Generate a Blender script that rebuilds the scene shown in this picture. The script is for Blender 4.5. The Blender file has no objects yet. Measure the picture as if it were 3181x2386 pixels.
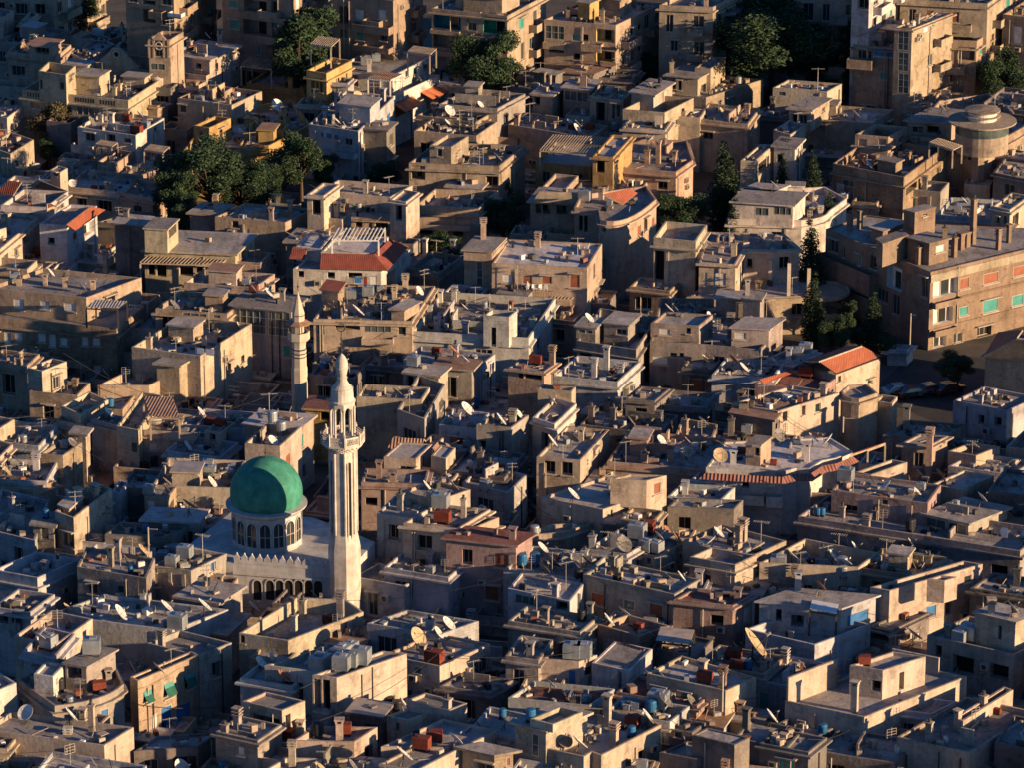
G0 = 2.0
import bpy, math, random
from math import sin, cos, tan, pi, radians as rad, atan2, sqrt, floor
from mathutils import Vector as V, Matrix
RN = random.Random(7)
SC = bpy.context.scene
COL = SC.collection
# ---------------------------------------------------------------- camera model (photo measured in its own pixels)
CH, FPX, PITCH = 145.0, 13400.0, rad(20)
FW = V((0, cos(PITCH), -sin(PITCH))); UP = V((0, sin(PITCH), cos(PITCH)))
EYE = V((0, 0, CH))
OX = [0, 800, 1600, 2381]; OY = [0, 600, 1200, 1786]
def nat(t, x, y): return OX[int(t[1])] + x / 2.765, OY[int(t[0])] + y / 2.765
def ray(t, x, y):
    u, v = nat(t, x, y)
    return (FW + V((1, 0, 0)) * ((u - 1590.5) / FPX) + UP * ((1193 - v) / FPX))
def P(t, x, y, z):
    d = ray(t, x, y); k = (z - CH) / d.z
    return EYE + d * k
cam = bpy.data.cameras.new('camera'); co = bpy.data.objects.new('camera', cam); COL.objects.link(co)
co.location = EYE; co.rotation_euler = (rad(90) - PITCH, 0, 0)
cam.sensor_width = 36; cam.lens = 36 * FPX / 3181; cam.clip_start = 1; cam.clip_end = 9000
SC.camera = co
# ---------------------------------------------------------------- light
SUN_A, SUN_E = rad(65), rad(11.5)
SD = V((sin(SUN_A) * cos(SUN_E), -cos(SUN_A) * cos(SUN_E), sin(SUN_E)))
w = bpy.data.worlds.new('World'); SC.world = w; w.use_nodes = True
nt = w.node_tree; sk = nt.nodes.new('ShaderNodeTexSky'); sk.sky_type = 'NISHITA'; sk.sun_disc = False
sk.sun_elevation = SUN_E; sk.sun_rotation = atan2(SD.x, SD.y); sk.dust_density = .6; sk.ozone_density = 3
tintn = nt.nodes.new('ShaderNodeMix'); tintn.data_type = 'RGBA'; tintn.blend_type = 'MULTIPLY'; tintn.inputs[0].default_value = 1; tintn.inputs[7].default_value = (.50, .85, 1.32, 1)
nt.links.new(sk.outputs[0], tintn.inputs[6]); nt.links.new(tintn.outputs[2], nt.nodes['Background'].inputs[0]); nt.nodes['Background'].inputs[1].default_value = .052
sl = bpy.data.lights.new('sun', 'SUN'); sl.energy = 5.0; sl.angle = rad(.5); sl.color = (1, .69, .40)
so = bpy.data.objects.new('sun', sl); COL.objects.link(so); so.rotation_euler = SD.to_track_quat('Z', 'Y').to_euler(); so.location = SD * 500
SC.view_settings.view_transform = 'Standard'; SC.view_settings.look = 'None'; SC.view_settings.exposure = 0.96
# ---------------------------------------------------------------- materials
def nmat(name):
    m = bpy.data.materials.new(name); m.use_nodes = True
    t = m.node_tree; return m, t, t.nodes['Principled BSDF']
def N(t, k, **kw):
    n = t.nodes.new('ShaderNode' + k)
    for a, b in kw.items(): setattr(n, a, b)
    return n
def noise(t, vec, scale, det=4, rough=.6):
    n = N(t, 'TexNoise'); n.inputs['Scale'].default_value = scale; n.inputs['Detail'].default_value = det; n.inputs['Roughness'].default_value = rough
    t.links.new(vec, n.inputs['Vector']); return n.outputs['Fac']
def ramp(t, fac, stops):
    r = N(t, 'ValToRGB'); e = r.color_ramp.elements
    while len(e) < len(stops): e.new(.5)
    for q, (p, c) in zip(e, stops): q.position = p; q.color = (c[0], c[1], c[2], 1) if hasattr(c, '__len__') else (c, c, c, 1)
    t.links.new(fac, r.inputs[0]); return r.outputs[0]
def mix(t, a, b, fac, mode='MIX'):
    m = N(t, 'Mix', data_type='RGBA', blend_type=mode)
    for s, i in ((fac, 0), (a, 6), (b, 7)):
        if hasattr(s, 'links'): t.links.new(s, m.inputs[i])
        else: m.inputs[i].default_value = s if i == 0 else (s[0], s[1], s[2], 1)
    return m.outputs[2]
def scalevec(t, vec, s):
    m = N(t, 'Mapping'); m.inputs['Scale'].default_value = s; t.links.new(vec, m.inputs['Vector']); return m.outputs[0]
def bump(t, b, h, st, dist=.05):
    n = N(t, 'Bump'); n.inputs['Strength'].default_value = st; n.inputs['Distance'].default_value = dist
    t.links.new(h, n.inputs['Height']); t.links.new(n.outputs[0], b.inputs['Normal'])
def plaster(name, courses=False):
    m, t, b = nmat(name); oi = N(t, 'ObjectInfo'); g = N(t, 'NewGeometry'); p = g.outputs['Position']
    c = oi.outputs['Color']
    big = ramp(t, noise(t, p, .35, 5), [(.3, .8), (.7, 1.15)])
    c = mix(t, c, big, 1.0, 'MULTIPLY')
    streak = ramp(t, noise(t, scalevec(t, p, (1.6, 1.6, .16)), 1.0, 5, .7), [(.35, .7), (.56, 1.0)])
    c = mix(t, c, streak, .75, 'MULTIPLY')
    fine = ramp(t, noise(t, p, 5, 3), [(.3, .86), (.7, 1.08)])
    c = mix(t, c, fine, 1.0, 'MULTIPLY')
    patch = ramp(t, noise(t, p, .8, 2), [(.60, 0.0), (.63, 1.0)])
    c = mix(t, c, mix(t, c, (.62, .60, .60), 1.0, 'MULTIPLY'), mix(t, (0, 0, 0), patch, .55))
    xy = N(t, 'SeparateXYZ'); t.links.new(p, xy.inputs[0]); sm = N(t, 'Math', operation='ADD'); t.links.new(xy.outputs[0], sm.inputs[0]); t.links.new(xy.outputs[1], sm.inputs[1])
    cv = N(t, 'CombineXYZ'); t.links.new(sm.outputs[0], cv.inputs[0]); t.links.new(xy.outputs[2], cv.inputs[1])
    br = N(t, 'TexBrick'); t.links.new(cv.outputs[0], br.inputs['Vector']); br.inputs['Scale'].default_value = 1.0; br.inputs['Brick Width'].default_value = .5; br.inputs['Row Height'].default_value = .26; br.inputs['Mortar Size'].default_value = .02
    br.inputs['Color1'].default_value = (.80, .78, .76, 1); br.inputs['Color2'].default_value = (.95, .93, .90, 1); br.inputs['Mortar'].default_value = (.66, .64, .62, 1)
    rr_ = N(t, 'Math', operation='MULTIPLY_ADD'); t.links.new(oi.outputs['Random'], rr_.inputs[0]); rr_.inputs[1].default_value = .34; rr_.inputs[2].default_value = -.26
    na = N(t, 'Math', operation='ADD'); t.links.new(noise(t, p, .22, 3), na.inputs[0]); t.links.new(rr_.outputs[0], na.inputs[1])
    c = mix(t, c, mix(t, c, br.outputs['Color'], 1.0, 'MULTIPLY'), ramp(t, na.outputs[0], [(.52, 0.0), (.54, 1.0)]))
    damp = ramp(t, noise(t, scalevec(t, p, (.5, .5, .9)), .6, 6, .75), [(.5, 1.0), (.72, .5)])
    c = mix(t, c, damp, .8, 'MULTIPLY')
    if courses:
        s = N(t, 'SeparateXYZ'); t.links.new(p, s.inputs[0])
        mm = N(t, 'Math', operation='MULTIPLY'); t.links.new(s.outputs[2], mm.inputs[0]); mm.inputs[1].default_value = 2.6
        fr = N(t, 'Math', operation='FRACT'); t.links.new(mm.outputs[0], fr.inputs[0])
        c = mix(t, c, ramp(t, fr.outputs[0], [(0, .62), (.12, 1.0)]), .8, 'MULTIPLY')
    t.links.new(c, b.inputs['Base Color']); b.inputs['Roughness'].default_value = .92; b.inputs['Specular IOR Level'].default_value = .15
    bump(t, b, noise(t, p, 3, 5), .5, .06)
    return m
def simple(name, col, rough=.7, metal=0, var=.25, sc=1.2, spec=.3):
    m, t, b = nmat(name); g = N(t, 'NewGeometry'); p = g.outputs['Position']
    c = mix(t, col, ramp(t, noise(t, p, sc, 5), [(.3, 1 - var), (.7, 1 + var * .5)]), 1.0, 'MULTIPLY')
    c = mix(t, c, ramp(t, noise(t, scalevec(t, p, (2.2, 2.2, .22)), 1.0, 5, .7), [(.4, .72), (.58, 1.0)]), .55, 'MULTIPLY')
    t.links.new(c, b.inputs['Base Color']); b.inputs['Roughness'].default_value = rough; b.inputs['Metallic'].default_value = metal
    b.inputs['Specular IOR Level'].default_value = spec
    return m
def roofmat(name, c0, c1, c2):
    m, t, b = nmat(name); g = N(t, 'NewGeometry'); p = g.outputs['Position']
    oi = N(t, 'ObjectInfo')
    c = ramp(t, noise(t, p, .3, 6, .65), [(.3, c0), (.5, c1), (.72, c2)])
    c = mix(t, c, ramp(t, noise(t, p, 2.4, 5, .7), [(.3, .7), (.65, 1.1)]), .8, 'MULTIPLY')
    c = mix(t, c, ramp(t, noise(t, scalevec(t, p, (.9, .25, 1)), 1.1, 3), [(.55, 1.0), (.62, .68)]), .7, 'MULTIPLY')
    c = mix(t, c, ramp(t, oi.outputs['Random'], [(0, .72), (1, 1.22)]), 1.0, 'MULTIPLY')
    t.links.new(c, b.inputs['Base Color']); b.inputs['Roughness'].default_value = .95; b.inputs['Specular IOR Level'].default_value = .1
    bump(t, b, noise(t, p, 2.5, 6), .5, .06); return m
def striped(name, c0, c1, n, rough=.8, bumpst=.6):
    # bands run along V of the UV map: n bands per metre of U
    m, t, b = nmat(name); uv = N(t, 'UVMap'); uv.uv_map = 'UVMap'; g = N(t, 'NewGeometry')
    s = N(t, 'SeparateXYZ'); t.links.new(uv.outputs[0], s.inputs[0])
    mm = N(t, 'Math', operation='MULTIPLY'); t.links.new(s.outputs[0], mm.inputs[0]); mm.inputs[1].default_value = n * 2 * pi
    sn = N(t, 'Math', operation='SINE'); t.links.new(mm.outputs[0], sn.inputs[0])
    ma = N(t, 'Math', operation='MULTIPLY_ADD'); t.links.new(sn.outputs[0], ma.inputs[0]); ma.inputs[1].default_value = .5; ma.inputs[2].default_value = .5
    c = mix(t, c0, c1, ma.outputs[0])
    c = mix(t, c, ramp(t, noise(t, g.outputs['Position'], 1.3, 5), [(.3, .65), (.7, 1.15)]), 1.0, 'MULTIPLY')
    t.links.new(c, b.inputs['Base Color']); b.inputs['Roughness'].default_value = rough
    bump(t, b, ma.outputs[0], bumpst, .12); return m
M = dict(
    wall=plaster('plaster'), stone=plaster('coursed_stone', True),
    roof=roofmat('dusty_roof', (.22, .197, .18), (.32, .288, .262), (.44, .398, .365)),
    roofw=roofmat('whitewashed_roof', (.38, .34, .32), (.50, .455, .43), (.56, .51, .48)),
    roofr=roofmat('red_painted_roof', (.17, .075, .06), (.22, .10, .08), (.27, .14, .12)),
    glass=simple('window_glass', (.03, .04, .045), .15, 0, .3, 1, .6), dark=simple('dark_room', (.018, .016, .015), .9),
    gglass=simple('greenish_glazing', (.09, .115, .11), .25, 0, .5, .9, .5),
    frame=simple('window_frame_paint', (.42, .36, .29), .7), white=simple('white_paint', (.70, .66, .60), .75, 0, .2),
    turq=striped('turquoise_shutter', (.028, .21, .185), (.036, .28, .24), 6, .6, .1), rust=striped('rust_brown_shutter', (.24, .072, .035), (.30, .095, .045), 6, .7, .1),
    wsh=striped('white_shutter', (.58, .54, .48), (.70, .66, .60), 5, .6, .1), blue=simple('blue_paint', (.035, .15, .36), .6),
    teal=simple('teal_paint', (.02, .15, .17), .8), green=simple('green_paint', (.03, .28, .14), .8), shade=simple('shade_cloth', (.02, .11, .075), .85), yel=simple('yellow_paint', (.62, .45, .17), .85),
    tile=striped('red_roof_tiles', (.20, .052, .028), (.35, .095, .042), 4.2, .8, .35), tilev=striped('plain_red_tiles', (.20, .046, .03), (.25, .062, .038), 5.0, .85, .15), tiled=striped('faded_roof_tiles', (.17, .07, .05), (.33, .14, .10), 3.0),
    tin=striped('corrugated_tin', (.26, .23, .21), (.42, .37, .33), 3.5, .55), rtin=striped('rusty_tin', (.24, .13, .08), (.36, .22, .14), 3.5, .75),
    steel=simple('galvanised_steel', (.38, .41, .42), .45, .45, .35, .8), rtank=simple('red_oxide_paint', (.20, .042, .022), .7, 0, .35, 2),
    dish=simple('dish_paint', (.68, .64, .58), .45, 0, .15), dishb=simple('beige_dish_paint', (.52, .38, .22), .6, 0, .4), dishg=simple('grey_mesh_dish', (.20, .18, .16), .6, 0, .4, 3),
    dishr=simple('rusty_dish', (.38, .17, .08), .75, 0, .4, 3), metal=simple('dark_metal', (.09, .085, .08), .5, .5), pale=simple('pale_metal', (.55, .50, .42), .5, .4),
    bluep=simple('blue_plastic', (.025, .13, .27), .45, 0, .15), blackp=simple('black_plastic', (.025, .025, .028), .5), wood=simple('sun_bleached_wood', (.42, .33, .24), .85, 0, .4),
    awn=striped('orange_awning', (.50, .13, .05), (.60, .20, .08), .8, .8, .05), cloth=simple('canvas_cloth', (.46, .38, .32), .9), wcloth=simple('white_sheet', (.72, .70, .68), .9, 0, .08),
    mosq=simple('mosque_limewash', (.50, .48, .46), .85, 0, .35, .7), dome=simple('green_dome_paint', (.055, .245, .175), .75, 0, .35, 1.1, .2),
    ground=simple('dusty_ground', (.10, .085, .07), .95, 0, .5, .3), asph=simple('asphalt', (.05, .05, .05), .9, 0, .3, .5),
    trunk=simple('bark', (.10, .07, .05), .9), cream=simple('cream_minaret_stone', (.56, .47, .36), .9, 0, .2, 1.5), band=simple('black_stone_band', (.06, .055, .05), .9),
    mina=simple('white_minaret_stone', (.56, .50, .425), .85, 0, .34, 1.1), brick=simple('terracotta', (.27, .11, .065), .85, 0, .35, 1.5), paint=simple('car_paint', (.30, .42, .50), .25, .2), rubber=simple('tyre_rubber', (.02, .02, .02), .9))
def leafmat(name, c0, c1):
    m, t, b = nmat(name); g = N(t, 'NewGeometry')
    c = ramp(t, g.outputs['Random Per Island'], [(0, c0), (1, c1)])
    c = mix(t, c, ramp(t, noise(t, g.outputs['Position'], .6, 3), [(.3, .6), (.7, 1.3)]), 1.0, 'MULTIPLY')
    t.links.new(c, b.inputs['Base Color']); b.inputs['Roughness'].default_value = .8; b.inputs['Specular IOR Level'].default_value = .15; return m
M['leaf'] = leafmat('pine_needles', (.016, .036, .02), (.062, .098, .045)); M['leaf2'] = leafmat('cypress_leaves', (.018, .036, .02), (.04, .062, .03))
M['leaf3'] = leafmat('dry_leaves', (.07, .06, .035), (.13, .11, .06))
# ---------------------------------------------------------------- mesh builder
class MB:
    def __init__(s): s.v = []; s.f = []; s.m = []; s.uv = []; s.ml = []
    def mi(s, m):
        m = M[m] if isinstance(m, str) else m
        if m not in s.ml: s.ml.append(m)
        return s.ml.index(m)
    def face(s, pts, m, uv=None):
        n = len(s.v); s.v += [tuple(p) for p in pts]; s.f.append(tuple(range(n, n + len(pts)))); s.m.append(s.mi(m)); s.uv.append(uv)
    def box(s, o, ex, ey, ez, m, top=None):
        # o corner; three edge vectors (right handed)
        o = V(o); ex = V(ex); ey = V(ey); ez = V(ez)
        if ex.cross(ey).dot(ez) < 0: o = o + ex; ex = -ex
        a, b, c, d = o, o + ex, o + ex + ey, o + ey
        e, f, g, h = a + ez, b + ez, c + ez, d + ez
        for q in ((a, d, c, b), (a, b, f, e), (b, c, g, f), (c, d, h, g), (d, a, e, h)): s.face(q, m)
        s.face((e, f, g, h), top or m)
    def cbox(s, c, sx, sy, sz, m, rz=0):
        ex = V((cos(rz), sin(rz), 0)); ey = V((-sin(rz), cos(rz), 0)); c = V(c)
        s.box(c - ex * sx / 2 - ey * sy / 2, ex * sx, ey * sy, V((0, 0, sz)), m)
    def bar(s, a, b, r, m, n=5):
        a = V(a); b = V(b); d = (b - a).normalized(); x = d.orthogonal().normalized(); y = d.cross(x)
        ra = [a + (x * cos(2 * pi * i / n) + y * sin(2 * pi * i / n)) * r for i in range(n)]; rb = [p + (b - a) for p in ra]
        for i in range(n): s.face((ra[i], ra[(i + 1) % n], rb[(i + 1) % n], rb[i]), m)
        s.face(rb, m); s.face(ra[::-1], m)
    def lathe(s, prof, m, c=(0, 0, 0), n=24, a0=0, cap=True):
        c = V(c); R = []
        for r, z in prof: R.append([c + V((r * cos(a0 + 2 * pi * i / n), r * sin(a0 + 2 * pi * i / n), z)) for i in range(n)])
        for k in range(len(R) - 1):
            for i in range(n):
                j = (i + 1) % n
                if prof[k][0] < 1e-4: s.face((R[k][i], R[k + 1][j], R[k + 1][i]), m)
                elif prof[k + 1][0] < 1e-4: s.face((R[k][i], R[k][j], R[k + 1][i]), m)
                else: s.face((R[k][i], R[k][j], R[k + 1][j], R[k + 1][i]), m)
        if cap:
            if prof[-1][0] > 1e-4: s.face(R[-1], m)
            if prof[0][0] > 1e-4: s.face(R[0][::-1], m)
    def prism(s, pts, h, m, top=None):
        # pts: ccw loop (seen from above) of Vectors; extruded down by h
        lo = [p - V((0, 0, h)) for p in pts]; n = len(pts)
        s.face(pts, top or m); s.face(lo[::-1], m)
        for i in range(n): s.face((lo[i], lo[(i + 1) % n], pts[(i + 1) % n], pts[i]), m)
    def mesh(s, name, org=(0, 0, 0), smooth=False, merge=False):
        me = bpy.data.meshes.new(name); o = V(org)
        me.from_pydata([tuple(V(p) - o) for p in s.v], [], s.f)
        for m in s.ml: me.materials.append(m)
        me.polygons.foreach_set('material_index', s.m)
        if any(s.uv):
            ul = me.uv_layers.new(name='UVMap'); k = 0
            for f, u in zip(s.f, s.uv):
                for i in range(len(f)):
                    ul.data[k].uv = u[i] if u else (0, 0); k += 1
        if merge:
            import bmesh
            bm = bmesh.new(); bm.from_mesh(me); bmesh.ops.remove_doubles(bm, verts=bm.verts, dist=1e-4); bm.to_mesh(me); bm.free()
        if smooth: me.polygons.foreach_set('use_smooth', [True] * len(me.polygons))
        me.update(); return me
    def build(s, name, parent=None, color=None, org=None, **kw):
        if not s.f: return None
        if org is None: org = WORLD.get(parent.name, V()) if parent else V()
        ob = bpy.data.objects.new(name, s.mesh(name, org, **kw)); COL.objects.link(ob)
        if parent: ob.parent = parent; WORLD[ob.name] = V(org)
        else: ob.location = org; WORLD[ob.name] = V(org)
        if color: ob.color = (color[0], color[1], color[2], 1)
        return ob
WORLD = {}
def thing(name, loc, label, cat, group=None):
    o = bpy.data.objects.new(name, None); COL.objects.link(o); o.location = loc; o.empty_display_size = .5
    o['label'] = label; o['category'] = cat; WORLD[o.name] = V(loc)
    if group: o['group'] = group
    return o
def dup(src, loc, rz=0, sc=1.0):
    r = src.copy(); COL.objects.link(r); r.location = loc; r.rotation_euler = (0, 0, rz); r.scale = (sc, sc, sc); WORLD[r.name] = V(loc)
    for ch in src.children:
        c = ch.copy(); COL.objects.link(c); c.parent = r
        for g in ch.children:
            d = g.copy(); COL.objects.link(d); d.parent = c
    return r
def slab(mb, pts, th, m, under=None):
    # sloping slab; pts = eave-left, eave-right, top-right, top-left ; U runs along the eave
    pts = [V(p) for p in pts]; n = (pts[1] - pts[0]).cross(pts[-1] - pts[0]).normalized()
    if n.z < 0: n = -n
    lo = [p - n * th for p in pts]; e = (pts[1] - pts[0]).normalized()
    uv = [((p - pts[0]).dot(e), (p - pts[0]).length) for p in pts]
    mb.face(pts, m, uv); mb.face(lo[::-1], under or m, uv[::-1])
    k = len(pts)
    for i in range(k):
        j = (i + 1) % k; mb.face((lo[i], lo[j], pts[j], pts[i]), under or m, [(0, 0)] * 4)
# ---------------------------------------------------------------- buildings
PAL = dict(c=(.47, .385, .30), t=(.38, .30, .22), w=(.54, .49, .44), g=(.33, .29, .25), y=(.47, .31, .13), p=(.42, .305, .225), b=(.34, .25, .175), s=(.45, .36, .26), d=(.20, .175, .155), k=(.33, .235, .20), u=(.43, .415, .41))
BL = []          # every building and roof room that can carry clutter
def inside(pts, q):
    c = False; n = len(pts); j = n - 1
    for i in range(n):
        a, b = pts[i], pts[j]
        if (a.y > q.y) != (b.y > q.y) and q.x < (b.x - a.x) * (q.y - a.y) / (b.y - a.y) + a.x: c = not c
        j = i
    return c
def inset(pts, d):
    n = len(pts); out = []
    for i in range(n):
        a, b, c = pts[i - 1], pts[i], pts[(i + 1) % n]
        e1 = (b - a).normalized(); e2 = (c - b).normalized()
        n1 = V((-e1.y, e1.x, 0)); n2 = V((-e2.y, e2.x, 0)); m = (n1 + n2)
        k = 1 + n1.dot(n2)
        out.append(b + m * (d / max(k, .35)))
    return out
def quad(t, pts, z):
    if len(pts) == 1: return pts[0]
    if len(pts) == 3:
        a, b = P(t, *pts[0], z), P(t, *pts[1], z)
        if hasattr(pts[2], '__len__'): c = P(t, *pts[2], z)
        else:
            e = (b - a).normalized(); c = b + V((-e.y, e.x, 0)) * pts[2]
        return [a, b, c, a + c - b]
    q = [P(t, *p, z) for p in pts]
    ar = sum(q[i - 1].x * q[i].y - q[i].x * q[i - 1].y for i in range(len(q)))
    return q if ar > 0 else q[::-1]
KIND = dict(g=('glass', .14, 'frame'), G=('gglass', .05, 'pale'), o=('dark', .45, 'frame'), t=('turq', .07, 'frame'), r=('rust', .07, 'frame'), w=('wsh', .07, 'frame'), b=('blue', .06, 'frame'), T=('glass', .2, 'frame'), D=('dark', .7, None))
LOGG = dict(L=None, LT='teal', LG='green', LW='white', LY='yel')
class Face:
    def __init__(s, a, b, z0, z1):
        s.a = V((a.x, a.y, 0)); b = V((b.x, b.y, 0)); s.L = (b - s.a).length; s.e = (b - s.a) / s.L; s.n = V((s.e.y, -s.e.x, 0)); s.z0 = z0; s.z1 = z1; s.rec = []
    def pt(s, u, z, d=0): return s.a + s.e * u + s.n * d + V((0, 0, z))
    def hit(s, t, x, y):
        d = ray(t, x, y); k = (s.a - EYE).dot(s.n) / d.dot(s.n); q = EYE + d * k
        return (q - s.a).dot(s.e), q.z
    def add(s, u0, u1, z0, z1, kind):
        u0 = max(u0, .12); u1 = min(u1, s.L - .12); z1 = min(z1, s.z1 - .12); z0 = max(z0, s.z0 + .02)
        if u1 - u0 < .25 or z1 - z0 < .25: return False
        for r in s.rec:
            if u0 < r[1] + .1 and u1 > r[0] - .1 and z0 < r[3] + .1 and z1 > r[2] - .1: return False
        s.rec.append((u0, u1, z0, z1, kind)); return True
    def addpx(s, t, x0, y0, x1, y1, kind):
        xm = (x0 + x1) / 2; ym = (y0 + y1) / 2
        ua = s.hit(t, x0, ym)[0]; ub = s.hit(t, x1, ym)[0]; za = s.hit(t, xm, y1)[1]; zb = s.hit(t, xm, y0)[1]
        return s.add(min(ua, ub), max(ua, ub), za, zb, kind)
    def rdepth(s, k): return ((.6 if k == 'LW' else 1.25) if kind_l(k) else KIND[k][1])
    def walls(s, mb, m):
        us = sorted({0, s.L} | {r[0] for r in s.rec} | {r[1] for r in s.rec}); zs = sorted({s.z0, s.z1} | {r[2] for r in s.rec} | {r[3] for r in s.rec})
        for i in range(len(us) - 1):
            for j in range(len(zs) - 1):
                um, zm = (us[i] + us[i + 1]) / 2, (zs[j] + zs[j + 1]) / 2
                if any(r[0] < um < r[1] and r[2] < zm < r[3] for r in s.rec): continue
                mb.face([s.pt(us[i], zs[j]), s.pt(us[i + 1], zs[j]), s.pt(us[i + 1], zs[j + 1]), s.pt(us[i], zs[j + 1])], m)
        for u0, u1, z0, z1, k in s.rec:
            d = -s.rdepth(k); m2 = LOGG.get(k) or m
            A, B, C, D = s.pt(u0, z0), s.pt(u1, z0), s.pt(u1, z1), s.pt(u0, z1); a, b, c, e = (s.pt(u0, z0, d), s.pt(u1, z0, d), s.pt(u1, z1, d), s.pt(u0, z1, d))
            for q in ((A, B, b, a), (B, C, c, b), (C, D, e, c), (D, A, a, e)): mb.face(q, m2)
            if kind_l(k): mb.face((a, b, c, e), m2)
    def windows(s, parent, flat=False):
        for u0, u1, z0, z1, k in s.rec:
            mb = MB(); E = s.e; NN = s.n; w = u1 - u0; h = z1 - z0
            if kind_l(k):
                # door at the back and a parapet in front
                dw = min(1.0, w * .35); du = u0 + w * (.5 if w < 2.5 else .62)
                mb.box(s.pt(du - dw / 2, z0 + .02, .01 - s.rdepth(k)), E * dw, -NN * -.05, V((0, 0, h * .72)), RN.choice(['dark', 'glass', 'dark']))
                mb.box(s.pt(du - dw / 2 - .08, z0 + .02, .005 - s.rdepth(k)), E * .08, NN * .07, V((0, 0, h * .74)), 'frame'); mb.box(s.pt(du + dw / 2, z0 + .02, .005 - s.rdepth(k)), E * .08, NN * .07, V((0, 0, h * .74)), 'frame')
                mb.build('balcony_door', parent); continue
            pm, d, fm = KIND[k]; d = -d
            pane = MB(); uvq = [(z0, u0), (z0, u1), (z1, u1), (z1, u0)]
            pane.face([s.pt(u0, z0, d), s.pt(u1, z0, d), s.pt(u1, z1, d), s.pt(u0, z1, d)], pm, uvq)
            fw = .07
            if fm:
                dd = d + .003
                mb.box(s.pt(u0, z0, dd), E * w, NN * -.05 * -1, V((0, 0, fw)), fm)
                mb.box(s.pt(u0, z1 - fw, dd), E * w, NN * .05, V((0, 0, fw)), fm)
                mb.box(s.pt(u0, z0 + fw, dd), E * fw, NN * .05, V((0, 0, h - 2 * fw)), fm); mb.box(s.pt(u1 - fw, z0 + fw, dd), E * fw, NN * .05, V((0, 0, h - 2 * fw)), fm)
                if k in 'gGo' or k == 'T':
                    nb = max(1, round(w / (.75 if k == 'G' else .6))); nr = max(1, round(h / .85)) if k == 'G' else 1
                    for i in range(1, nb): mb.box(s.pt(u0 + w * i / nb - .025, z0 + fw, dd), E * .05, NN * .045, V((0, 0, h - 2 * fw)), fm)
                    for i in range(1, nr): mb.box(s.pt(u0 + fw, z0 + h * i / nr - .02, dd), E * (w - 2 * fw), NN * .04, V((0, 0, .045)), fm)
                if k not in 'GD': mb.box(s.pt(u0 - .1, z0 - .1, .002), E * (w + .2), NN * .12, V((0, 0, .1)), 'frame')
                if k in 'gotr' and RN.random() < .35: mb.box(s.pt(u0 - .2, z1 + .12, .002), E * (w + .4), NN * .4, V((0, 0, .09)), 'frame')
            if k == 'T':
                a = s.pt(u0, z1, .02); mb.face([a, s.pt(u1, z1, .02), s.pt(u1, z1 - .35, .12), s.pt(u0, z1 - .35, .12)], 'turq', [(0, 0), (0, 1), (1, 1), (1, 0)])
                mb.face([s.pt(u0, z1 - .35, .12), s.pt(u1, z1 - .35, .12), s.pt(u1, z0 + h * .25, .5), s.pt(u0, z0 + h * .25, .5)], 'shade', [(0, 0)] * 4)
            if flat:
                for f, uv in zip(pane.f, pane.uv): mb.face([pane.v[i] for i in f], pm, uv)
                mb.build('window', parent)
            else:
                o = mb.build('window', parent) if mb.f else None
                pane.build('pane', o or parent)
def kind_l(k): return k[0] == 'L'
def autowin(F, prob, top, floors=9, lo=1.0):
    z = top - 2.75; kinds = RN.choice(['gggo', 'goot', 'grog', 'gwog', 'goog'])
    while z > F.z0 + .2 and floors:
        u = RN.uniform(.6, 1.6)
        while u < F.L - 1.2:
            if RN.random() < prob:
                w = RN.choice([.9, 1.1, 1.3, 1.7]); k = RN.choice(kinds); tall = RN.random() < .25
                if RN.random() < .08 and w > 1: F.add(u, u + 2.4, z, z + 2.2, 'L')
                else: F.add(u, u + w, z + (.05 if tall else .8), z + 2.15, k)
            u += RN.uniform(2.0, 3.2)
        z -= 3.05; floors -= 1
class B_: pass
def jit(c, a=.07):
    k = 1 + RN.uniform(-a, a); return tuple(max(0, x * k * (1 + RN.uniform(-.03, .03))) for x in c)
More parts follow.
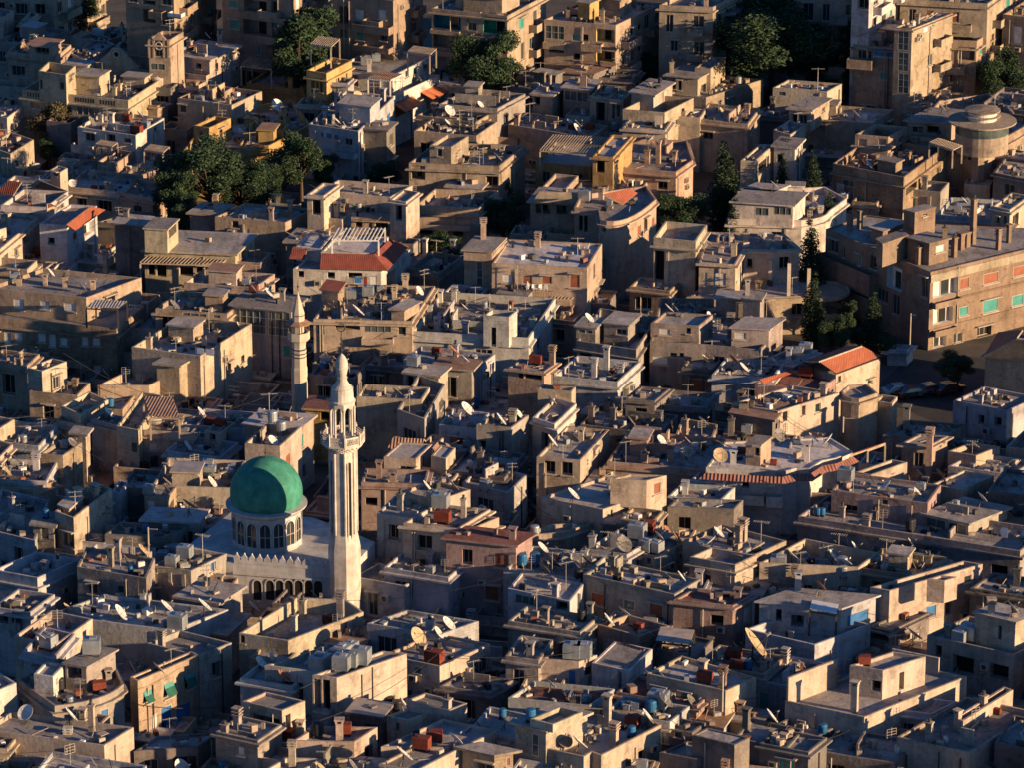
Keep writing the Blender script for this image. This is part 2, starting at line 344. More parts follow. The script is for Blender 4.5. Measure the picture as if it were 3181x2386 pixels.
def shell(t, pts, z, p, z0, col, W, parent, wname, wmat, roof, slabo=0, auto=(0, 0), flat=False, th=.18, cor=0, top=None):
    n = len(pts); F = [Face(pts[i], pts[(i + 1) % n], z0, z) for i in range(n)]
    for q in W:
        f, x0, y0, x1, y1, k = q; f = {'f': 0, 'r': 1, 'b': 2, 'l': 3}.get(f, f)
        F[f].addpx(t, x0, y0, x1, y1, k)
    nrec0 = 0
    man = {({'f': 0, 'r': 1, 'b': 2, 'l': 3}.get(q[0], q[0])) for q in W}
    for i, f in enumerate(F):
        vis = f.n.y < .3
        if i in man or not vis: continue
        pr = auto[0] if f.n.x < .5 else auto[1]
        if pr > 0: autowin(f, pr, z - max(p, .15))
    if parent.get('category') == 'apartment block' and not flat:
        for i, f in enumerate(F):
            if f.n.y < .3 and f.L > 3: autowin(f, .6 if f.n.x < .5 else .45, z - max(p, .15))
    wb = MB()
    zr = z - p
    for f in F: f.walls(wb, wmat)
    if flat:   # roof room : one mesh with its roof
        if slabo: wb.prism([q + V((0, 0, .16)) for q in inset([V((q.x, q.y, z)) for q in pts], -slabo)], .157, wmat, roof)
        else:
            wb.face([V((q.x, q.y, zr)) for q in inset(pts, th)], roof)
            ring(wb, pts, inset(pts, th), zr, z, wmat)
    wo = wb.build(wname, parent, col)
    if not flat:
        for f in F:
            if f.n.y > .3 or f.L < 3: continue
            for _ in range(RN.choice([0, 0, 1, 1, 2])):      # drain pipes and air conditioners
                u = RN.uniform(.5, f.L - .5); pm = MB(); pm.bar(f.pt(u, z0, .09), f.pt(u, z - max(p, .2) + RN.uniform(-.3, .1), .09), .055, RN.choice(['metal', 'frame', 'frame']), 5); pm.build('drainpipe', parent)
            for _ in range(RN.choice([0, 0, 0, 1, 1, 2]) if f.L > 4 else 0):
                u = RN.uniform(.5, f.L - 1.2); zz_ = z - max(p, .2) - RN.choice([1.1, 1.4, 2.2, 3.6])
                if zz_ < z0 + .5 or any(u < r[1] and u + .7 > r[0] and zz_ < r[3] and zz_ + .5 > r[2] for r in f.rec): continue
                pm = MB(); pm.box(f.pt(u, zz_, .004), f.e * .7, f.n * .35, V((0, 0, .5)), 'pale'); pm.box(f.pt(u + .12, zz_ + .06, .355), f.e * .38, f.n * .01, V((0, 0, .38)), 'metal'); pm.build('air_conditioner', parent)
    for f in F: f.windows(wo if flat else parent, flat)
    if not flat:
        rb = MB()
        if p < .08:
            rb.prism([V((q.x, q.y, z + .2)) for q in inset(pts, -.3)], .197, wmat, roof); zr = z + .2
        else: rb.face([V((q.x, q.y, zr)) for q in inset(pts, th)], roof)
        rb.build('roof', parent, col)
        if p >= .08:
            pb = MB(); ring(pb, pts, inset(pts, th), zr, z, wmat); pb.build('parapet', parent, jit(col, .05))
        if cor:
            cb = MB(); zc = z - p - .1
            o = inset(pts, -.32); i_ = inset(pts, -.003)
            for a in range(n):
                b = (a + 1) % n
                q = lambda l, zz: V((l.x, l.y, zz))
                cb.face((q(o[a], zc), q(o[b], zc), q(o[b], zc + .16), q(o[a], zc + .16)), wmat); cb.face((q(o[a], zc + .16), q(o[b], zc + .16), q(i_[b], zc + .16), q(i_[a], zc + .16)), wmat)
                cb.face((q(i_[a], zc), q(i_[b], zc), q(o[b], zc), q(o[a], zc)), wmat)
            cb.build('cornice', parent, col)
    return wo, F, zr
def ring(mb, o, i_, z0, z1, m):
    n = len(o)
    q = lambda l, zz: V((l.x, l.y, zz))
    for a in range(n):
        b = (a + 1) % n
        mb.face((q(o[a], z1), q(o[b], z1), q(i_[b], z1), q(i_[a], z1)), m); mb.face((q(i_[b], z0), q(i_[a], z0), q(i_[a], z1), q(i_[b], z1)), m)
def bld(t, desc, col, z, *px, p=.5, W=(), R=(), roof='roof', wall='wall', cor=None, auto=(.5, .22), clut=1.0, nm='flat_roofed_house', cat='house', z0=G0, BAL=(), th=.18):
    if t[0] in '23' and z < 9.3 and len(px) > 1: z = 8.0 + (z - 7.2) * .5 + random.Random(desc).uniform(-.7, .8)
    pts = quad(t, px, z); c0 = jit(PAL[col] if isinstance(col, str) else col)
    ctr = sum((V((q.x, q.y, 0)) for q in pts), V()) / len(pts)
    e = thing(nm, (ctr.x, ctr.y, z0), desc, cat)
    if cor is None: cor = RN.random() < .45
    wo, F, zr = shell(t, pts, z, p, z0, c0, W, e, 'wall', wall, roof, auto=auto, cor=cor and p >= .08, th=th)
    b = B_(); b.pts = inset(pts, .2); b.z = zr; b.e = e; b.desc = desc; b.col = c0; b.rooms = []; b.clut = clut; b.F = F; b.par = p; b.own = e; b.taken = []
    BL.append(b)
    for r in R: room(t, b, *r)
    if cat == 'apartment block' and t[0] == '0':
        for fi in (0, 1):
            f = F[fi]
            if f.n.y > .3 or f.L < 6: continue
            for u in ([f.L * .12, f.L * .66] if f.L > 11 else [f.L * .55]):
                L_ = min(3.6, f.L * .28); zz_ = z - p - 2.85; m_ = RN.random() < .3
                while zz_ > z0 + 1:
                    k = MB(); k.box(f.pt(u, zz_, .003), f.e * L_, f.n * 1.05, V((0, 0, .14)), 'wall')
                    for o_, a_, c_ in ((f.pt(u, zz_ + .14, .95), f.e * L_, f.n * .1), (f.pt(u, zz_ + .14, .003), f.e * .1, f.n * .947), (f.pt(u + L_ - .1, zz_ + .14, .003), f.e * .1, f.n * .947)): k.box(o_, a_, c_, V((0, 0, .75)), 'wall')
                    k.build('balcony', e, jit(c0, .1)); zz_ -= 3.0
    for q in BAL: balcony(t, b, *q)
    return b
def room(t, b, A, B, C, h, W=(), o=.22, col=None, roof=None, p=.15):
    h *= .8; zz = b.z + h; pts = quad(t, (A, B, C), zz); c = jit(b.col if col is None else PAL[col], .06)
    wo, F, zr = shell(t, pts, zz, 0 if o else p, b.z - .05, c, W, b.e, 'roof_room', 'wall', roof or 'roof', slabo=o, flat=True, auto=(0 if W else .55, 0 if W else .35))
    r = B_(); r.pts = pts; r.z = zz + (.16 if o else -p); r.e = b.e; r.desc = b.desc; r.col = c; r.clut = 0; r.rooms = []; r.taken = []; r.room = True
    b.rooms.append(pts); BL.append(r); return r
def balcony(t, b, f, x0, y0, x1, y1, dep=1.1, mat='wall', solid=True):
    f = {'f': 0, 'r': 1, 'l': 3}.get(f, f); F = b.F[f]
    u0 = F.hit(t, x0, (y0 + y1) / 2)[0]; u1 = F.hit(t, x1, (y0 + y1) / 2)[0]; xm = (x0 + x1) / 2
    z1 = F.hit(t, xm, y0)[1]; zb = F.hit(t, xm, y1)[1]
    # the seen front stands 'dep' out of the wall: shift down to keep its place in the picture
    k = dep * .36; z1 -= k; zb -= k
    u0, u1 = min(u0, u1), max(u0, u1); mb = MB(); E, NN = F.e, F.n
    mb.box(F.pt(u0, zb, .003), E * (u1 - u0), NN * dep, V((0, 0, .16)), 'wall')
    q = [(F.pt(u0, zb + .16, dep - .1), E * (u1 - u0), NN * .1), (F.pt(u0, zb + .16, .003), E * .1, NN * (dep - .1)), (F.pt(u1 - .1, zb + .16, .003), E * .1, NN * (dep - .1))]
    if solid:
        for o, ex, ey in q: mb.box(o, ex, ey, V((0, 0, max(.3, z1 - zb - .16))), mat)
    else:
        H = .95; n = int((u1 - u0) / .25)
        for i in range(n + 1): mb.bar(F.pt(u0 + (u1 - u0) * i / n, zb + .16, dep - .05), F.pt(u0 + (u1 - u0) * i / n, zb + .16 + H, dep - .05), .018, 'metal', 4)
        mb.bar(F.pt(u0, zb + .16 + H, dep - .05), F.pt(u1, zb + .16 + H, dep - .05), .03, 'metal', 4)
    ob = mb.build('balcony', b.e, jit(b.col, .05)); return ob
def curved(t, p0, pm, p1, n=7):
    # quadratic arc of pixel points p0 -> p1 passing through pm
    c = (2 * pm[0] - (p0[0] + p1[0]) / 2, 2 * pm[1] - (p0[1] + p1[1]) / 2); out = []
    for i in range(n + 1):
        s = i / n; out.append(tuple((1 - s) ** 2 * p0[k] + 2 * s * (1 - s) * c[k] + s * s * p1[k] for k in (0, 1)))
    return out
def tileroof(t, b, quads, mat='tile', name='tile_roof', th=.14):
    # quads: each four (x, y, z): eave-left, eave-right, top-right, top-left
    mb = MB()
    for q in quads: slab(mb, [P(t, *c) for c in q], th, mat, 'wood')
    return mb.build(name, b.e)
def find(t, x, y, dz=0):
    best = None
    for b in BL:
        q = P(t, x, y, b.z + dz)
        if inside(b.pts, q):
            k = (q - EYE).length
            if best is None or k < best[0]: best = (k, b, q)
    return best

def skirt(b, pts, edges, ztop, drop, out, mat='tile', name='tile_roof'):
    o = inset(pts, -out); i_ = inset(pts, -.02); n = len(pts); mb = MB()
    for k in edges:
        j = (k + 1) % n; q = lambda p, z: V((p.x, p.y, z))
        slab(mb, [q(o[k], ztop - drop), q(o[j], ztop - drop), q(i_[j], ztop), q(i_[k], ztop)], .1, mat, mat)
    return mb.build(name, b.e)
def awning(b, t, f, x0, x1, y, z, out, drop, mat='awn'):
    F = b.F[f]; u0 = F.hit(t, x0, y)[0]; u1 = F.hit(t, x1, y)[0]; mb = MB()
    slab(mb, [F.pt(u0, z - drop, out), F.pt(u1, z - drop, out), F.pt(u1, z, .01), F.pt(u0, z, .01)], .04, mat, mat); return mb.build('awning', b.e)
def gable(b, f, u0, u1, z, hump, base=.7, name='ornate_gable', th=.25, oculus=True):
    F = b.F[f]; w = u1 - u0; pr = [(0, 0), (w, 0), (w, base)]
    N_ = 18
    for i in range(N_ + 1):
        s = 1 - i / N_; x = w * s; d = abs(s - .5) * 2
        h = base + hump * (1 if d < .12 else max(0, cos((d - .12) / .88 * pi / 2)) ** 1.6 * .82 + (.18 if d < .3 else 0)); pr.append((x, h))
    pr.append((0, base)); mb = MB()
    fr = [F.pt(u0 + x, z + y, .06) for x, y in pr]; bk = [F.pt(u0 + x, z + y, .06 - th) for x, y in pr]
    mb.face(fr, 'wall'); mb.face(bk[::-1], 'wall')
    for a in range(len(pr)): c = (a + 1) % len(pr); mb.face((fr[a], bk[a], bk[c], fr[c]), 'wall')
    o = mb.build(name, b.e, b.col)
    return o
def ringwin(b, F, u, z, r, d, name='oculus'):
    mb = MB(); N_ = 16
    p = [F.pt(u + r * cos(2 * pi * i / N_), z + r * sin(2 * pi * i / N_), d) for i in range(N_)]
    mb.face([q - F.n * .02 for q in p] if F.n.y < 0 or d > 0 else p, 'dark')
    for i in range(N_): mb.bar(p[i], p[(i + 1) % N_], .1, 'pale', 5)
    return mb.build(name, b.e)
# ---------------------------------------------------------------- props: one template of each kind, later copied
GY, GX = -2000.0, 0.0      # templates are first built at the origin, then moved to their first spot
def tmpl(name): return thing(name, (0, 0, 0), name.replace('_', ' '), name)
DISH = []
def make_dish(mat, el, r=.9, deep=.2):
    e = tmpl('satellite_dish'); hm = 1.25
    n = V((cos(el), 0, sin(el))); x = V((0, 1, 0)); y = n.cross(x); c = V((.1, 0, hm))
    mb = MB(); R = 22; rings = [(0, 0), (.4, .16), (.72, .52), (1, 1)]
    loops = []
    for f, d in rings[1:]:
        loops.append([c + (x * cos(2 * pi * i / R) + y * sin(2 * pi * i / R) * 1.06) * r * f + n * deep * r * d for i in range(R)])
    for s, off in ((1, 0), (-1, -.03)):
        ls = [[p + n * off for p in l] for l in loops]; cc = c + n * off
        for i in range(R):
            j = (i + 1) % R
            mb.face((cc, ls[0][i], ls[0][j]), mat)
            for k in range(2): mb.face((ls[k][i], ls[k + 1][i], ls[k + 1][j], ls[k][j]), mat)
    for i in range(R):
        j = (i + 1) % R; mb.face((loops[2][i], loops[2][j], loops[2][j] - n * .03, loops[2][i] - n * .03), mat)
    mb.build('reflector', e)
    fb = MB(); tip = c + n * r * 1.05
    fb.bar(c - y * r * .95, tip, .028, 'metal', 4); fb.bar(c + x * r * .9, tip, .018, 'metal', 4); fb.bar(c - x * r * .9, tip, .018, 'metal', 4)
    fo = fb.build('feed_arm', e)
    lb = MB(); lb.bar(tip - n * .12, tip + n * .14, .075, 'pale', 6); lb.build('receiver', fo, org=(0, 0, 0))
    sb = MB(); sb.bar((0, 0, 0), c - n * .04, .05, 'metal', 6); sb.bar((-.45, .3, 0), (0, 0, .75), .03, 'metal', 4); sb.bar((-.45, -.3, 0), (0, 0, .75), .03, 'metal', 4); sb.bar((.35, 0, 0), (0, 0, .6), .03, 'metal', 4)
    sb.build('stand', e); return e
DK = [('white', 'dish'), ('white', 'dish'), ('beige', 'dishb'), ('grey mesh', 'dishg'), ('rust stained', 'dishr')]
for nme, m in DK: DISH.append((nme, [make_dish(m, rad(a)) for a in (38, 46)]))
def make_antenna(h, kind):
    e = tmpl('rooftop_antenna'); mb = MB(); mb.bar((0, 0, 0), (0, 0, h), .035, 'pale', 5); mb.build('mast', e)
    bb = MB(); z = h - .15
    if kind == 0:
        bb.bar((-.9, 0, z), (.9, 0, z), .03, 'pale', 4)
        for i in range(8): x = -.85 + i * .24; bb.bar((x, -.42 + i * .025, z), (x, .42 - i * .025, z), .02, 'pale', 4)
    elif kind == 1:
        for k in range(4): bb.bar((-.5, 0, z - k * .28), (.5, 0, z - k * .28), .022, 'pale', 4)
        bb.bar((-.5, 0, z), (-.5, 0, z - .84), .02, 'pale', 4); bb.bar((.5, 0, z), (.5, 0, z - .84), .02, 'pale', 4)
    else:
        bb.bar((-.7, 0, z), (.7, 0, z), .03, 'pale', 4); bb.bar((-.6, 0, z - .5), (.75, 0, z - .5), .03, 'pale', 4)
        for i in range(5): bb.bar((-.6 + i * .3, -.35, z), (-.6 + i * .3, .35, z), .02, 'pale', 4); bb.bar((-.5 + i * .3, -.3, z - .5), (-.5 + i * .3, .3, z - .5), .02, 'pale', 4)
    bb.build('boom', e); return e
ANT = [make_antenna(2.6, 0), make_antenna(3.4, 0), make_antenna(2.4, 1), make_antenna(3.0, 2)]
def make_tank(kind):
    nm = {'steel': 'steel_water_tank', 'rust': 'rusty_oil_tank', 'blue': 'blue_water_barrel', 'black': 'black_water_barrel', 'drum': 'round_water_tank'}[kind]
    e = tmpl(nm); mb = MB(); st = MB()
    if kind == 'steel':
        mb.cbox((0, 0, .25), 1.25, 1.1, 1.05, 'steel'); mb.cbox((.1, .1, 1.303), .5, .5, .09, 'steel')
        for z in (.55, .95): mb.cbox((0, 0, z), 1.28, 1.13, .05, 'steel')
        for x in (-.5, .5):
            for y in (-.45, .45): st = MB(); st.cbox((x, y, 0), .1, .1, .247, 'metal'); st.build('leg', e)
        st = MB()
    elif kind == 'rust':
        mb.cbox((0, 0, .3), 1.5, 1.0, 1.0, 'rtank'); mb.cbox((-.4, 0, 1.303), .35, .35, .1, 'metal'); mb.cbox((0, 0, .75), 1.53, 1.03, .05, 'rtank')
        for x in (-.6, .6): st = MB(); st.cbox((x, 0, 0), .12, .9, .297, 'metal'); st.build('leg', e)
        st = MB()
    elif kind == 'drum':
        mb.lathe([(0, 0), (.5, .01), (.55, .1), (.55, 1.1), (.5, 1.2), (0, 1.26)], 'steel', (0, 0, .4), 14)
        for x in (-.35, .35):
            for y in (-.35, .35): st = MB(); st.cbox((x, y, 0), .08, .08, .42, 'metal'); st.build('leg', e)
        st = MB()
    else:
        m = 'bluep' if kind == 'blue' else 'blackp'
        mb.lathe([(0, 0), (.42, .01), (.46, .08), (.46, .42), (.49, .46), (.46, .5), (.46, .92), (.42, 1.0), (.2, 1.04), (0, 1.05)], m, (0, 0, .3), 14)
        for x in (-.3, .3): st = MB(); st.cbox((x, 0, 0), .1, .7, .297, 'metal'); st.build('leg', e)
        st = MB()
    mb.build('tank', e); st.build('stand', e); return e
TANK = {k: make_tank(k) for k in ('steel', 'rust', 'blue', 'black', 'drum')}
def chim_mesh(h, kind, mat):
    mb = MB(); w = .5
    mb.cbox((0, 0, 0), w, w * .85, h, mat)
    if kind == 0:
        mb.cbox((0, 0, h + .0), w + .16, w * .85 + .16, .09, mat)
        for k in range(2):
            z = h + .09 + k * .24
            for x in (-.2, .2): mb.cbox((x, 0, z), .09, .4, .14, mat)
            mb.cbox((0, 0, z + .14), w + .2, w * .85 + .2, .09, mat)
    elif kind == 1:
        for x in (-.22, .22): mb.cbox((x, 0, h), .14, .5, .22, mat)
        mb.cbox((0, 0, h + .22), w + .22, w * .85 + .22, .1, mat)
    else:
        mb.cbox((0, 0, h), w + .14, w * .85 + .14, .12, mat); mb.bar((0, 0, h + .12), (0, 0, h + .5), .14, 'metal', 7)
    return mb.mesh('chimney')
CHM = [[chim_mesh(h, k, 'wall') for k in range(3)] for h in (.9, 1.4, 2.0, 2.8, 4.2)]
CHH = [.9, 1.4, 2.0, 2.8, 4.2]
def chimney(b, q, h, rz=0, col=None):
    h *= .66
    i = min(range(5), key=lambda k: abs(CHH[k] - h)); o = bpy.data.objects.new('chimney', CHM[i][RN.randrange(3)]); COL.objects.link(o)
    o.parent = b.e; o.location = V((q.x, q.y, b.z)) - WORLD[b.e.name]; o.rotation_euler = (0, 0, rz); s = RN.uniform(.85, 1.15); o.scale = (s, s, h / CHH[i])
    c = col or jit(b.col, .1); o.color = (c[0], c[1], c[2], 1); return o
# ---- trees
def blob_crown(clumps, n, leaf, mat, seed):
    r = random.Random(seed); mb = MB()
    tot = sum(c[3] ** 2 for c in clumps)
    for cx, cy, cz, cr, sq in clumps:
        for i in range(int(n * cr * cr / tot)):
            while 1:
                d = V((r.uniform(-1, 1), r.uniform(-1, 1), r.uniform(-1, 1)))
                if .05 < d.length < 1: break
            d = d.normalized() * (r.uniform(.55, 1.08) if r.random() < .8 else r.uniform(.2, .7)); p = V((cx, cy, cz)) + V((d.x * cr, d.y * cr, d.z * cr * sq))
            a = V((r.gauss(0, 1), r.gauss(0, 1), r.gauss(0, .6))).normalized(); bq = a.orthogonal().normalized(); bq = bq * cos(1) + a.cross(bq) * sin(r.uniform(0, 6))
            L = leaf * r.uniform(.6, 1.3); W = L * .5
            mb.face((p - a * L, p + bq * W, p + a * L, p - bq * W), mat)
    return mb
def make_tree(nm, H, R, n, mat, seed, kind):
    r = random.Random(seed); e = thing(nm, (0, 0, 0), nm.replace('_', ' '), 'tree'); cl = []
    tb = MB()
    if kind == 'cyp':
        for i in range(9):
            z = H * (.12 + .86 * i / 8); k = sin(pi * min(1, (.16 + .84 * i / 8))) ** .8; cl.append((r.uniform(-.15, .15) * R, r.uniform(-.15, .15) * R, z, max(.25, R * (.35 + .65 * k) * (1.1 - i * .07)), 1.3))
        tb.lathe([(.18, 0), (.14, H * .4), (.05, H * .9)], 'trunk', n=7)
    else:
        base = H * .42
        tb.lathe([(.3, 0), (.24, base * .6), (.18, base), (.1, H * .8)], 'trunk', n=8)
        for i in range(24):
            a = r.uniform(0, 2 * pi); d = R * sqrt(r.random()) * .9; z = base + (H - base) * r.uniform(.12, .92); d *= 1.05 - .55 * abs((z - base) / (H - base) - .4)
            c = V((d * cos(a), d * sin(a), z)); cl.append((c.x, c.y, c.z, R * r.uniform(.16, .38), .75)); tb.bar((0, 0, base * r.uniform(.7, 1.1)), c, .07, 'trunk', 5)
        cl.append((0, 0, H * .8, R * .45, .8))
    blob_crown(cl, n, .16 if kind != 'cyp' else .13, mat, seed).build('crown', e); tb.build('trunk', e); return e
TREE = dict(a=make_tree('pine_tree', 10, 4.2, 17000, 'leaf', 3, 'b'), b=make_tree('leafy_tree', 8, 3.2, 13000, 'leaf', 11, 'b'), c=make_tree('cypress_tree', 9, 1.25, 7000, 'leaf2', 5, 'cyp'), d=make_tree('dry_tree', 7, 3.0, 5000, 'leaf3', 21, 'b'))
def placetree(k, t, x, y, ztop, h, label, wide=1.0):
    # (x, y): the crown's top in the photograph; ztop its height above the ground
    h = min(h, ztop - G0)
    q = P(t, x, y, ztop); H = {'a': 10, 'b': 8, 'c': 9, 'd': 7}[k]; s = h / H
    src = TREE[k]; o = dup(src, (q.x, q.y, ztop - h), RN.uniform(0, 6), s); o.scale = (s * wide, s * wide, s)
    o['label'] = label; o['category'] = 'tree'; return o
def pergola(t, A, B, C, ztop, h, label, slats=12, mat='wood', posts=True, cover=None):
    pts = quad(t, (A, B, C), ztop); a, b, c, d = pts; e = thing('pergola', (a.x, a.y, ztop - h), label, 'pergola')
    mb = MB(); ex = (b - a); ey = (d - a); L = ex.length; eu = ex.normalized(); ev = ey.normalized()
    for s in (0, 1): mb.box(a + ey * s - V((0, 0, .12)) - ev * .05, ex, ev * .1, V((0, 0, .12)), mat)
    for i in range(slats + 1): mb.box(a + ex * (i / slats) - eu * .05 + V((0, 0, .003)), eu * .11, ey, V((0, 0, .1)), mat)
    mb.build('slat_roof', e)
    for q in pts:
        pb = MB(); pb.cbox((q.x, q.y, ztop - h), .16, .16, h - .123, mat); pb.build('post', e)
    if cover:
        cb = MB(); slab(cb, [p + V((0, 0, .15)) for p in (a, b, c, d)], .04, cover); cb.build('cover', e)
    return e
# ---- car
def make_car():
    e = thing('parked_car', (0, 0, 0), 'car', 'car'); mb = MB()
    prof = [(-2.1, .35), (2.1, .35), (2.15, .7), (1.2, .88), (.55, 1.38), (-.9, 1.42), (-1.6, .95), (-2.15, .85)]
    for s, y in ((1, .8), (-1, -.8)): mb.face([(x, y * (.84 if z > 1.2 else 1), z) for x, z in (prof if s < 0 else prof[::-1])], 'paint')
    for i in range(len(prof)):
        (x0, z0), (x1, z1) = prof[i], prof[(i + 1) % len(prof)]
        y0, y1 = (.8 * (.84 if z0 > 1.2 else 1)), (.8 * (.84 if z1 > 1.2 else 1)); mb.face(((x0, -y0, z0), (x0, y0, z0), (x1, y1, z1), (x1, -y1, z1)), 'glass' if i in (3, 5) else 'paint')
    mb.build('body', e)
    for y in (.815, -.815):
        wb = MB(); wb.face([(x, y * (.86 if z > 1.2 else .985), z) for x, z in ((-1.35, .97), (-.85, 1.33), (.5, 1.3), (1.0, .95))], 'glass'); wb.build('side_window', e)
        for x in (-1.3, 1.3):
            ww = MB(); ww.bar((x, y - .1, .32), (x, y + .1, .32), .32, 'rubber', 14); ww.build('wheel', e)
    return e
# ---------------------------------------------------------------- the mosque: walls, drum, dome; its minaret stands apart
def arch_pts(w, h, n=6): # half-round pointed arch outline, centred, base at 0
    r = w / 2; o = [(-r, 0), (r, 0)]
    for i in range(n + 1):
        a = pi * i / n; o.append((r * cos(a), h - r + r * sin(a) * 1.15))
    return o
def archwin(F, u, z, w, h, parent, name='arched_window', mull=True, d=.02):
    # pane set in a raised surround
    mb = MB(); o = arch_pts(w, h); g = arch_pts(w + .22, h + .12)
    mb.face([F.pt(u + x, z + y, .004) for x, y in o], 'glass' if mull else 'dark')
    for i in range(1, len(o) ):
        j = (i + 1) % len(o)
        if i == len(o) - 1: j = 0
        a, b, c, e = o[i], o[j], g[j], g[i]
        mb.face([F.pt(u + p[0], z + p[1], .07) for p in (a, b, c, e)], 'mosq'); mb.face([F.pt(u + a[0], z + a[1], .004), F.pt(u + b[0], z + b[1], .004), F.pt(u + b[0], z + b[1], .07), F.pt(u + a[0], z + a[1], .07)], 'mosq')
    if mull:
        mb.box(F.pt(u - .03, z + .02, .006), F.e * .06, F.n * .04, V((0, 0, h - .1)), 'frame'); mb.box(F.pt(u - w / 2, z + h * .45, .006), F.e * w, F.n * .035, V((0, 0, .06)), 'frame')
    mb.build(name, parent)
ZM = 7.2                                    # terrace level of the mosque
dc = P('21', 84, 1335, ZM)                   # centre of the drum's foot
mq = thing('domed_mosque', (dc.x, dc.y, 0), 'white mosque with green dome on an arched drum', 'mosque')
R0 = 3.02
mb = MB(); mb.lathe([(R0, 0), (R0, .12)], 'mosq', (dc.x, dc.y, ZM), 16, pi / 16)
# drum : sixteen facets carrying the windows
NF = 16; hd = 3.0
for i in range(NF):
    a0 = 2 * pi * (i - .5) / NF; a1 = 2 * pi * (i + .5) / NF; r = R0 - .06
    F = Face(dc + V((r * cos(a0), r * sin(a0), 0)), dc + V((r * cos(a1), r * sin(a1), 0)), ZM, ZM + hd)
    F.walls(mb, 'mosq')
    archwin(F, F.L / 2, ZM + .5, .86, 2.1, mq)
mb.build('drum', mq)
mb = MB(); mb.lathe([(R0 - .1, 0), (R0 + .1, .12), (R0 + .42, .42), (R0 + .44, .55), (R0 - .3, .62)], 'mosq', (dc.x, dc.y, ZM + hd), 40); mb.build('cornice', mq, smooth=False)
Rd = 3.08; zc = ZM + hd + .58
prof = [(Rd * .93 * 1.0, 0)] + [(Rd * cos(a), Rd * 1.0 * (sin(a) + sin(.3))) for a in [(-.3 + (pi / 2 + .3) * k / 22) for k in range(1, 22)]] + [(0, Rd * (1 + sin(.3)))]
mb = MB(); mb.lathe(prof, 'dome', (dc.x, dc.y, zc), 56, cap=False); mb.build('dome', mq, smooth=True, merge=True)
mb = MB(); mb.bar((dc.x, dc.y, zc + Rd * 1.29), (dc.x, dc.y, zc + Rd * 1.29 + 1.0), .05, 'metal', 6); mb.lathe([(0, 0), (.14, .14), (0, .28)], 'metal', (dc.x, dc.y, zc + Rd * 1.29 + .35), 8); mb.build('finial', mq)
# body
mp = [P('20', 1500, 1460, ZM), P('21', -210, 1520, ZM), P('21', 640, 1585, ZM), P('21', 860, 1500, ZM), P('21', 1010, 1340, ZM), P('21', 480, 1130, ZM), P('20', 1990, 1080, ZM)]
mb = MB(); n = len(mp)
MF = [Face(mp[i], mp[(i + 1) % n], 0, ZM) for i in range(n)]
for F in MF: F.walls(mb, 'mosq')
mb.build('wall', mq)
mb = MB(); mb.face([V((q.x, q.y, ZM)) for q in inset(mp, .004)], 'mosq'); mb.build('roof', mq)
F = MF[1]
mb = MB(); k = int(F.L / .62)
for i in range(k):
    u = (i + .5) * F.L / k; w = F.L / k * .84
    for pr in ([(-w / 2, 0), (w / 2, 0), (w / 2, .22), (.1, .42), (0, .62), (-.1, .42), (-w / 2, .22)],):
        fr = [F.pt(u + x, ZM + .3 + y, 0) for x, y in pr]; bk = [F.pt(u + x, ZM + .3 + y, -.2) for x, y in pr]
        mb.face(fr, 'mosq'); mb.face(bk[::-1], 'mosq')
        for a in range(len(pr)): c = (a + 1) % len(pr); mb.face((fr[a], bk[a], bk[c], fr[c]), 'mosq')
mb.box(F.pt(.1, ZM + .003, .05), F.e * (F.L - .2), -F.n * .3, V((0, 0, .297)), 'mosq'); mb.build('crenellation', mq)
mb = MB(); mb.box(F.pt(0, ZM - 1.0, .003), F.e * F.L, F.n * .14, V((0, 0, .16)), 'mosq'); mb.build('string_course', mq)
for px in (0, 108, 192, 270, 355, 440, 523): 
    u, z = F.hit('31', px, 125)
    if .4 < u < F.L - .4: archwin(F, u, z - 1.0, .72, 1.75, mq, 'arched_opening', False)
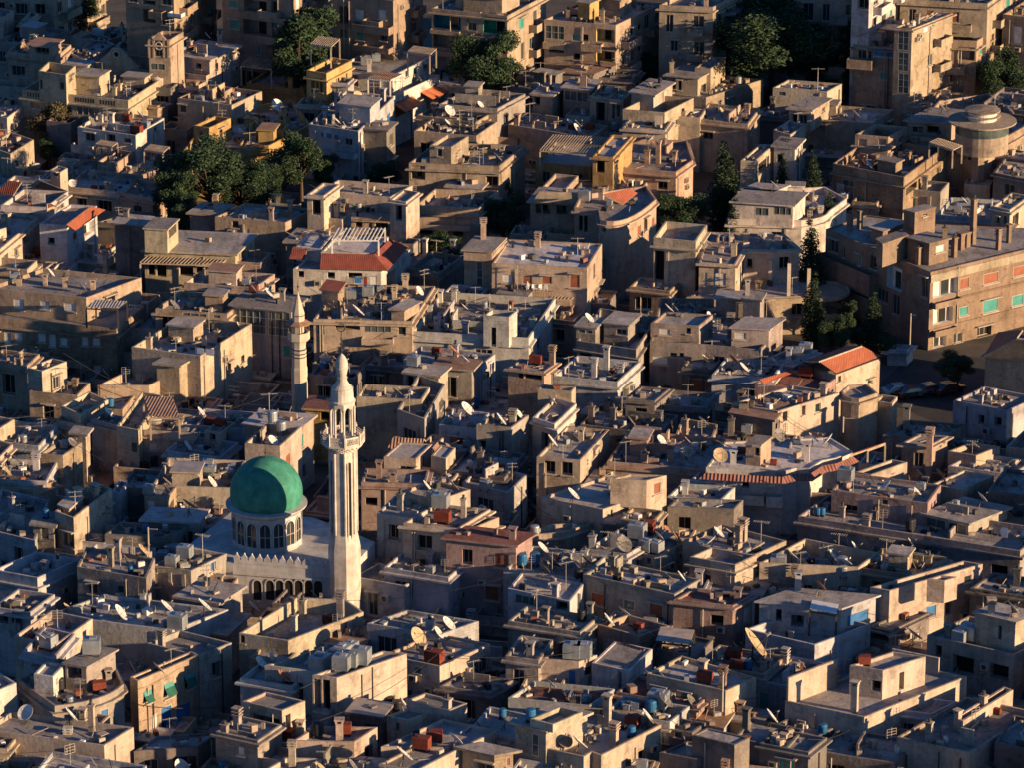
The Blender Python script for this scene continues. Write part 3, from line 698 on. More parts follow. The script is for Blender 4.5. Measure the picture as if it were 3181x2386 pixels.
# minaret
ZB = 4.0
mc = P('21', 748, 1570, ZM); mc = V((mc.x, mc.y, 0))
SUNW = 1
mi = thing('white_minaret', (mc.x, mc.y, 0), 'tall white octagonal minaret with lantern and bulb top', 'minaret')
def zrow(y, t='21', q=None): # height of a picture row on the minaret's axis
    d = ray(t, 748, y); q = q or mc; k = (q.y - EYE.y) / d.y; return EYE.z + d.z * k
A8 = pi / 8 - rad(14)
zs = zrow(1290); zt = zrow(540); zbal0 = zrow(485); zbal1 = zrow(400); zlan0 = zrow(405); zlan1 = zrow(150)
rs = 1.12
mb = MB(); rb = 1.36
mb.lathe([(rb, 0), (rb, zrow(1380)), (rs, zrow(1250))], 'mina', mc, 4 * 2, A8)
mb.lathe([(rs, zrow(1250)), (rs, zt)], 'mina', mc, 8, A8, cap=False)
mb.build('shaft', mi)
for i in range(8):
    a = A8 + 2 * pi * (i + .5) / 8; ap = rs * cos(pi / 8); h = 2 * rs * sin(pi / 8)
    cn = V((cos(a), sin(a), 0)); tn = V((-sin(a), cos(a), 0)); p0 = mc + cn * ap - tn * h / 2; F = Face(p0, p0 + tn * h, 0, 30)
    if i % 2 == 0:
        mb = MB(); z0 = zrow(1300); z1 = zrow(640); w = .24
        mb.face([F.pt(F.L / 2 - w / 2, z0, .006), F.pt(F.L / 2 + w / 2, z0, .006), F.pt(F.L / 2 + w / 2, z1, .006), F.pt(F.L / 2, z1 + .2, .006), F.pt(F.L / 2 - w / 2, z1, .006)], 'dark')
        for s in (-1, 1): mb.box(F.pt(F.L / 2 + s * (w / 2 + .05) - .045, z0, .003), F.e * .09, F.n * .09, V((0, 0, z1 - z0 + .1)), 'mina')
        mb.build('slit_window', mi)
    mb = MB(); mb.bar(mc + V((rs * cos(a - pi / 8), rs * sin(a - pi / 8), zrow(1250))), mc + V((rs * cos(a - pi / 8), rs * sin(a - pi / 8), zt)), .09, 'mina', 6); mb.build('corner_rib', mi)
mb = MB()
for k in range(4):
    z0 = zt + (zbal0 - zt) * k / 4; z1 = zt + (zbal0 - zt) * (k + 1) / 4; r = rs + .08 + .15 * k
    m_ = 24
    for i in range(m_):
        a = 2 * pi * (i + (k % 2) * .5) / m_; mb.cbox(mc + V((r * cos(a) * .93, r * sin(a) * .93, z0)), .22, .26, z1 - z0 - .02, 'mina', a)
mb.lathe([(rs * .98, zt - .02), (rs + .45, zbal0)], 'cream', mc, 16); mb.build('corbel', mi)
rbal = 1.78
mb = MB(); mb.lathe([(rs * .5, 0), (rbal + .06, 0), (rbal + .06, .14), (rs * .5, .14)], 'mina', mc + V((0, 0, zbal0)), 8, A8); mb.build('balcony_floor', mi)
for i in range(8):
    a0 = A8 + 2 * pi * i / 8; a1 = A8 + 2 * pi * (i + 1) / 8; p0 = mc + V((rbal * cos(a0), rbal * sin(a0), 0)); p1 = mc + V((rbal * cos(a1), rbal * sin(a1), 0)); F = Face(p0, p1, 0, 30)
    mb = MB(); z0 = zbal0 + .143; H = zbal1 - zbal0 - .1
    mb.box(F.pt(0, z0, 0), F.e * F.L, -F.n * .08, V((0, 0, H * .16)), 'mina'); mb.box(F.pt(0, z0 + H * .84, .003), F.e * F.L, -F.n * .1, V((0, 0, H * .16)), 'mina')
    for s in (0, F.L - .16): mb.box(F.pt(s, z0 + H * .16, 0), F.e * .16, -F.n * .08, V((0, 0, H * .68)), 'mina')
    nn = 7
    for j in range(nn):
        u = .16 + (F.L - .32) * j / nn; du = (F.L - .32) / nn
        mb.bar(F.pt(u, z0 + H * .16, -.04), F.pt(u + du, z0 + H * .84, -.04), .03, 'mina', 4); mb.bar(F.pt(u + du, z0 + H * .16, -.04), F.pt(u, z0 + H * .84, -.04), .03, 'mina', 4)
    mb.cbox(V((p0.x, p0.y, z0)), .13, .13, H + .16, 'mina', a0); mb.lathe([(0, 0), (.08, .07), (0, .2)], 'mina', V((p0.x, p0.y, z0 + H + .16)), 6); mb.build('lattice_panel', mi)
zf = zbal0 + .14; rl = .98
mb = MB(); mb.lathe([(rl + .1, zf), (rl + .1, zf + .35), (rl - .25, zf + .36)], 'mina', mc, 8, A8); mb.build('lantern_base', mi)
for i in range(8):
    a = A8 + 2 * pi * i / 8; mb = MB(); c = mc + V((rl * cos(a), rl * sin(a), 0))
    mb.lathe([(.14, zf + .35), (.10, zf + .5), (.10, zlan1 - .5), (.15, zlan1 - .3)], 'mina', c, 8); mb.build('column', mi)
mb = MB()
for i in range(8):
    a0 = A8 + 2 * pi * i / 8; a1 = A8 + 2 * pi * (i + 1) / 8; F = Face(mc + V((rl * 1.06 * cos(a0), rl * 1.06 * sin(a0), 0)), mc + V((rl * 1.06 * cos(a1), rl * 1.06 * sin(a1), 0)), 0, 30)
    L = F.L; z0 = zlan1 - .75; nn = 8; pts = [(0, z0 + .75 + .2), (0, z0)] + [(L / 2 - (L / 2 - .1) * cos(pi * k / nn), z0 + .62 * sin(pi * k / nn)) for k in range(nn + 1)] + [(L, z0), (L, z0 + .95)]
    half = len(pts) // 2
    for k in range(2, 2 + nn):
        p, q = pts[k], pts[k + 1]
        for d in (0, -.16): mb.face([F.pt(p[0], p[1], d), F.pt(q[0], q[1], d), F.pt(q[0], z0 + .95, d), F.pt(p[0], z0 + .95, d)], 'mina')
        mb.face([F.pt(p[0], p[1], 0), F.pt(q[0], q[1], 0), F.pt(q[0], q[1], -.16), F.pt(p[0], p[1], -.16)], 'mina')
    for d in (0, -.16):
        mb.face([F.pt(0, z0, d), F.pt(.1, z0, d), F.pt(.1, z0 + .95, d), F.pt(0, z0 + .95, d)], 'mina'); mb.face([F.pt(L - .1, z0, d), F.pt(L, z0, d), F.pt(L, z0 + .95, d), F.pt(L - .1, z0 + .95, d)], 'mina')
mb.build('arcade', mi)
zc0 = zlan1 + .2
zb0 = zrow(1659 - 1659 + 0); zbulb = zrow(1470, '11'); ztip = zrow(1380, '11'); zfin = zrow(1150, '11'); zneck = zrow(1590, '11')
mb = MB()
mb.lathe([(rl * 1.12, zc0), (rl * 1.14, zc0 + .12), (rl * .98, zc0 + .2), (rl * .93, zb0 - (zb0 - zc0) * .25), (rl * .82, zb0), (rl * .6, zb0 + (zneck - zb0) * .3), (.44, zneck - (zneck - zb0) * .35), (.38, zneck), (.38, zneck + .3), (.5, zbulb - .35), (.53, zbulb), (.45, zbulb + .4), (.26, zbulb + .75), (.1, ztip), (0, ztip + .1)], 'mina', mc, 20, cap=False)
for zz, rr in ((zneck + .02, .42), (zbulb - .32, .53), (zb0 - .2, .9)): mb.lathe([(rr - .05, zz), (rr + .03, zz + .03), (rr + .03, zz + .1), (rr - .05, zz + .13)], 'mina', mc, 20, cap=False)
mb.build('bulb_cap', mi)
mb = MB(); mb.bar(mc + V((0, 0, ztip)), mc + V((0, 0, zfin - .3)), .045, 'metal', 6)
for k, r in ((.15, .2), (.38, .16), (.58, .12)):
    mb.lathe([(0, -r), (r, 0), (0, r)], 'metal', mc + V((0, 0, ztip + (zfin - ztip) * k)), 8)
cc = mc + V((0, 0, zfin - .02)); q0 = None
for i in range(13):
    a = rad(-60 + 300 * i / 12) + rad(-210 + 90); q = cc + V((cos(a) * .33, 0, sin(a) * .33))
    if q0: mb.bar(q0, q, .05, 'metal', 5)
    q0 = q
mb.build('crescent_finial', mi)
# the old minaret behind
oc = P('11', 360, 1590, 6.0); oc = V((oc.x, oc.y, 0))
def zo(y): 
    d = ray('11', 360, y); k = (oc.y - EYE.y) / d.y; return EYE.z + d.z * k
om = thing('old_minaret', (oc.x, oc.y, 0), 'old tan stone minaret with conical cap and dark bands', 'minaret')
ro = .70
mb = MB(); mb.lathe([(ro * 1.1, 0), (ro * 1.1, zo(1500)), (ro, zo(1480)), (ro, zo(1330)), (ro * .92, zo(1320)), (ro * .95, zo(1290)), (ro * 1.05, zo(1262))], 'cream', oc, 8, A8); mb.build('shaft', om)
mb = MB()
for y0, y1 in ((1338, 1326), (1372, 1362), (1402, 1392), (1045, 1036)):
    rr = ro * 1.012 if y0 > 1100 else ro * .84; mb.lathe([(rr, zo(y0)), (rr, zo(y1))], 'band', oc, 8, A8)
mb.build('dark_band', om)
rbo = ro * 1.5
mb = MB(); mb.lathe([(ro * 1.05, zo(1262)), (rbo, zo(1250)), (rbo, zo(1182)), (rbo - .1, zo(1182)), (rbo - .1, zo(1240)), (ro * .5, zo(1238))], 'cream', oc, 8, A8); mb.build('balcony', om)
mb = MB(); mb.lathe([(ro * .74, zo(1240)), (ro * .74, zo(1110))], 'cream', oc, 8, A8)
mb.build('upper_stage', om)
mb = MB(); mb.lathe([(rbo * 1.12, zo(1118)), (rbo * 1.13, zo(1110)), (ro * .7, zo(1085))], 'rtin', oc, 8, A8, ); mb.build('canopy', om)
for i in range(8):
    a = A8 + 2 * pi * i / 8; mb = MB(); c = oc + V((rbo * .93 * cos(a), rbo * .93 * sin(a), 0)); mb.bar(c + V((0, 0, zo(1185))), c + V((0, 0, zo(1115))), .05, 'metal', 5); mb.build('post', om)
mb = MB(); mb.lathe([(ro * .83, zo(1095)), (ro * .83, zo(1040)), (ro * .86, zo(1035)), (0, zo(835))], 'cream', oc, 8, A8, cap=False); mb.build('conical_cap', om)
mb = MB(); mb.bar(oc + V((0, 0, zo(838))), oc + V((0, 0, zo(770))), .04, 'metal', 5); mb.lathe([(0, -.14), (.14, 0), (0, .14)], 'metal', oc + V((0, 0, zo(800))), 8); mb.build('finial', om)
# ================================================================ the quarter, roof by roof (pixels read off the photograph, heights in metres)
AP = dict(nm='apartment_block', cat='apartment block')
# ---------------- rows 0 ----------------
T = '00'
bld(T, 'brown apartment block with white balcony column', 'b', 17, (1075, -130), (1490, -80), (1850, -330), W=[('f', 1230, 80, 1335, 190, 'L'), ('f', 1390, 145, 1460, 215, 'g'), ('f', 1225, 0, 1335, 35, 'L'), ('f', 1390, -30, 1470, 40, 'g'), ('f', 1110, -20, 1180, 15, 'g')], BAL=[('f', 1475, 70, 1590, 110, 1.0, 'white')], **AP)
bld(T, 'brown apartment block with turquoise shuttered windows', 'b', 17, (1905, -150), (2520, -70), (2850, -330), W=[('f', 1970, 0, 2040, 65, 't'), ('f', 1975, 170, 2055, 245, 't'), ('f', 2090, 170, 2290, 300, 'L'), ('f', 2095, 0, 2290, 100, 'L'), ('f', 2330, 10, 2397, 105, 'o'), ('f', 2210, 390, 2240, 470, 't'), ('f', 2330, 185, 2400, 240, 't')], BAL=[('f', 2300, 110, 2525, 150, 1.0)], **AP)
bld(T, 'small pale house at top left corner', 'c', 10, (-160, 110), (25, 150), (120, 88), p=.4)
bld(T, 'tan hut with striped vault beside it', 'c', 9.5, (165, 190), (235, 205), (330, 110), p=.4)
bld(T, 'low shaded house behind the tan corner house', 'g', 8, (-60, 350), (250, 390), (600, 255), auto=(.3, .2))
bld(T, 'tan house with rusty rooftop veranda', 't', 10, (65, 440), (480, 490), (610, 380), W=[('f', 100, 560, 215, 650, 'g')], R=[((248, 385), (440, 405), (525, 350), 2.2, [('f', 300, 400, 420, 460, 'o')], .3, None, 'rtin')], cor=1)
bld(T, 'shaded blue grey house below the shed roofs', 'g', 9, (600, 450), (720, 510), (990, 375), p=.35)
bld(T, 'low house with white water tanks on top', 'c', 9, (640, 320), (900, 350), (1230, 250), p=.4, clut=1.6)
bld(T, 'shed row with tin eaves behind the palace gable', 'g', 8.5, (950, 465), (1240, 490), (1330, 400), p=0, roof='tin')
bl = bld(T, 'tower house with round oculus and ornate gable', 't', 14.5, (1275, 330), (1460, 340), (1575, 270), p=.7, W=[('f', 1290, 540, 1420, 600, 'G'), ('f', 1325, 345, 1408, 480, 'g')], cor=1, clut=.2, nm='tower_house')
bld(T, 'ochre house with white washed side wall', 'c', 11, (1470, 475), (1800, 520), (2055, 400), p=0, W=[('f', 1680, 540, 1730, 590, 'o'), ('r', 1910, 480, 1935, 520, 'g'), ('r', 1990, 460, 2015, 500, 'g'), ('r', 1845, 540, 1875, 600, 'o'), ('f', 1480, 655, 1620, 760, 'G'), ('f', 1630, 665, 1770, 770, 'G')], BAL=[('f', 1465, 590, 1800, 650, .8)])
pal = bld(T, 'old palace house with balustrade and curved gable', 's', 10, (190, 765), (1100, 860), (1470, 620), p=1.0, W=[('f', 255, 870, 400, 935, 'G'), ('f', 450, 900, 620, 980, 'G'), ('f', 660, 915, 860, 990, 'G')],
    R=[((330, 605), (565, 640), (650, 560), 4.3, [('f', 335, 680, 365, 760, 'D'), ('f', 510, 670, 548, 765, 'D'), ('r', 595, 585, 615, 615, 'o'), ('r', 595, 650, 620, 690, 'o')], 0, None, None, 1.0), ((650, 645), (850, 665), (940, 610), 2.9, [('f', 660, 655, 661, 656, 'g')], .15)], cor=1, nm='palace_house')
bld(T, 'tan room block in front of the palace', 't', 8, (865, 862), (1350, 908), (1440, 875), p=.2, W=[('f', 905, 915, 955, 1000, 'g')], clut=.6)
bld(T, 'flat house with many slim chimneys', 't', 9, (1525, 838), (1990, 900), (2250, 780), W=[('f', 1545, 900, 1600, 965, 'g')], clut=1.4)
bld(T, 'white house with rust red roof tank', 'w', 8, (665, 1088), (1165, 1160), (1410, 1010), p=.35, W=[('f', 735, 1140, 815, 1210, 'g'), ('f', 920, 1150, 990, 1215, 'o'), ('f', 1065, 1180, 1125, 1225, 'g'), ('r', 1320, 1085, 1350, 1130, 'g')], BAL=[('f', 645, 1205, 830, 1275, .9)], cor=0)
bld(T, 'sunlit house at the left frame edge', 'c', 8, (-150, 960), (60, 1010), (250, 870), p=.5)
bld(T, 'cracked tan house left of the dry tree', 's', 7, (-110, 1250), (90, 1320), (290, 1195), p=.5)
bld(T, 'terracotta brick house with pergolas', 'p', 6.2, (835, 1385), (985, 1410), (1145, 1300), p=.8, wall='wall', clut=.8)
bld(T, 'plain terrace house behind terracotta house', 'k', 5.2, (480, 1480), (1150, 1530), (1640, 1330), p=.4, clut=1.2)
bld(T, 'low cream house with square stair tower', 'c', 7, (560, 1600), (1060, 1650), (1230, 1500), p=.5, R=[((430, 1455), (515, 1480), (580, 1440), 3.4, [('f', 460, 1475, 495, 1505, 'o')], 0, None, None, .1)])
bld(T, 'pink walled house beside the pine trees', 'p', 7, (1060, 1655), (1310, 1700), (1430, 1575), p=.5)
bld(T, 'white house carrying ribbed red tile roofs', 'w', 6.6, (-60, 1640), (420, 1700), (600, 1560), p=.3, clut=.2)
tileroof(T, BL[-1], [((-30, 1659, 7.2), (110, 1680, 7.2), (185, 1560, 8.6), (70, 1545, 8.6))], 'tile')
tileroof(T, BL[-1], [((250, 1600, 7.2), (560, 1680, 7.2), (590, 1640, 8.4), (330, 1535, 8.4))], 'tile')
gable(bl, 0, .5, bl.F[0].L - .5, 14.4, .7, .2)
F_ = bl.F[0]; u_, z_ = F_.hit('00', 1366, 388); ringwin(bl, F_, u_, z_, .42, .12)
for x_ in (1285, 1325, 1412, 1450):
    u_, z_ = F_.hit('00', x_, 490); mb = MB(); mb.box(F_.pt(u_ - .12, z_, .004), F_.e * .24, F_.n * .18, V((0, 0, 2.0)), 'wall'); mb.build('pilaster', bl.e, bl.col)
gable(pal, 2, pal.F[2].L * .3, pal.F[2].L * .72, 9.9, 1.9, .5)
F_ = pal.F[2]; ringwin(pal, F_, F_.L * .51, 11.6, .38, -.3)
F_ = pal.F[0]
for x0_, x1_, y_ in ((235, 395, 800), (435, 605, 820), (645, 820, 840), (860, 1000, 850)):
    u0_ = F_.hit('00', x0_, y_)[0]; u1_ = F_.hit('00', x1_, y_ + 10)[0]; mb = MB(); n_ = int((u1_ - u0_) / .3)
    for k_ in range(n_): mb.box(F_.pt(u0_ + (u1_ - u0_) * k_ / n_, 9.25, .002), F_.e * .15, F_.n * .01, V((0, 0, .5)), 'dark')
    o_ = mb.build('balustrade_openings', pal.e); o_['kind'] = 'stuff'
T = '01'
bld(T, 'tan apartment block with rounded corner balconies', 'b', 16.5, (640, -60), (1165, 5), (1420, -170), W=[('f', 840, 80, 915, 170, 'w'), ('f', 1040, 80, 1105, 165, 'w'), ('f', 845, 260, 915, 345, 't'), ('f', 1050, 260, 1110, 350, 'o'), ('f', 700, 50, 780, 200, 'L'), ('f', 705, 240, 780, 330, 'G')], BAL=[('f', 850, 170, 1165, 235, 1.2), ('f', 860, 350, 1165, 395, 1.2)], **AP)
bld(T, 'apartment block with teal and green loggias', 't', 15, (1495, 68), (2145, 135), (2480, -45), p=.5, W=[('f', 1510, 110, 1745, 245, 'LT'), ('f', 1800, 190, 1880, 260, 'g'), ('f', 1938, 145, 2130, 285, 'LG'), ('f', 1510, 290, 1745, 410, 'L'), ('f', 1938, 320, 2130, 450, 'L'), ('f', 1800, 370, 1840, 440, 'w')], R=[((1770, -40), (2100, -10), (2250, -80), 2.6)], BAL=[('f', 1495, 240, 1745, 275, .5), ('f', 1930, 285, 2145, 325, .5), ('f', 1540, 425, 1800, 470, .5)], cor=1, **AP)
yl = bld(T, 'house with yellow loggia and orange awnings', 'w', 8, (600, 755), (1165, 825), (1565, 640), p=.9, W=[('r', 1185, 860, 1270, 990, 'LY'), ('r', 1290, 930, 1310, 965, 'g'), ('r', 1370, 830, 1400, 880, 'g')],
    R=[((600, 605), (1160, 650), (1535, 460), 3.2, [('f', 710, 640, 745, 740, 'g'), ('f', 800, 640, 865, 740, 'r'), ('r', 1425, 540, 1465, 590, 'g'), ('r', 1340, 575, 1370, 640, 'g'), ('r', 1270, 600, 1300, 660, 'g')], 0, None, None, .3)], clut=.3)
awning(yl, T, 1, 1175, 1330, 800, 7.0, 1.5, .7); awning(yl, T, 1, 1400, 1550, 680, 7.0, 1.6, .6)
yt = bld(T, 'orange ochre tower room with pergola', 'y', 11.5, (420, 600), (592, 628), (810, 515), p=.9, W=[('f', 460, 670, 490, 790, 'o'), ('f', 500, 670, 525, 790, 'o'), ('f', 535, 670, 560, 790, 'o')], clut=.5)
bld(T, 'ochre terrace wall house under the tower', 'y', 7.2, (-100, 710), (400, 770), (620, 640), p=.5, roof='roof', clut=.5)
bld(T, 'ochre roofed villa behind left pergola', 'y', 9, (-160, 420), (90, 450), (370, 300), p=.35, W=[('r', 215, 400, 245, 470, 'w'), ('r', 300, 350, 335, 400, 'w'), ('r', 120, 440, 150, 520, 'o')])
bld(T, 'white house with blue shutters and red cloth', 'u', 9.4, (440, 1062), (865, 1125), (1172, 830), p=.35, W=[('f', 540, 1130, 570, 1180, 'b'), ('f', 590, 1140, 640, 1190, 'b'), ('f', 655, 1150, 700, 1200, 'b'), ('f', 750, 1185, 815, 1245, 'g'), ('f', 545, 1190, 705, 1245, 'r'), ('r', 1050, 1010, 1078, 1110, 'b'), ('r', 1112, 965, 1140, 1060, 'b'), ('r', 890, 1150, 915, 1240, 'w')], R=[((700, 890), (965, 925), (1050, 850), 2.6, [('f', 800, 905, 830, 960, 'w')], .2)], BAL=[('f', 520, 1255, 865, 1300, 1.0)], clut=1.2)
bld(T, 'yellow house with curved terrace walls', 'y', 7.6, (-640, 1295), (-350, 1310), (-280, 1262), (-130, 1270), (0, 1245), (95, 1250), (455, 1065), (300, 850), (-400, 960), p=.9, R=[((-552, 1075), (-415, 1095), (-230, 1010), 3.0, [('f', -500, 1120, -470, 1190, 'g'), ('r', -330, 1100, -300, 1180, 'o')], 0, None, None, .9)], clut=1.5, auto=(.45, .3))
bld(T, 'shaded white house right of the awnings', 'w', 7.4, (1530, 590), (1662, 655), (1850, 545), p=.4, W=[('r', 1690, 740, 1730, 800, 'g'), ('r', 1760, 700, 1800, 760, 'g')])
bld(T, 'cluttered house with white roof screen', 'g', 9, (1560, 890), (2060, 930), (2300, 800), p=.4, clut=1.6)
bld(T, 'tan house crowded with roof junk', 't', 8, (1345, 1120), (1880, 1165), (2060, 1040), p=.7, clut=1.8)
bld(T, 'low tan wall house before the white screen', 't', 8.2, (1370, 985), (1870, 1050), (2040, 950), p=.5, clut=1.6)
bld(T, 'dark balcony house with tall stair tower', 't', 8.6, (1300, 1395), (2075, 1425), (2300, 1245), p=.7, W=[('f', 1320, 1290, 1440, 1400, 'D'), ('f', 1320, 1420, 1440, 1540, 'L'), ('f', 1960, 1510, 2080, 1600, 'o')], R=[((1478, 1245), (1662, 1262), (1812, 1165), 3.0, [('f', 1545, 1275, 1585, 1340, 'g')], 0, None, None, .5)], cor=1, clut=1.2)
bld(T, 'tan twin towered house with tall openings', 'c', 8.4, (500, 1640), (1140, 1690), (1330, 1590), p=.6, clut=.8)
T = '02'
bld(T, 'tan corner block with glazed bay and loggias', 't', 13, (250, 165), (865, 215), (1262, 25), p=.3, W=[('f', 258, 215, 425, 335, 'G'), ('f', 490, 288, 552, 345, 't'), ('f', 575, 292, 630, 352, 'o'), ('f', 698, 250, 880, 362, 'LY'), ('f', 698, 425, 880, 530, 'LY'), ('f', 500, 455, 560, 510, 'o'), ('f', 290, 410, 420, 450, 'L'), ('r', 990, 235, 1020, 300, 'g'), ('r', 1055, 205, 1085, 260, 'g'), ('r', 1112, 125, 1155, 245, 'g'), ('r', 1060, 390, 1085, 440, 'g')], R=[((540, 20), (640, 35), (720, 0), 2.8, (), .2, 'y'), ((700, -20), (900, 10), (1000, -50), 2.6)], BAL=[('f', 248, 345, 435, 400, .5), ('f', 690, 365, 890, 395, .9, 'metal')], cor=0, **AP)
bld(T, 'grey block with potted plants on terrace', 'g', 11.5, (1262, 218), (1725, 270), (1900, 130), p=.6, W=[('f', 1318, 320, 1412, 385, 't'), ('f', 1582, 332, 1665, 370, 't'), ('f', 1470, 352, 1490, 390, 'o'), ('f', 1530, 320, 1570, 420, 'L')], R=[((1350, 95), (1880, 130), (2000, 20), 2.7, [('f', 1735, 110, 1790, 190, 'o'), ('f', 1820, 130, 1860, 180, 'g'), ('f', 1460, 130, 1560, 200, 'L')], .3)], BAL=[('f', 1440, 430, 1740, 470, 1.0)], cor=1, **AP)
bld(T, 'stepped tan house below the grey block', 't', 7.0, (1300, 800), (1640, 835), (2135, 678), p=.3, W=[('f', 1310, 700, 1311, 701, 'g')], R=[((1300, 650), (1570, 672), (1725, 592), 2.6, [('f', 1330, 690, 1380, 760, 'o'), ('f', 1400, 690, 1430, 770, 'o'), ('r', 1600, 720, 1640, 800, 'o')], .3), ((1545, 580), (1680, 590), (1808, 490), 3.4, (), 0)])
bld(T, 'low house under sloping grey tin roof', 'd', 7.6, (-160, 720), (330, 800), (560, 640), p=.4, clut=1.4)
bld(T, 'grey hut under one big tin sheet', 'd', 8.4, (400, 622), (670, 640), (865, 560), p=0, roof='rtin')
bld(T, 'dark low house cluttered with dishes', 'd', 7.8, (680, 660), (1010, 680), (1095, 600), p=.4, clut=2)
bld(T, 'brown house with greenish glass upper room', 'b', 9.2, (415, 758), (640, 782), (725, 700), p=0, W=[('f', 420, 775, 635, 868, 'G'), ('f', 480, 965, 610, 1030, 'o')], clut=.4)
bld(T, 'slim house with tall dark doorway', 't', 9.4, (642, 820), (795, 838), (905, 745), p=.4, W=[('f', 695, 872, 770, 1040, 'D')])
bld(T, 'house with two narrow tall windows', 't', 9.4, (797, 845), (930, 860), (1000, 780), p=.5, W=[('f', 835, 890, 856, 1020, 'o'), ('f', 876, 895, 900, 1000, 'o')])
bld(T, 'brick house with open roofless top room', 's', 9.6, (925, 935), (1285, 965), (1535, 838), p=2.3, W=[('f', 985, 1065, 1070, 1145, 'o'), ('f', 1165, 1075, 1255, 1155, 'o'), ('r', 1380, 1020, 1410, 1070, 'g'), ('r', 1460, 990, 1490, 1050, 'g')], wall='stone', cor=0, clut=.3)
bld(T, 'pale box room behind the roofless house', 'c', 10.4, (1000, 795), (1190, 825), (1352, 718), p=0, W=[('r', 1230, 760, 1270, 800, 'g')], clut=.4)
bld(T, 'low house with curved roof parapet', 't', 7, (-60, 1065), (640, 1180), (800, 1075), p=.5, clut=1.5)
bld(T, 'dim hut with flat dark overhanging roof', 't', 8.6, (150, 812), (320, 828), (440, 740), p=0, W=[('f', 165, 830, 215, 900, 'D')])
bld(T, 'yellow house with slatted roof over glazed terrace', 'y', 7.0, (175, 1392), (650, 1430), (815, 1250), p=.3, clut=.1)
bld(T, 'tan stair tower beside slatted roof', 'y', 10, (668, 1335), (842, 1350), (1010, 1165), p=.25, W=[('f', 700, 1365, 770, 1480, 'D'), ('r', 850, 1345, 880, 1390, 'o')], cor=1, clut=.4)
bld(T, 'wide terrace house with three tall chimneys', 'p', 7.6, (850, 1428), (1382, 1475), (1530, 1370), (1480, 1200), (1000, 1190), p=.5, W=[('f', 1225, 1555, 1310, 1625, 'o'), ('f', 950, 1550, 1020, 1610, 'o')], cor=1, clut=.4)
bld(T, 'tan house with single dark window', 's', 8, (1548, 1020), (2000, 1065), (2105, 925), p=.4, W=[('f', 1610, 1132, 1700, 1200, 'o')], cor=1)
bld(T, 'pale house at a row of white boxes', 'c', 8, (1938, 1375), (2060, 1382), (2225, 1240), p=.4, W=[('r', 2090, 1370, 2180, 1470, 'D')])
bld(T, 'small tent roofed room with lit gable', 'c', 7.6, (235, 1600), (440, 1620), (545, 1505), p=.7, clut=.3)
T = '03'
bld(T, 'pale block behind the big pine', 'u', 13, (260, 50), (525, 80), (745, -30), p=.5, auto=(.7, .3), **AP)
bld(T, 'small white block touching the big pine', 'w', 12.5, (-60, 0), (155, 30), (310, -50), p=.4, **AP)
bld(T, 'tall white block at the top edge', 'w', 19, (735, -110), (885, -90), (1200, -280), p=.4, W=[('r', 1060, 80, 1080, 140, 't'), ('r', 910, 150, 940, 220, 'g'), ('r', 920, 0, 960, 40, 'g')], **AP)
bld(T, 'white wing beside the tall white block', 'w', 14, (990, 20), (1060, 40), (1190, -60), p=.4, **AP)
bld(T, 'stair tower apartment with tall strip window', 't', 15.2, (1098, 232), (1250, 248), (1600, 110), p=.2, W=[('f', 1128, 260, 1222, 430, 'G'), ('f', 1128, 445, 1222, 610, 'G'), ('f', 1128, 625, 1222, 800, 'G'), ('r', 1350, 195, 1392, 275, 'w'), ('r', 1420, 180, 1445, 232, 't')], cor=1, clut=1.3, **AP)
bld(T, 'tan apartment wing with sunny loggia terrace', 'b', 12, (1258, 325), (1808, 350), (2055, 190), p=1.0, W=[('f', 1290, 400, 1490, 510, 'L'), ('f', 1640, 400, 1790, 515, 'L'), ('f', 1520, 410, 1570, 480, 't'), ('f', 1310, 630, 1382, 700, 'o'), ('f', 1520, 640, 1592, 705, 'o'), ('r', 1830, 400, 1862, 460, 't'), ('r', 1960, 340, 1992, 400, 't')], cor=1, **AP)
bld(T, 'shaded apartment wing with blue balcony screen', 'b', 12.4, (745, 380), (1100, 410), (1290, 300), p=.4, W=[('f', 920, 405, 1090, 485, 'b'), ('f', 970, 612, 1040, 680, 't'), ('f', 790, 420, 900, 500, 'L')], BAL=[('f', 710, 460, 925, 540, 1.2)], cor=1, **AP)
bld(T, 'dark block at the top right corner', 'b', 14, (2030, 120), (2350, 160), (2600, 0), p=.6, auto=(.7, .4), **AP)
bld(T, 'house with white box tank left of palms', 'c', 8.2, (55, 750), (520, 785), (648, 715), p=.25, W=[('f', 100, 780, 170, 820, 'G')], clut=1.2)
bld(T, 'tan stair hut house with broad blue terrace', 't', 6.8, (200, 1005), (905, 1055), (1095, 935), p=.5, R=[((195, 935), (382, 950), (542, 852), 3.0, [('f', 225, 975, 262, 1060, 'D'), ('f', 280, 980, 350, 1060, 'g'), ('r', 480, 920, 500, 960, 'g')], .3)], clut=.5)
bld(T, 'house with open topped square penthouse', 't', 9.4, (762, 1150), (1045, 1175), (1212, 1085), p=1.3, W=[('f', 790, 1190, 860, 1270, 'L'), ('f', 960, 1190, 1030, 1270, 'D'), ('r', 1070, 1200, 1110, 1290, 'o'), ('r', 1140, 1170, 1180, 1250, 'g')], cor=1, clut=.2)
bld(T, 'large brown house with many tall chimneys', 'b', 8, (570, 1400), (1180, 1520), (1560, 1240), p=1.1, W=[('f', 650, 1540, 770, 1600, 'G'), ('r', 1200, 1560, 1290, 1640, 'L')], cor=1, clut=1.2)
bld(T, 'small open cream house left of cypress', 'c', 8, (60, 1112), (205, 1155), (338, 1070), p=.6)
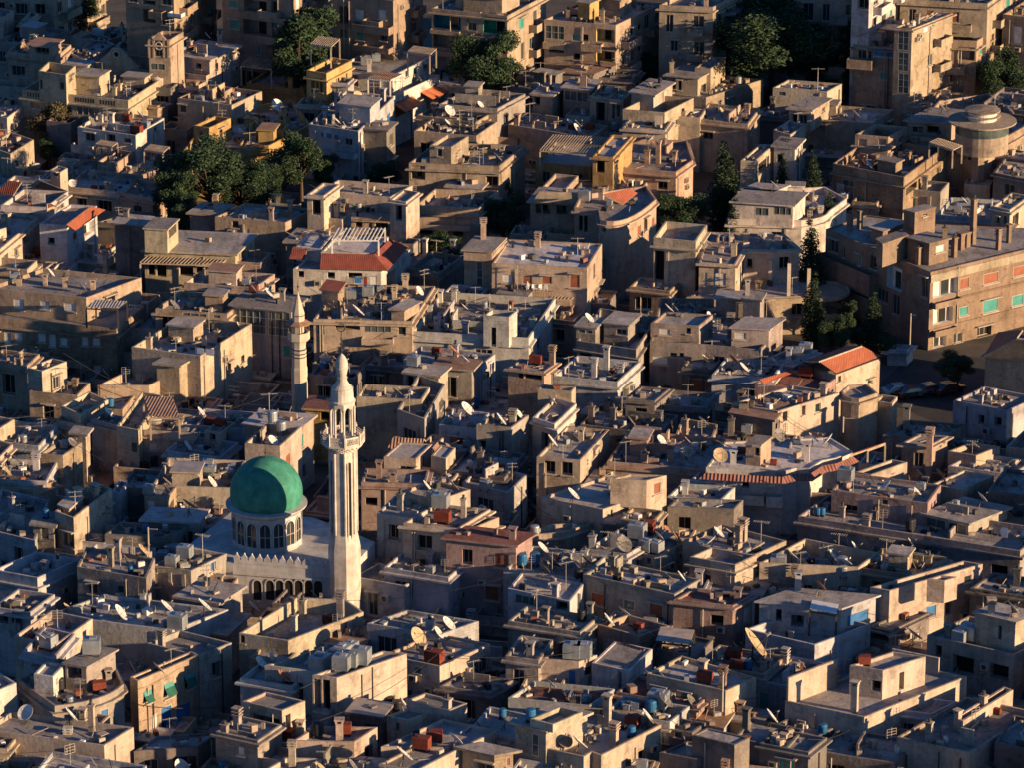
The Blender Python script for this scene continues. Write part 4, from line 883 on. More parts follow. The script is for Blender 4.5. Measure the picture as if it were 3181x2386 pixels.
bld(T, 'white house with many small windows', 'w', 8.2, (65, 1255), (245, 1275), (312, 1205), p=0, W=[('r', 255, 1330, 270, 1400, 'o'), ('r', 285, 1300, 300, 1360, 'o'), ('f', 90, 1320, 140, 1400, 'D')])
rt = bld(T, 'round cornered house with glazed rotunda', 't', 8.6, *([(1225, 1160), (1690, 1215)] + curved(T, (1720, 1230), (1850, 1262), (1985, 1215), 5) + [(2215, 1085), (2330, 930), (1900, 800), (1480, 860)]), p=.9, W=[(0, 1240, 1220, 1680, 1290, 'L'), (2, 1730, 1290, 1760, 1370, 'o')], R=[((1210, 1035), (1545, 1060), (1760, 960), 2.8, [('f', 1250, 1080, 1350, 1140, 'g'), ('f', 1380, 1080, 1480, 1140, 'D')], .35)], cor=1, clut=.8)
bld(T, 'shaded house between roofs and palms', 'd', 6, (-150, 980), (190, 1010), (420, 900), p=.4)
bld(T, 'dark shop building at right frame edge', 'd', 7, (1950, 1480), (2350, 1560), (2500, 1350), p=.3)
bld(T, 'cluttered low house beside the rotunda', 't', 7.5, (1160, 905), (1560, 950), (1850, 830), p=.5, clut=2)
bld(T, 'dark house at far right edge', 'd', 9, (1830, 900), (2300, 960), (2500, 800), p=.5, clut=1.6)
# ---------------- rows 1 ----------------
T = '10'
wh = bld(T, 'white house with long red tiled eaves', 'u', 10, (338, 258), (572, 272), (832, 105), p=.3, W=[('f', 410, 378, 470, 440, 'o'), ('f', 415, 597, 480, 642, 'o'), ('r', 640, 560, 668, 630, 'r'), ('r', 690, 520, 720, 600, 'g'), ('r', 625, 330, 660, 400, 'r'), ('r', 720, 250, 810, 350, 'LW')], cor=0, clut=0)
tileroof(T, wh, [((650, 318, 10.0), (908, 140, 10.0), (785, 108, 11.6), (572, 268, 11.2))], 'tile')
tileroof(T, wh, [((395, 150, 10.6), (492, 115, 10.6), (440, 85, 11.6), (395, 85, 11.6))], 'tile')
bld(T, 'arched white upper house behind tiled eaves', 'w', 9.8, (5, 100), (395, 120), (585, -20), p=.5, W=[('r', 490, 60, 512, 130, 'o'), ('r', 515, 40, 545, 120, 'o')], clut=.3)
bld(T, 'tan house with sunlit side at left edge', 'c', 9, (-240, 420), (-15, 490), (335, 200), p=.4, W=[('r', 125, 470, 160, 545, 'g'), ('r', 200, 350, 245, 420, 'o'), ('r', 30, 520, 70, 580, 'o')], clut=.5)
bld(T, 'small flat house with open doorway niche', 's', 8, (-90, 625), (232, 655), (318, 575), p=.7, W=[('f', 85, 660, 155, 700, 'o')], clut=.2)
gc = bld(T, 'bare concrete house with slotted porch roof', 's', 8.6, (1240, 495), (2020, 530), (2185, 365), p=0, W=[('f', 1255, 610, 1330, 700, 'D'), ('f', 1345, 615, 1430, 715, 'D'), ('f', 1540, 630, 1660, 710, 'D'), ('f', 1685, 625, 1740, 680, 'o'), ('f', 1755, 630, 1855, 680, 'o'), ('r', 2060, 470, 2110, 600, 'D')], R=[((1240, 305), (1435, 318), (1528, 230), 3.0, [('r', 1450, 270, 1515, 360, 'D')], .15)], clut=.1, auto=(.2, .1))
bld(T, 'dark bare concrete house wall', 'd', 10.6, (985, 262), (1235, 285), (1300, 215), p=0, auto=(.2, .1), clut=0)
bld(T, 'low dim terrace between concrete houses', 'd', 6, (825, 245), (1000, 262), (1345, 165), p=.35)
bld(T, 'flat house at the foot of pine trees', 't', 7.6, (1630, 175), (1860, 190), (1980, 110), p=0, auto=(.4, .2))
bld(T, 'flat house with outdoor roof posts', 't', 8, (1845, 200), (2450, 250), (2700, 130), p=.3, W=[('f', 1990, 235, 2050, 295, 'g'), ('f', 2110, 300, 2140, 360, 'w')], clut=1)
la = bld(T, 'large apartment house with white shutters', 'b', 7.6, (-220, 1050), (1000, 1160), (1375, 865), p=.9, W=[('f', 35, 1190, 95, 1300, 'w'), ('f', 130, 1190, 195, 1270, 'w'), ('f', 325, 1200, 395, 1280, 'w'), ('f', 420, 1210, 480, 1320, 'w'), ('f', 515, 1240, 580, 1310, 'w'), ('f', 700, 1230, 760, 1310, 'w'), ('f', 795, 1240, 860, 1310, 'w'), ('f', 715, 1475, 780, 1590, 'w'), ('f', 800, 1475, 870, 1560, 'w'), ('f', 580, 1200, 650, 1320, 'D')],
    R=[((-120, 810), (740, 895), (1215, 722), 3.2, [('f', 115, 905, 205, 1000, 'w'), ('f', 345, 920, 425, 995, 'w'), ('f', 545, 938, 650, 1015, 'w'), ('r', 900, 880, 990, 930, 'o')], 0, 't', None, .4)], BAL=[('f', -100, 1335, 800, 1400, 1.2)], cor=1, clut=0, auto=(.4, .35), **AP)
bld(T, 'house with white grid windows and parapet', 't', 8.6, (1335, 990), (1950, 1035), (2150, 880), p=.5, W=[('f', 1565, 1020, 1780, 1110, 'G'), ('f', 1830, 1030, 1900, 1120, 'G'), ('f', 1395, 1045, 1440, 1190, 'D'), ('f', 1450, 1045, 1495, 1190, 'D')], BAL=[('f', 1555, 1125, 1930, 1185, .5)], cor=1)
bld(T, 'pale terrace house behind the grid windows', 'c', 8, (1580, 765), (2190, 810), (2360, 690), p=.6, clut=1.2)
bld(T, 'stone walled house with tall sunlit flank', 's', 8, (1130, 1320), (1720, 1398), (2162, 1118), p=.9, W=[('r', 1950, 1450, 1985, 1530, 'o'), ('r', 2072, 1390, 2100, 1450, 'o')], wall='stone', cor=0, auto=(.3, 0))
bld(T, 'low house behind ribbed stone wall', 's', 5.6, (840, 1650), (1280, 1655), (1712, 1438), p=.8, wall='stone', cor=0, auto=(.2, 0))
bld(T, 'stone stair house with sunlit end wall', 'c', 8.4, (235, 1500), (360, 1530), (572, 1445), p=.4, wall='stone', cor=0)
bld(T, 'low cluttered house below white shutters', 't', 7.2, (-100, 1445), (225, 1490), (340, 1380), p=.4, clut=2)
bld(T, 'hut with flat slab roof on stone house', 't', 7.2, (1345, 1470), (1540, 1490), (1660, 1420), p=0, clut=.6)
T = '11'
bld(T, 'left tower of twin towered tan house', 'c', 11, (425, 8), (568, 22), (705, -80), p=.25, W=[('f', 470, 40, 542, 182, 'D')], cor=1, clut=0, nm='stair_tower', cat='stair tower')
bld(T, 'right tower of twin towered tan house', 'c', 11, (1135, 55), (1275, 75), (1390, -15), p=.25, W=[('f', 1185, 72, 1240, 232, 'D')], cor=1, clut=0, nm='stair_tower', cat='stair tower')
bld(T, 'recessed house front between two towers', 't', 7.0, (565, 190), (1140, 215), (1240, 120), p=.3, W=[('f', 610, 215, 770, 295, 'L'), ('f', 840, 225, 900, 290, 'o'), ('f', 1010, 235, 1120, 300, 'L')], clut=.5)
bld(T, 'house with stained ochre parapet wall', 't', 8.6, (1350, 105), (1900, 122), (2065, -25), p=.9, W=[('f', 1400, 280, 1500, 350, 'D'), ('f', 1680, 285, 1765, 370, 'D')], BAL=[('f', 1310, 215, 1840, 260, 1.1)])
vi = bld(T, 'white villa with red mansard roof skirts', 'w', 8.0, (305, 648), (1060, 672), (1310, 480), p=.15, W=[('f', 350, 665, 400, 720, 'D'), ('f', 600, 675, 665, 730, 'D'), ('f', 775, 680, 900, 735, 'D')], R=[((545, 500), (1000, 512), (1125, 372), 1.85, [('f', 600, 510, 601, 511, 'g')], 0, None, 'roofw', .25), ((330, 455), (545, 478), (640, 360), 1.85, (), 0, None, 'roofw', .25)], clut=0, cor=0, nm='villa', cat='villa')
tileroof(T, vi, [((535, 645, 8.2), (1120, 660, 8.2), (1002, 522, 9.42), (548, 512, 9.42)), ((1120, 660, 8.2), (1300, 455, 8.2), (1138, 390, 9.42), (1002, 522, 9.42))], 'tilev')
tileroof(T, vi, [((270, 560, 8.6), (405, 565, 8.6), (425, 475, 9.5), (300, 468, 9.5))], 'tilev')
bld(T, 'long flat roofed block with small red hut', 't', 8.8, (480, 1080), (1328, 1100), (1525, 795), p=.35, W=[('f', 510, 1100, 580, 1215, 'G'), ('f', 665, 1105, 880, 1170, 'L'), ('f', 915, 1130, 1150, 1195, 'G'), ('f', 1205, 1130, 1275, 1218, 'g')], R=[((550, 830), (690, 850), (745, 775), 2.2, (), .2, 'p', 'tile'), ((1150, 1000), (1260, 1010), (1390, 940), 1.6)], BAL=[('f', 900, 1205, 1170, 1260, .8)], clut=1.5, auto=(.3, .1))
bld(T, 'block with white gridded glass front', 'g', 9, (-220, 962), (290, 1012), (420, 900), p=0, W=[('f', -210, 990, 75, 1200, 'G'), ('f', 90, 1010, 285, 1225, 'G'), ('f', 220, 1305, 305, 1410, 't')], clut=.4)
bld(T, 'long pale street front with stair tower', 'w', 7.6, (1325, 1185), (2330, 1245), (2560, 900), p=.8, clut=1.3, R=[((1940, 1050), (2160, 1065), (2230, 1010), 3.8, [('f', 2005, 1150, 2050, 1330, 'o')], 0, None, None, .5)], cor=1)
bb = bld(T, 'tan house with people on long balcony', 't', 10, (2012, 600), (2830, 640), (2960, 430), p=.2, W=[('f', 2275, 705, 2360, 780, 'r'), ('f', 2440, 708, 2530, 778, 'r'), ('f', 2680, 692, 2768, 812, 'r'), ('f', 2100, 695, 2190, 770, 'w')], R=[((1770, 490), (2012, 505), (2120, 395), 1.2)], BAL=[('f', 2010, 800, 2560, 850, 1.2, 'metal', False)], roof='roofw', cor=0, clut=.5)
bld(T, 'stair tower with ladder of dark panes', 't', 10.6, (1772, 485), (2008, 500), (2110, 400), p=.15, W=[('f', 1880, 515, 1935, 860, 'G')], cor=1, clut=0, nm='stair_tower', cat='stair tower')
bld(T, 'shadowed low house before the glass front', 'd', 6, (445, 1560), (830, 1595), (930, 1480), p=.4, clut=1.5)
bld(T, 'pale house with tall dark doorway niche', 'c', 8, (1270, 1545), (1555, 1580), (1635, 1510), p=0, W=[('f', 1280, 1570, 1340, 1690, 'D')], clut=.5)
bld(T, 'house under corrugated sheets by the alley', 'g', 7.4, (1510, 1500), (1840, 1525), (1910, 1450), p=0, roof='rtin', clut=.5)
bld(T, 'flat house along the narrow alley', 'u', 7, (1250, 1425), (1890, 1500), (2042, 1380), p=.4, clut=1.4)
bld(T, 'shadowed roofs behind the minaret cap', 'd', 5.6, (880, 1470), (1260, 1500), (1400, 1380), p=.4, clut=2)
bld(T, 'sunken blue roof under the tall towers', 'u', 5.8, (1260, 600), (1560, 640), (1720, 480), p=.4)
bld(T, 'shaded house with striped chimney pots', 'd', 6.6, (1300, 640), (1560, 690), (1760, 540), p=.6, clut=1.5)
T = '12'
cv = bld(T, 'curved corner house with pink walls', 'p', 10.6, *([(510, 118), (716, 138), (728, 212)] + curved(T, (730, 225), (965, 215), (1214, 48), 8) + [(1130, -70), (560, 10)]), p=.5, W=[(0, 548, 190, 580, 320, 'D'), (0, 592, 192, 622, 330, 'D'), (3, 750, 300, 830, 335, 'g'), (4, 872, 335, 915, 400, 'r'), (8, 1050, 270, 1088, 365, 'r'), (10, 1175, 205, 1195, 280, 'r'), (6, 975, 300, 1000, 380, 'r')], cor=1, clut=.3, nm='curved_house')
tileroof(T, cv, [((930, 92, 12.2), (1052, -5, 12.2), (985, -45, 13.4), (760, 5, 13.4))], 'tile')
bld(T, 'pink wing with two columned loggias', 'p', 9.6, (130, 75), (510, 100), (600, -10), p=0, W=[('f', 175, 60, 300, 172, 'L'), ('f', 355, 100, 450, 178, 'L')], cor=0, clut=.3)
tileroof(T, BL[-1], [((150, 70, 9.9), (520, 85, 9.9), (560, -10, 11.1), (210, -20, 11.1))], 'tiled')
ct = bld(T, 'cream tower house with tall blank wall', 'c', 11, (1190, 378), (1552, 412), (1650, 268), p=.9, W=[('f', 1195, 490, 1280, 880, 'D')], cor=1, clut=.3, auto=(.1, .05), nm='tower_house')
bld(T, 'cream wing with shuttered double window', 'c', 9.4, (1580, 592), (1892, 612), (1968, 482), (2215, 488), (2440, 475), (2300, 350), (1655, 330), p=.15, W=[(0, 1620, 675, 1650, 800, 'w'), (0, 1705, 680, 1810, 795, 'w'), (2, 1990, 560, 2040, 640, 'o')], clut=.8, cor=1)
bld(T, 'ruined terrace with bare columns', 's', 6, (1510, 880), (1900, 905), (2500, 880), (2590, 700), (2000, 560), p=.15, clut=.3, auto=(.2, .1))
bld(T, 'grey flats with rusty glass railing', 'g', 7.6, (530, 1265), (1040, 1345), (1230, 1060), p=.9, W=[('f', 560, 1350, 655, 1420, 'L'), ('f', 915, 1410, 985, 1450, 't'), ('f', 710, 1420, 790, 1450, 'r')], R=[((525, 1145), (690, 1162), (760, 1090), 2.5, [('f', 540, 1165, 670, 1205, 'G')], .2), ((765, 1115), (970, 1140), (1070, 1050), 2.7, [('f', 870, 1165, 970, 1215, 'g')], .2)], clut=1.2)
bld(T, 'grey flats with long glazed roof rail', 'g', 7.4, (1160, 1270), (1640, 1300), (2095, 1345), (2290, 1180), (2160, 900), (1250, 900), p=.9, W=[(0, 1180, 1400, 1310, 1475, 'w'), (0, 1330, 1370, 1390, 1405, 'o'), (0, 1410, 1370, 1450, 1410, 'o'), (1, 1700, 1400, 1800, 1460, 'g')], R=[((1165, 1115), (1580, 1140), (1700, 1040), 2.8, [('f', 1235, 1160, 1330, 1218, 'w'), ('f', 1470, 1155, 1510, 1205, 'o')], 0, None, None, .3), ((1860, 1160), (2180, 1175), (2300, 1090), 2.9, [('f', 1880, 1190, 1985, 1255, 'w')], .2), ((1958, 905), (2105, 925), (2142, 865), 3.8)], clut=1.2)
bld(T, 'pinkish rooftop room with open sides', 'p', 8, (-60, 1500), (250, 1535), (362, 1455), p=.15, W=[('f', 30, 1540, 70, 1590, 'D'), ('f', 80, 1545, 230, 1600, 'D')], cor=1, clut=1)
bld(T, 'blue roofed house with banded chimneys', 'u', 6.8, (330, 1570), (880, 1625), (1078, 1445), p=.6, clut=1.2)
bld(T, 'dark house row in the shaded lane', 'd', 6, (1430, 1500), (1700, 1520), (1800, 1380), p=.4, clut=1.2)
bld(T, 'shaded house with cream hut and dishes', 'u', 6.4, (1690, 1560), (2212, 1590), (2330, 1440), p=.5, clut=1.8)
T = '13'
bld(T, 'white terrace house with cloth covered room', 'w', 7.4, *([(-330, 215), (300, 232)] + curved(T, (330, 228), (480, 200), (545, 150), 4) + [(690, 40), (500, -60), (-250, -20)]), p=.7, R=[((-290, 75), (228, 108), (335, 5), 3.0, [('f', -100, 120, 20, 190, 'G'), ('f', 60, 115, 215, 185, 'G')], .3), ((-200, -30), (60, -10), (180, -60), 3.0)], cor=1, clut=.8)
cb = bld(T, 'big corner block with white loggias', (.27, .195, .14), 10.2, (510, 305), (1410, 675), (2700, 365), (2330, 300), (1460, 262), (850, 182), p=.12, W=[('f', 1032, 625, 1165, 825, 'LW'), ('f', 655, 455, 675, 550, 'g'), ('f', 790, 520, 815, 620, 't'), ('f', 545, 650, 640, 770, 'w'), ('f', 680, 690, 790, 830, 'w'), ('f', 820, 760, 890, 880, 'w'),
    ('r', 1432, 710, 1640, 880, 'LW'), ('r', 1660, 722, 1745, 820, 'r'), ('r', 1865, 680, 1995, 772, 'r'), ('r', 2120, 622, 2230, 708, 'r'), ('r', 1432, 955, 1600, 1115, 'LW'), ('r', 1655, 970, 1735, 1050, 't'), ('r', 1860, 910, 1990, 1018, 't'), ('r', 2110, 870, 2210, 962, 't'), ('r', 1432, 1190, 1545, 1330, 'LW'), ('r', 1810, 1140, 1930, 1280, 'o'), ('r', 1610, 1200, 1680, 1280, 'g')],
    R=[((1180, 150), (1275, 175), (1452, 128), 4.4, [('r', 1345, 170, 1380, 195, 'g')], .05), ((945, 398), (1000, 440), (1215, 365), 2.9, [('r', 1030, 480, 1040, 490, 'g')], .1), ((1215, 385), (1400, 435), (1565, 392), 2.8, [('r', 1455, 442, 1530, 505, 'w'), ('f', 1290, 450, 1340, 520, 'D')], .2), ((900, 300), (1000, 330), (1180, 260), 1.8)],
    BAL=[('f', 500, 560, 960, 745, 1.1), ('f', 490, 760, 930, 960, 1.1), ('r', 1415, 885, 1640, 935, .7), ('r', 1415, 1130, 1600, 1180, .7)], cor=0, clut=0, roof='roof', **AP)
for y_ in (842, 1062):
    F_ = cb.F[1]; z_ = F_.hit(T, 1900, y_)[1]; mb = MB(); mb.box(F_.pt(.02, z_, .003), F_.e * (F_.L - .04), F_.n * .12, V((0, 0, .22)), 'wall'); mb.build('floor_band', cb.e, cb.col)
F_ = cb.F[1]; mb = MB(); mb.box(F_.pt(.02, cb.z - 1.0, .003), F_.e * (F_.L - .04), F_.n * .1, V((0, 0, .8)), 'wall'); mb.build('floor_band', cb.e, jit(PAL['t'], .03))
bld(T, 'low pale garden wall house in the dark street', 'u', 3.6, (1040, 1345), (1205, 1352), (1260, 1300), p=.2, auto=(0, 0), clut=0)
bld(T, 'cream house at right edge with slit windows', 'c', 10, (1940, 110), (2092, 142), (2260, 20), p=.3, W=[('f', 1978, 200, 2002, 252, 'o'), ('f', 2036, 192, 2062, 262, 'o')], cor=1)
bld(T, 'pale roofs behind the big corner block', 'u', 7, (1450, 185), (1950, 215), (2080, 60), p=.5)
rr = bld(T, 'white house under ribbed red gable roof', 'c', 6.4, (300, 1480), (598, 1560), (975, 1420), p=.1, W=[('r', 610, 1570, 640, 1620, 'o'), ('r', 870, 1600, 910, 1640, 'g')], clut=0, cor=0)
tileroof(T, rr, [((598, 1545, 6.6), (985, 1398, 6.6), (820, 1308, 8.3), (450, 1442, 8.3)), ((690, 1310, 6.6), (330, 1440, 6.6), (450, 1442, 8.3), (820, 1308, 8.3))], 'tile')
sh = bld(T, 'stone house with arched windows and hip roof', 's', 8, (1882, 1385), (2300, 1425), (2550, 1250), p=.1, cor=1, clut=0, auto=(0, 0))
tileroof(T, sh, [((1865, 1395, 8.2), (2320, 1435, 8.2), (2260, 1250, 11), (2150, 1240, 11)), ((2320, 1435, 8.2), (2580, 1240, 8.2), (2400, 1180, 11), (2260, 1250, 11)), ((1990, 1190, 8.2), (1865, 1395, 8.2), (2150, 1240, 11), (2200, 1170, 11))], 'tile')
bld(T, 'house with red tank and small tiled hut', 'k', 6.0, (-100, 1640), (440, 1700), (640, 1560), p=.4, roof='roofr', clut=.4)
tileroof(T, BL[-1], [((-20, 1640, 6.4), (215, 1550, 6.4), (170, 1535, 7.0), (-60, 1600, 7.0))], 'tile')
bld(T, 'shaded house with white and grey tanks', 'u', 6.8, (0, 1420), (230, 1440), (440, 1345), p=.4, clut=.8)
# ---------------- rows 2 ----------------
T = '20'
bld(T, 'roofless white walled yard house', 'c', 6, (525, 170), (690, 245), (930, 118), p=.6, cor=0, clut=.8)
bld(T, 'low white house below the yard walls', 'c', 6.4, (485, 292), (720, 335), (800, 262), p=.6, clut=.5)
bld(T, 'tall blank grey wall house in shade', 'g', 8, (785, 285), (1010, 335), (1110, 275), p=.5, auto=(.1, .1))
bld(T, 'cream house with stepped stone wall end', 'c', 7.4, (1190, 378), (1650, 408), (1770, 250), p=.6, W=[('f', 1280, 490, 1350, 560, 'w'), ('f', 1480, 490, 1580, 540, 'w')], cor=1, clut=1)
bld(T, 'rough stone house end with barred window', 's', 7.8, (1000, 345), (1188, 380), (1400, 80), p=.8, W=[('f', 1125, 482, 1185, 575, 'G')], wall='stone', cor=0, clut=.4)
bld(T, 'house with two red oil tanks', 'c', 7, (1755, 385), (1900, 405), (2025, 312), p=.3, W=[('f', 1800, 402, 1850, 482, 'o')], clut=.4)
bld(T, 'shaded roof terrace with hanging cables', 'u', 6, (1560, 330), (2212, 380), (2400, 240), p=.5, clut=1.6)
bld(T, 'house with blue barrels on its corner', 't', 7, (340, 582), (540, 600), (705, 485), p=.5, clut=1.2)
bld(T, 'narrow pale hut by the grey wall', 'c', 7.6, (620, 410), (735, 425), (772, 382), p=0, clut=.2)
bld(T, 'shaded terrace at left with blue barrels', 'u', 6, (-80, 470), (330, 520), (500, 340), p=.5, clut=1.6)
lw = bld(T, 'tall house with big sunlit side wall', 'c', 8.8, (470, 1075), (632, 1135), (962, 882), p=.9, W=[('r', 915, 1030, 950, 1060, 'g'), ('r', 870, 1090, 905, 1115, 'g')], R=[((515, 1030), (590, 1060), (700, 960), 1.2)], cor=0, clut=.9)
bld(T, 'narrow shaded house joined to sunlit wall', 'u', 8.6, (962, 900), (1030, 930), (1100, 830), p=.3, auto=(.2, .2))
bld(T, 'lean to roofed house with framed window', 'g', 7.0, (285, 1195), (460, 1215), (520, 1120), p=0, W=[('f', 350, 1205, 418, 1320, 'g')], clut=.3)
bld(T, 'low shaded house with sunlit corner patch', 't', 7, (-120, 845), (280, 890), (480, 815), p=.5)
bld(T, 'shaded flat roof with square stone chimney', 'u', 5.8, (-120, 1230), (300, 1330), (420, 980), p=.4, clut=.8)
bld(T, 'long house with pale garden wall edge', 'c', 6.6, (1310, 855), (1990, 880), (2110, 640), p=.8, clut=1.6, cor=0)
bld(T, 'pinkish hut with white double doors', 'p', 7, (1240, 945), (1440, 965), (1515, 865), p=.15, W=[('f', 1262, 985, 1332, 1110, 'w')], clut=.3)
bld(T, 'shaded house with pale slab canopies', 'u', 5.6, (1230, 1160), (1690, 1180), (1770, 1085), p=0, clut=.2, roof='roofw')
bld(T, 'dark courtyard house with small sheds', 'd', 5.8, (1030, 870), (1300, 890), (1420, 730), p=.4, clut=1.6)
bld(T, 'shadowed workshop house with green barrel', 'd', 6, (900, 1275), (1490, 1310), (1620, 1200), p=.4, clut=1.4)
bld(T, 'white edged sunken terrace at left', 'u', 6, (-60, 1580), (320, 1650), (690, 1490), p=.9, clut=1)
bld(T, 'long shaded wall house near the mosque', 'g', 7.6, (660, 1555), (1255, 1655), (1330, 1480), p=.3, W=[('f', 755, 1690, 840, 1790, 'g'), ('f', 1005, 1715, 1065, 1785, 'g')], clut=1.2)
bld(T, 'shaded flat house with cardboard boxed roof', 'g', 7.2, (1300, 1545), (1640, 1590), (1950, 1440), p=.3, W=[('r', 1805, 1500, 1860, 1590, 'b'), ('f', 1310, 1560, 1345, 1600, 'o')], clut=1.6)
bld(T, 'cluttered shaded house behind the long wall', 'u', 6, (660, 1490), (1180, 1530), (1340, 1390), p=.4, clut=2)
bld(T, 'sunlit stubby house at left edge', 'c', 8, (-160, 340), (-10, 370), (125, 285), p=.3)
bld(T, 'small lit house below stubby house', 'c', 7, (-160, 560), (0, 610), (110, 500), p=.5)
bld(T, 'shaded low roofs at far left', 'u', 5.8, (-120, 800), (400, 820), (500, 640), p=.5, clut=2)
T = '21'
bld(T, 'house with long sunlit parapet behind dome', 'c', 8, (-110, 495), (192, 520), (378, 348), p=.8, cor=0, clut=.8)
bld(T, 'pale vaulted tin roof house', 'p', 6.8, (-110, 340), (330, 385), (480, 270), p=0, roof='roofw', clut=1)
bld(T, 'house under dark red awning', 'y', 7, (410, 200), (640, 215), (700, 120), p=0, roof='roofr', W=[('f', 540, 225, 635, 300, 'D')], clut=.3)
bld(T, 'stone house right of the minaret lantern', 's', 6.6, (850, 90), (1410, 120), (1480, 10), p=.5, clut=.8)
bld(T, 'shaded yard house right of the minaret', 'd', 5.8, (860, 200), (1420, 250), (1500, 120), p=.4, clut=1.2)
bld(T, 'long alley house with small lit windows', 'g', 8, (1200, 200), (1435, 285), (1612, -20), p=.9, W=[('r', 1560, 120, 1590, 190, 'o'), ('r', 1460, 220, 1480, 290, 'w')], cor=0)
tn = bld(T, 'gabled shed with grey tin roof', 'c', 5.8, (1085, 610), (1360, 628), (1500, 500), p=.1, clut=0, cor=0, nm='gabled_shed', cat='shed')
tileroof(T, tn, [((1078, 608, 6.2), (1372, 622, 6.2), (1432, 455, 7.6), (1165, 440, 7.6)), ((1510, 520, 6.2), (1190, 430, 6.2), (1165, 440, 7.6), (1432, 455, 7.6))], 'rtin')
tn2 = bld(T, 'small gabled shed with rust brown roof', 'c', 5.8, (1490, 600), (1618, 625), (1700, 530), p=.1, clut=0, cor=0, nm='gabled_shed', cat='shed')
tileroof(T, tn2, [((1608, 618, 6.2), (1705, 520, 6.2), (1555, 472, 7.4), (1488, 548, 7.4)), ((1400, 600, 6.2), (1608, 618, 5.9), (1488, 548, 7.4), (1440, 560, 7.2))], 'rtin')
bld(T, 'house with blue tanks and red awnings', 'g', 7, (1880, 335), (2180, 360), (2330, 250), p=.4, W=[('f', 1905, 470, 1960, 540, 'o'), ('f', 2150, 420, 2200, 520, 'D')], clut=1.2)
bld(T, 'shaded wall with old brick arches', 'k', 6.8, (890, 830), (1440, 845), (1475, 720), p=.4, W=[('f', 925, 960, 1030, 1030, 'D')], clut=.8)
bld(T, 'house with three tilted dishes on terrace', 'c', 10.2, (1225, 905), (1540, 990), (1828, 890), p=.3, clut=.2)
bld(T, 'mossy white edged house with air units', 'u', 9.6, (1025, 1092), (1390, 1150), (1540, 1000), p=.25, clut=1)
bld(T, 'house with giant white dish and rusty tank', 'c', 9.8, (1250, 1180), (1720, 1230), (2000, 1060), p=.3, clut=.7)
bld(T, 'pink walled yard with lit inner corner', 'p', 9.6, (1480, 1190), (1840, 1230), (2075, 1130), p=.9, clut=.2)
bld(T, 'house with faded red painted roof', 'k', 9.5, (1620, 1315), (2220, 1380), (2360, 1290), p=0, roof='roofr', clut=.5)
bld(T, 'shaded pale house at minaret foot right', 'u', 5.2, (1180, 1360), (1790, 1460), (1930, 1330), p=.4, W=[('f', 1210, 1400, 1300, 1460, 'D')], clut=1)
bld(T, 'shaded house with blue roof tanks', 'u', 5.4, (1085, 1560), (1640, 1650), (1830, 1480), p=.4, clut=1.5)
bld(T, 'dark low house with flat aerials', 'd', 5, (1880, 1520), (2230, 1600), (2400, 1480), p=.4, clut=1.4)
bld(T, 'shaded terrace behind the dishes', 'u', 5.6, (1760, 830), (2150, 920), (2320, 760), p=.4, clut=.8)
bld(T, 'dark shaded house between sheds and lane', 'd', 5.4, (1640, 730), (2120, 790), (2300, 580), p=.4, clut=1.2)
bld(T, 'shaded blue roof house before the alley', 'u', 5.4, (1560, 330), (1880, 370), (1990, 230), p=.4, clut=1.2)
bld(T, 'house with curved pale yard wall', 'u', 4.6, (820, 1640), (1260, 1720), (1480, 1600), p=.5, clut=.8)
T = '22'
bld(T, 'stone hut with two dishes on top', 's', 7.4, (195, 25), (485, 48), (522, 5), p=.2, clut=.3)
bld(T, 'whitewashed house with folded bright walls', 'w', 7, (150, 270), (340, 330), (528, 150), p=.5, clut=1)
bld(T, 'cream house with two black windows', 'c', 7.6, (185, 610), (560, 640), (808, 375), p=.3, W=[('f', 250, 645, 345, 755, 'o'), ('f', 400, 655, 495, 770, 'o'), ('r', 670, 540, 690, 600, 'o')], cor=0, clut=.5)
bld(T, 'broad shaded terrace with pinkish parapet', 'p', 6.8, (790, 650), (1640, 720), (1810, 450), p=.5, clut=1.4, auto=(.2, .1))
cw = bld(T, 'cream house with long sunlit wall and tanks', 'c', 7.8, (225, 955), (755, 1062), (1302, 880), p=.25, W=[('r', 1242, 1100, 1262, 1190, 'o'), ('r', 930, 1120, 1020, 1180, 'D')], R=[((820, 800), (1130, 815), (1302, 768), 3.1, [('r', 1190, 830, 1255, 930, 'r'), ('f', 1115, 830, 1130, 920, 'w')], 0, None, None, .2)], cor=0, clut=.3)
wt = bld(T, 'white terrace house with red tile edging', 'w', 9, *([(1640, 700), (2160, 730)] + [(2300, 735), (2420, 705), (2530, 712), (2640, 640), (2760, 620), (2900, 560), (2700, 440), (1800, 480)]), p=.15, W=[(0, 1950, 800, 2010, 880, 'D'), (0, 1890, 800, 1930, 880, 'w'), (1, 2170, 800, 2240, 880, 'w')], roof='roofw', R=[((1985, 505), (2110, 520), (2200, 450), 2.4, [('f', 2060, 530, 2105, 600, 'o')], .1, 'p')], BAL=[(0, 1890, 880, 2150, 960, 1.0), (1, 2160, 890, 2300, 980, 1.0)], cor=0, clut=.3)
skirt(wt, wt.F and quad(T, [(1640, 700), (2160, 730), (2300, 735), (2420, 705), (2530, 712), (2640, 640), (2760, 620), (2900, 560), (2700, 440), (1800, 480)], 8.9), [0, 1, 2, 3, 4, 5, 6], 8.4, .45, .5, 'tiled')
bld(T, 'small white house with frosted roof', 'u', 6.6, (1500, 815), (1790, 845), (1885, 755), p=.25, W=[('f', 1510, 880, 1511, 881, 'g')], clut=.5)
bld(T, 'shaded pale roofs below white house', 'u', 5.8, (1310, 950), (1770, 985), (1890, 870), p=.5, clut=1)
bld(T, 'dark shaded yard house with round window', 'd', 5.2, (1310, 1040), (1880, 1060), (1960, 980), p=.3)
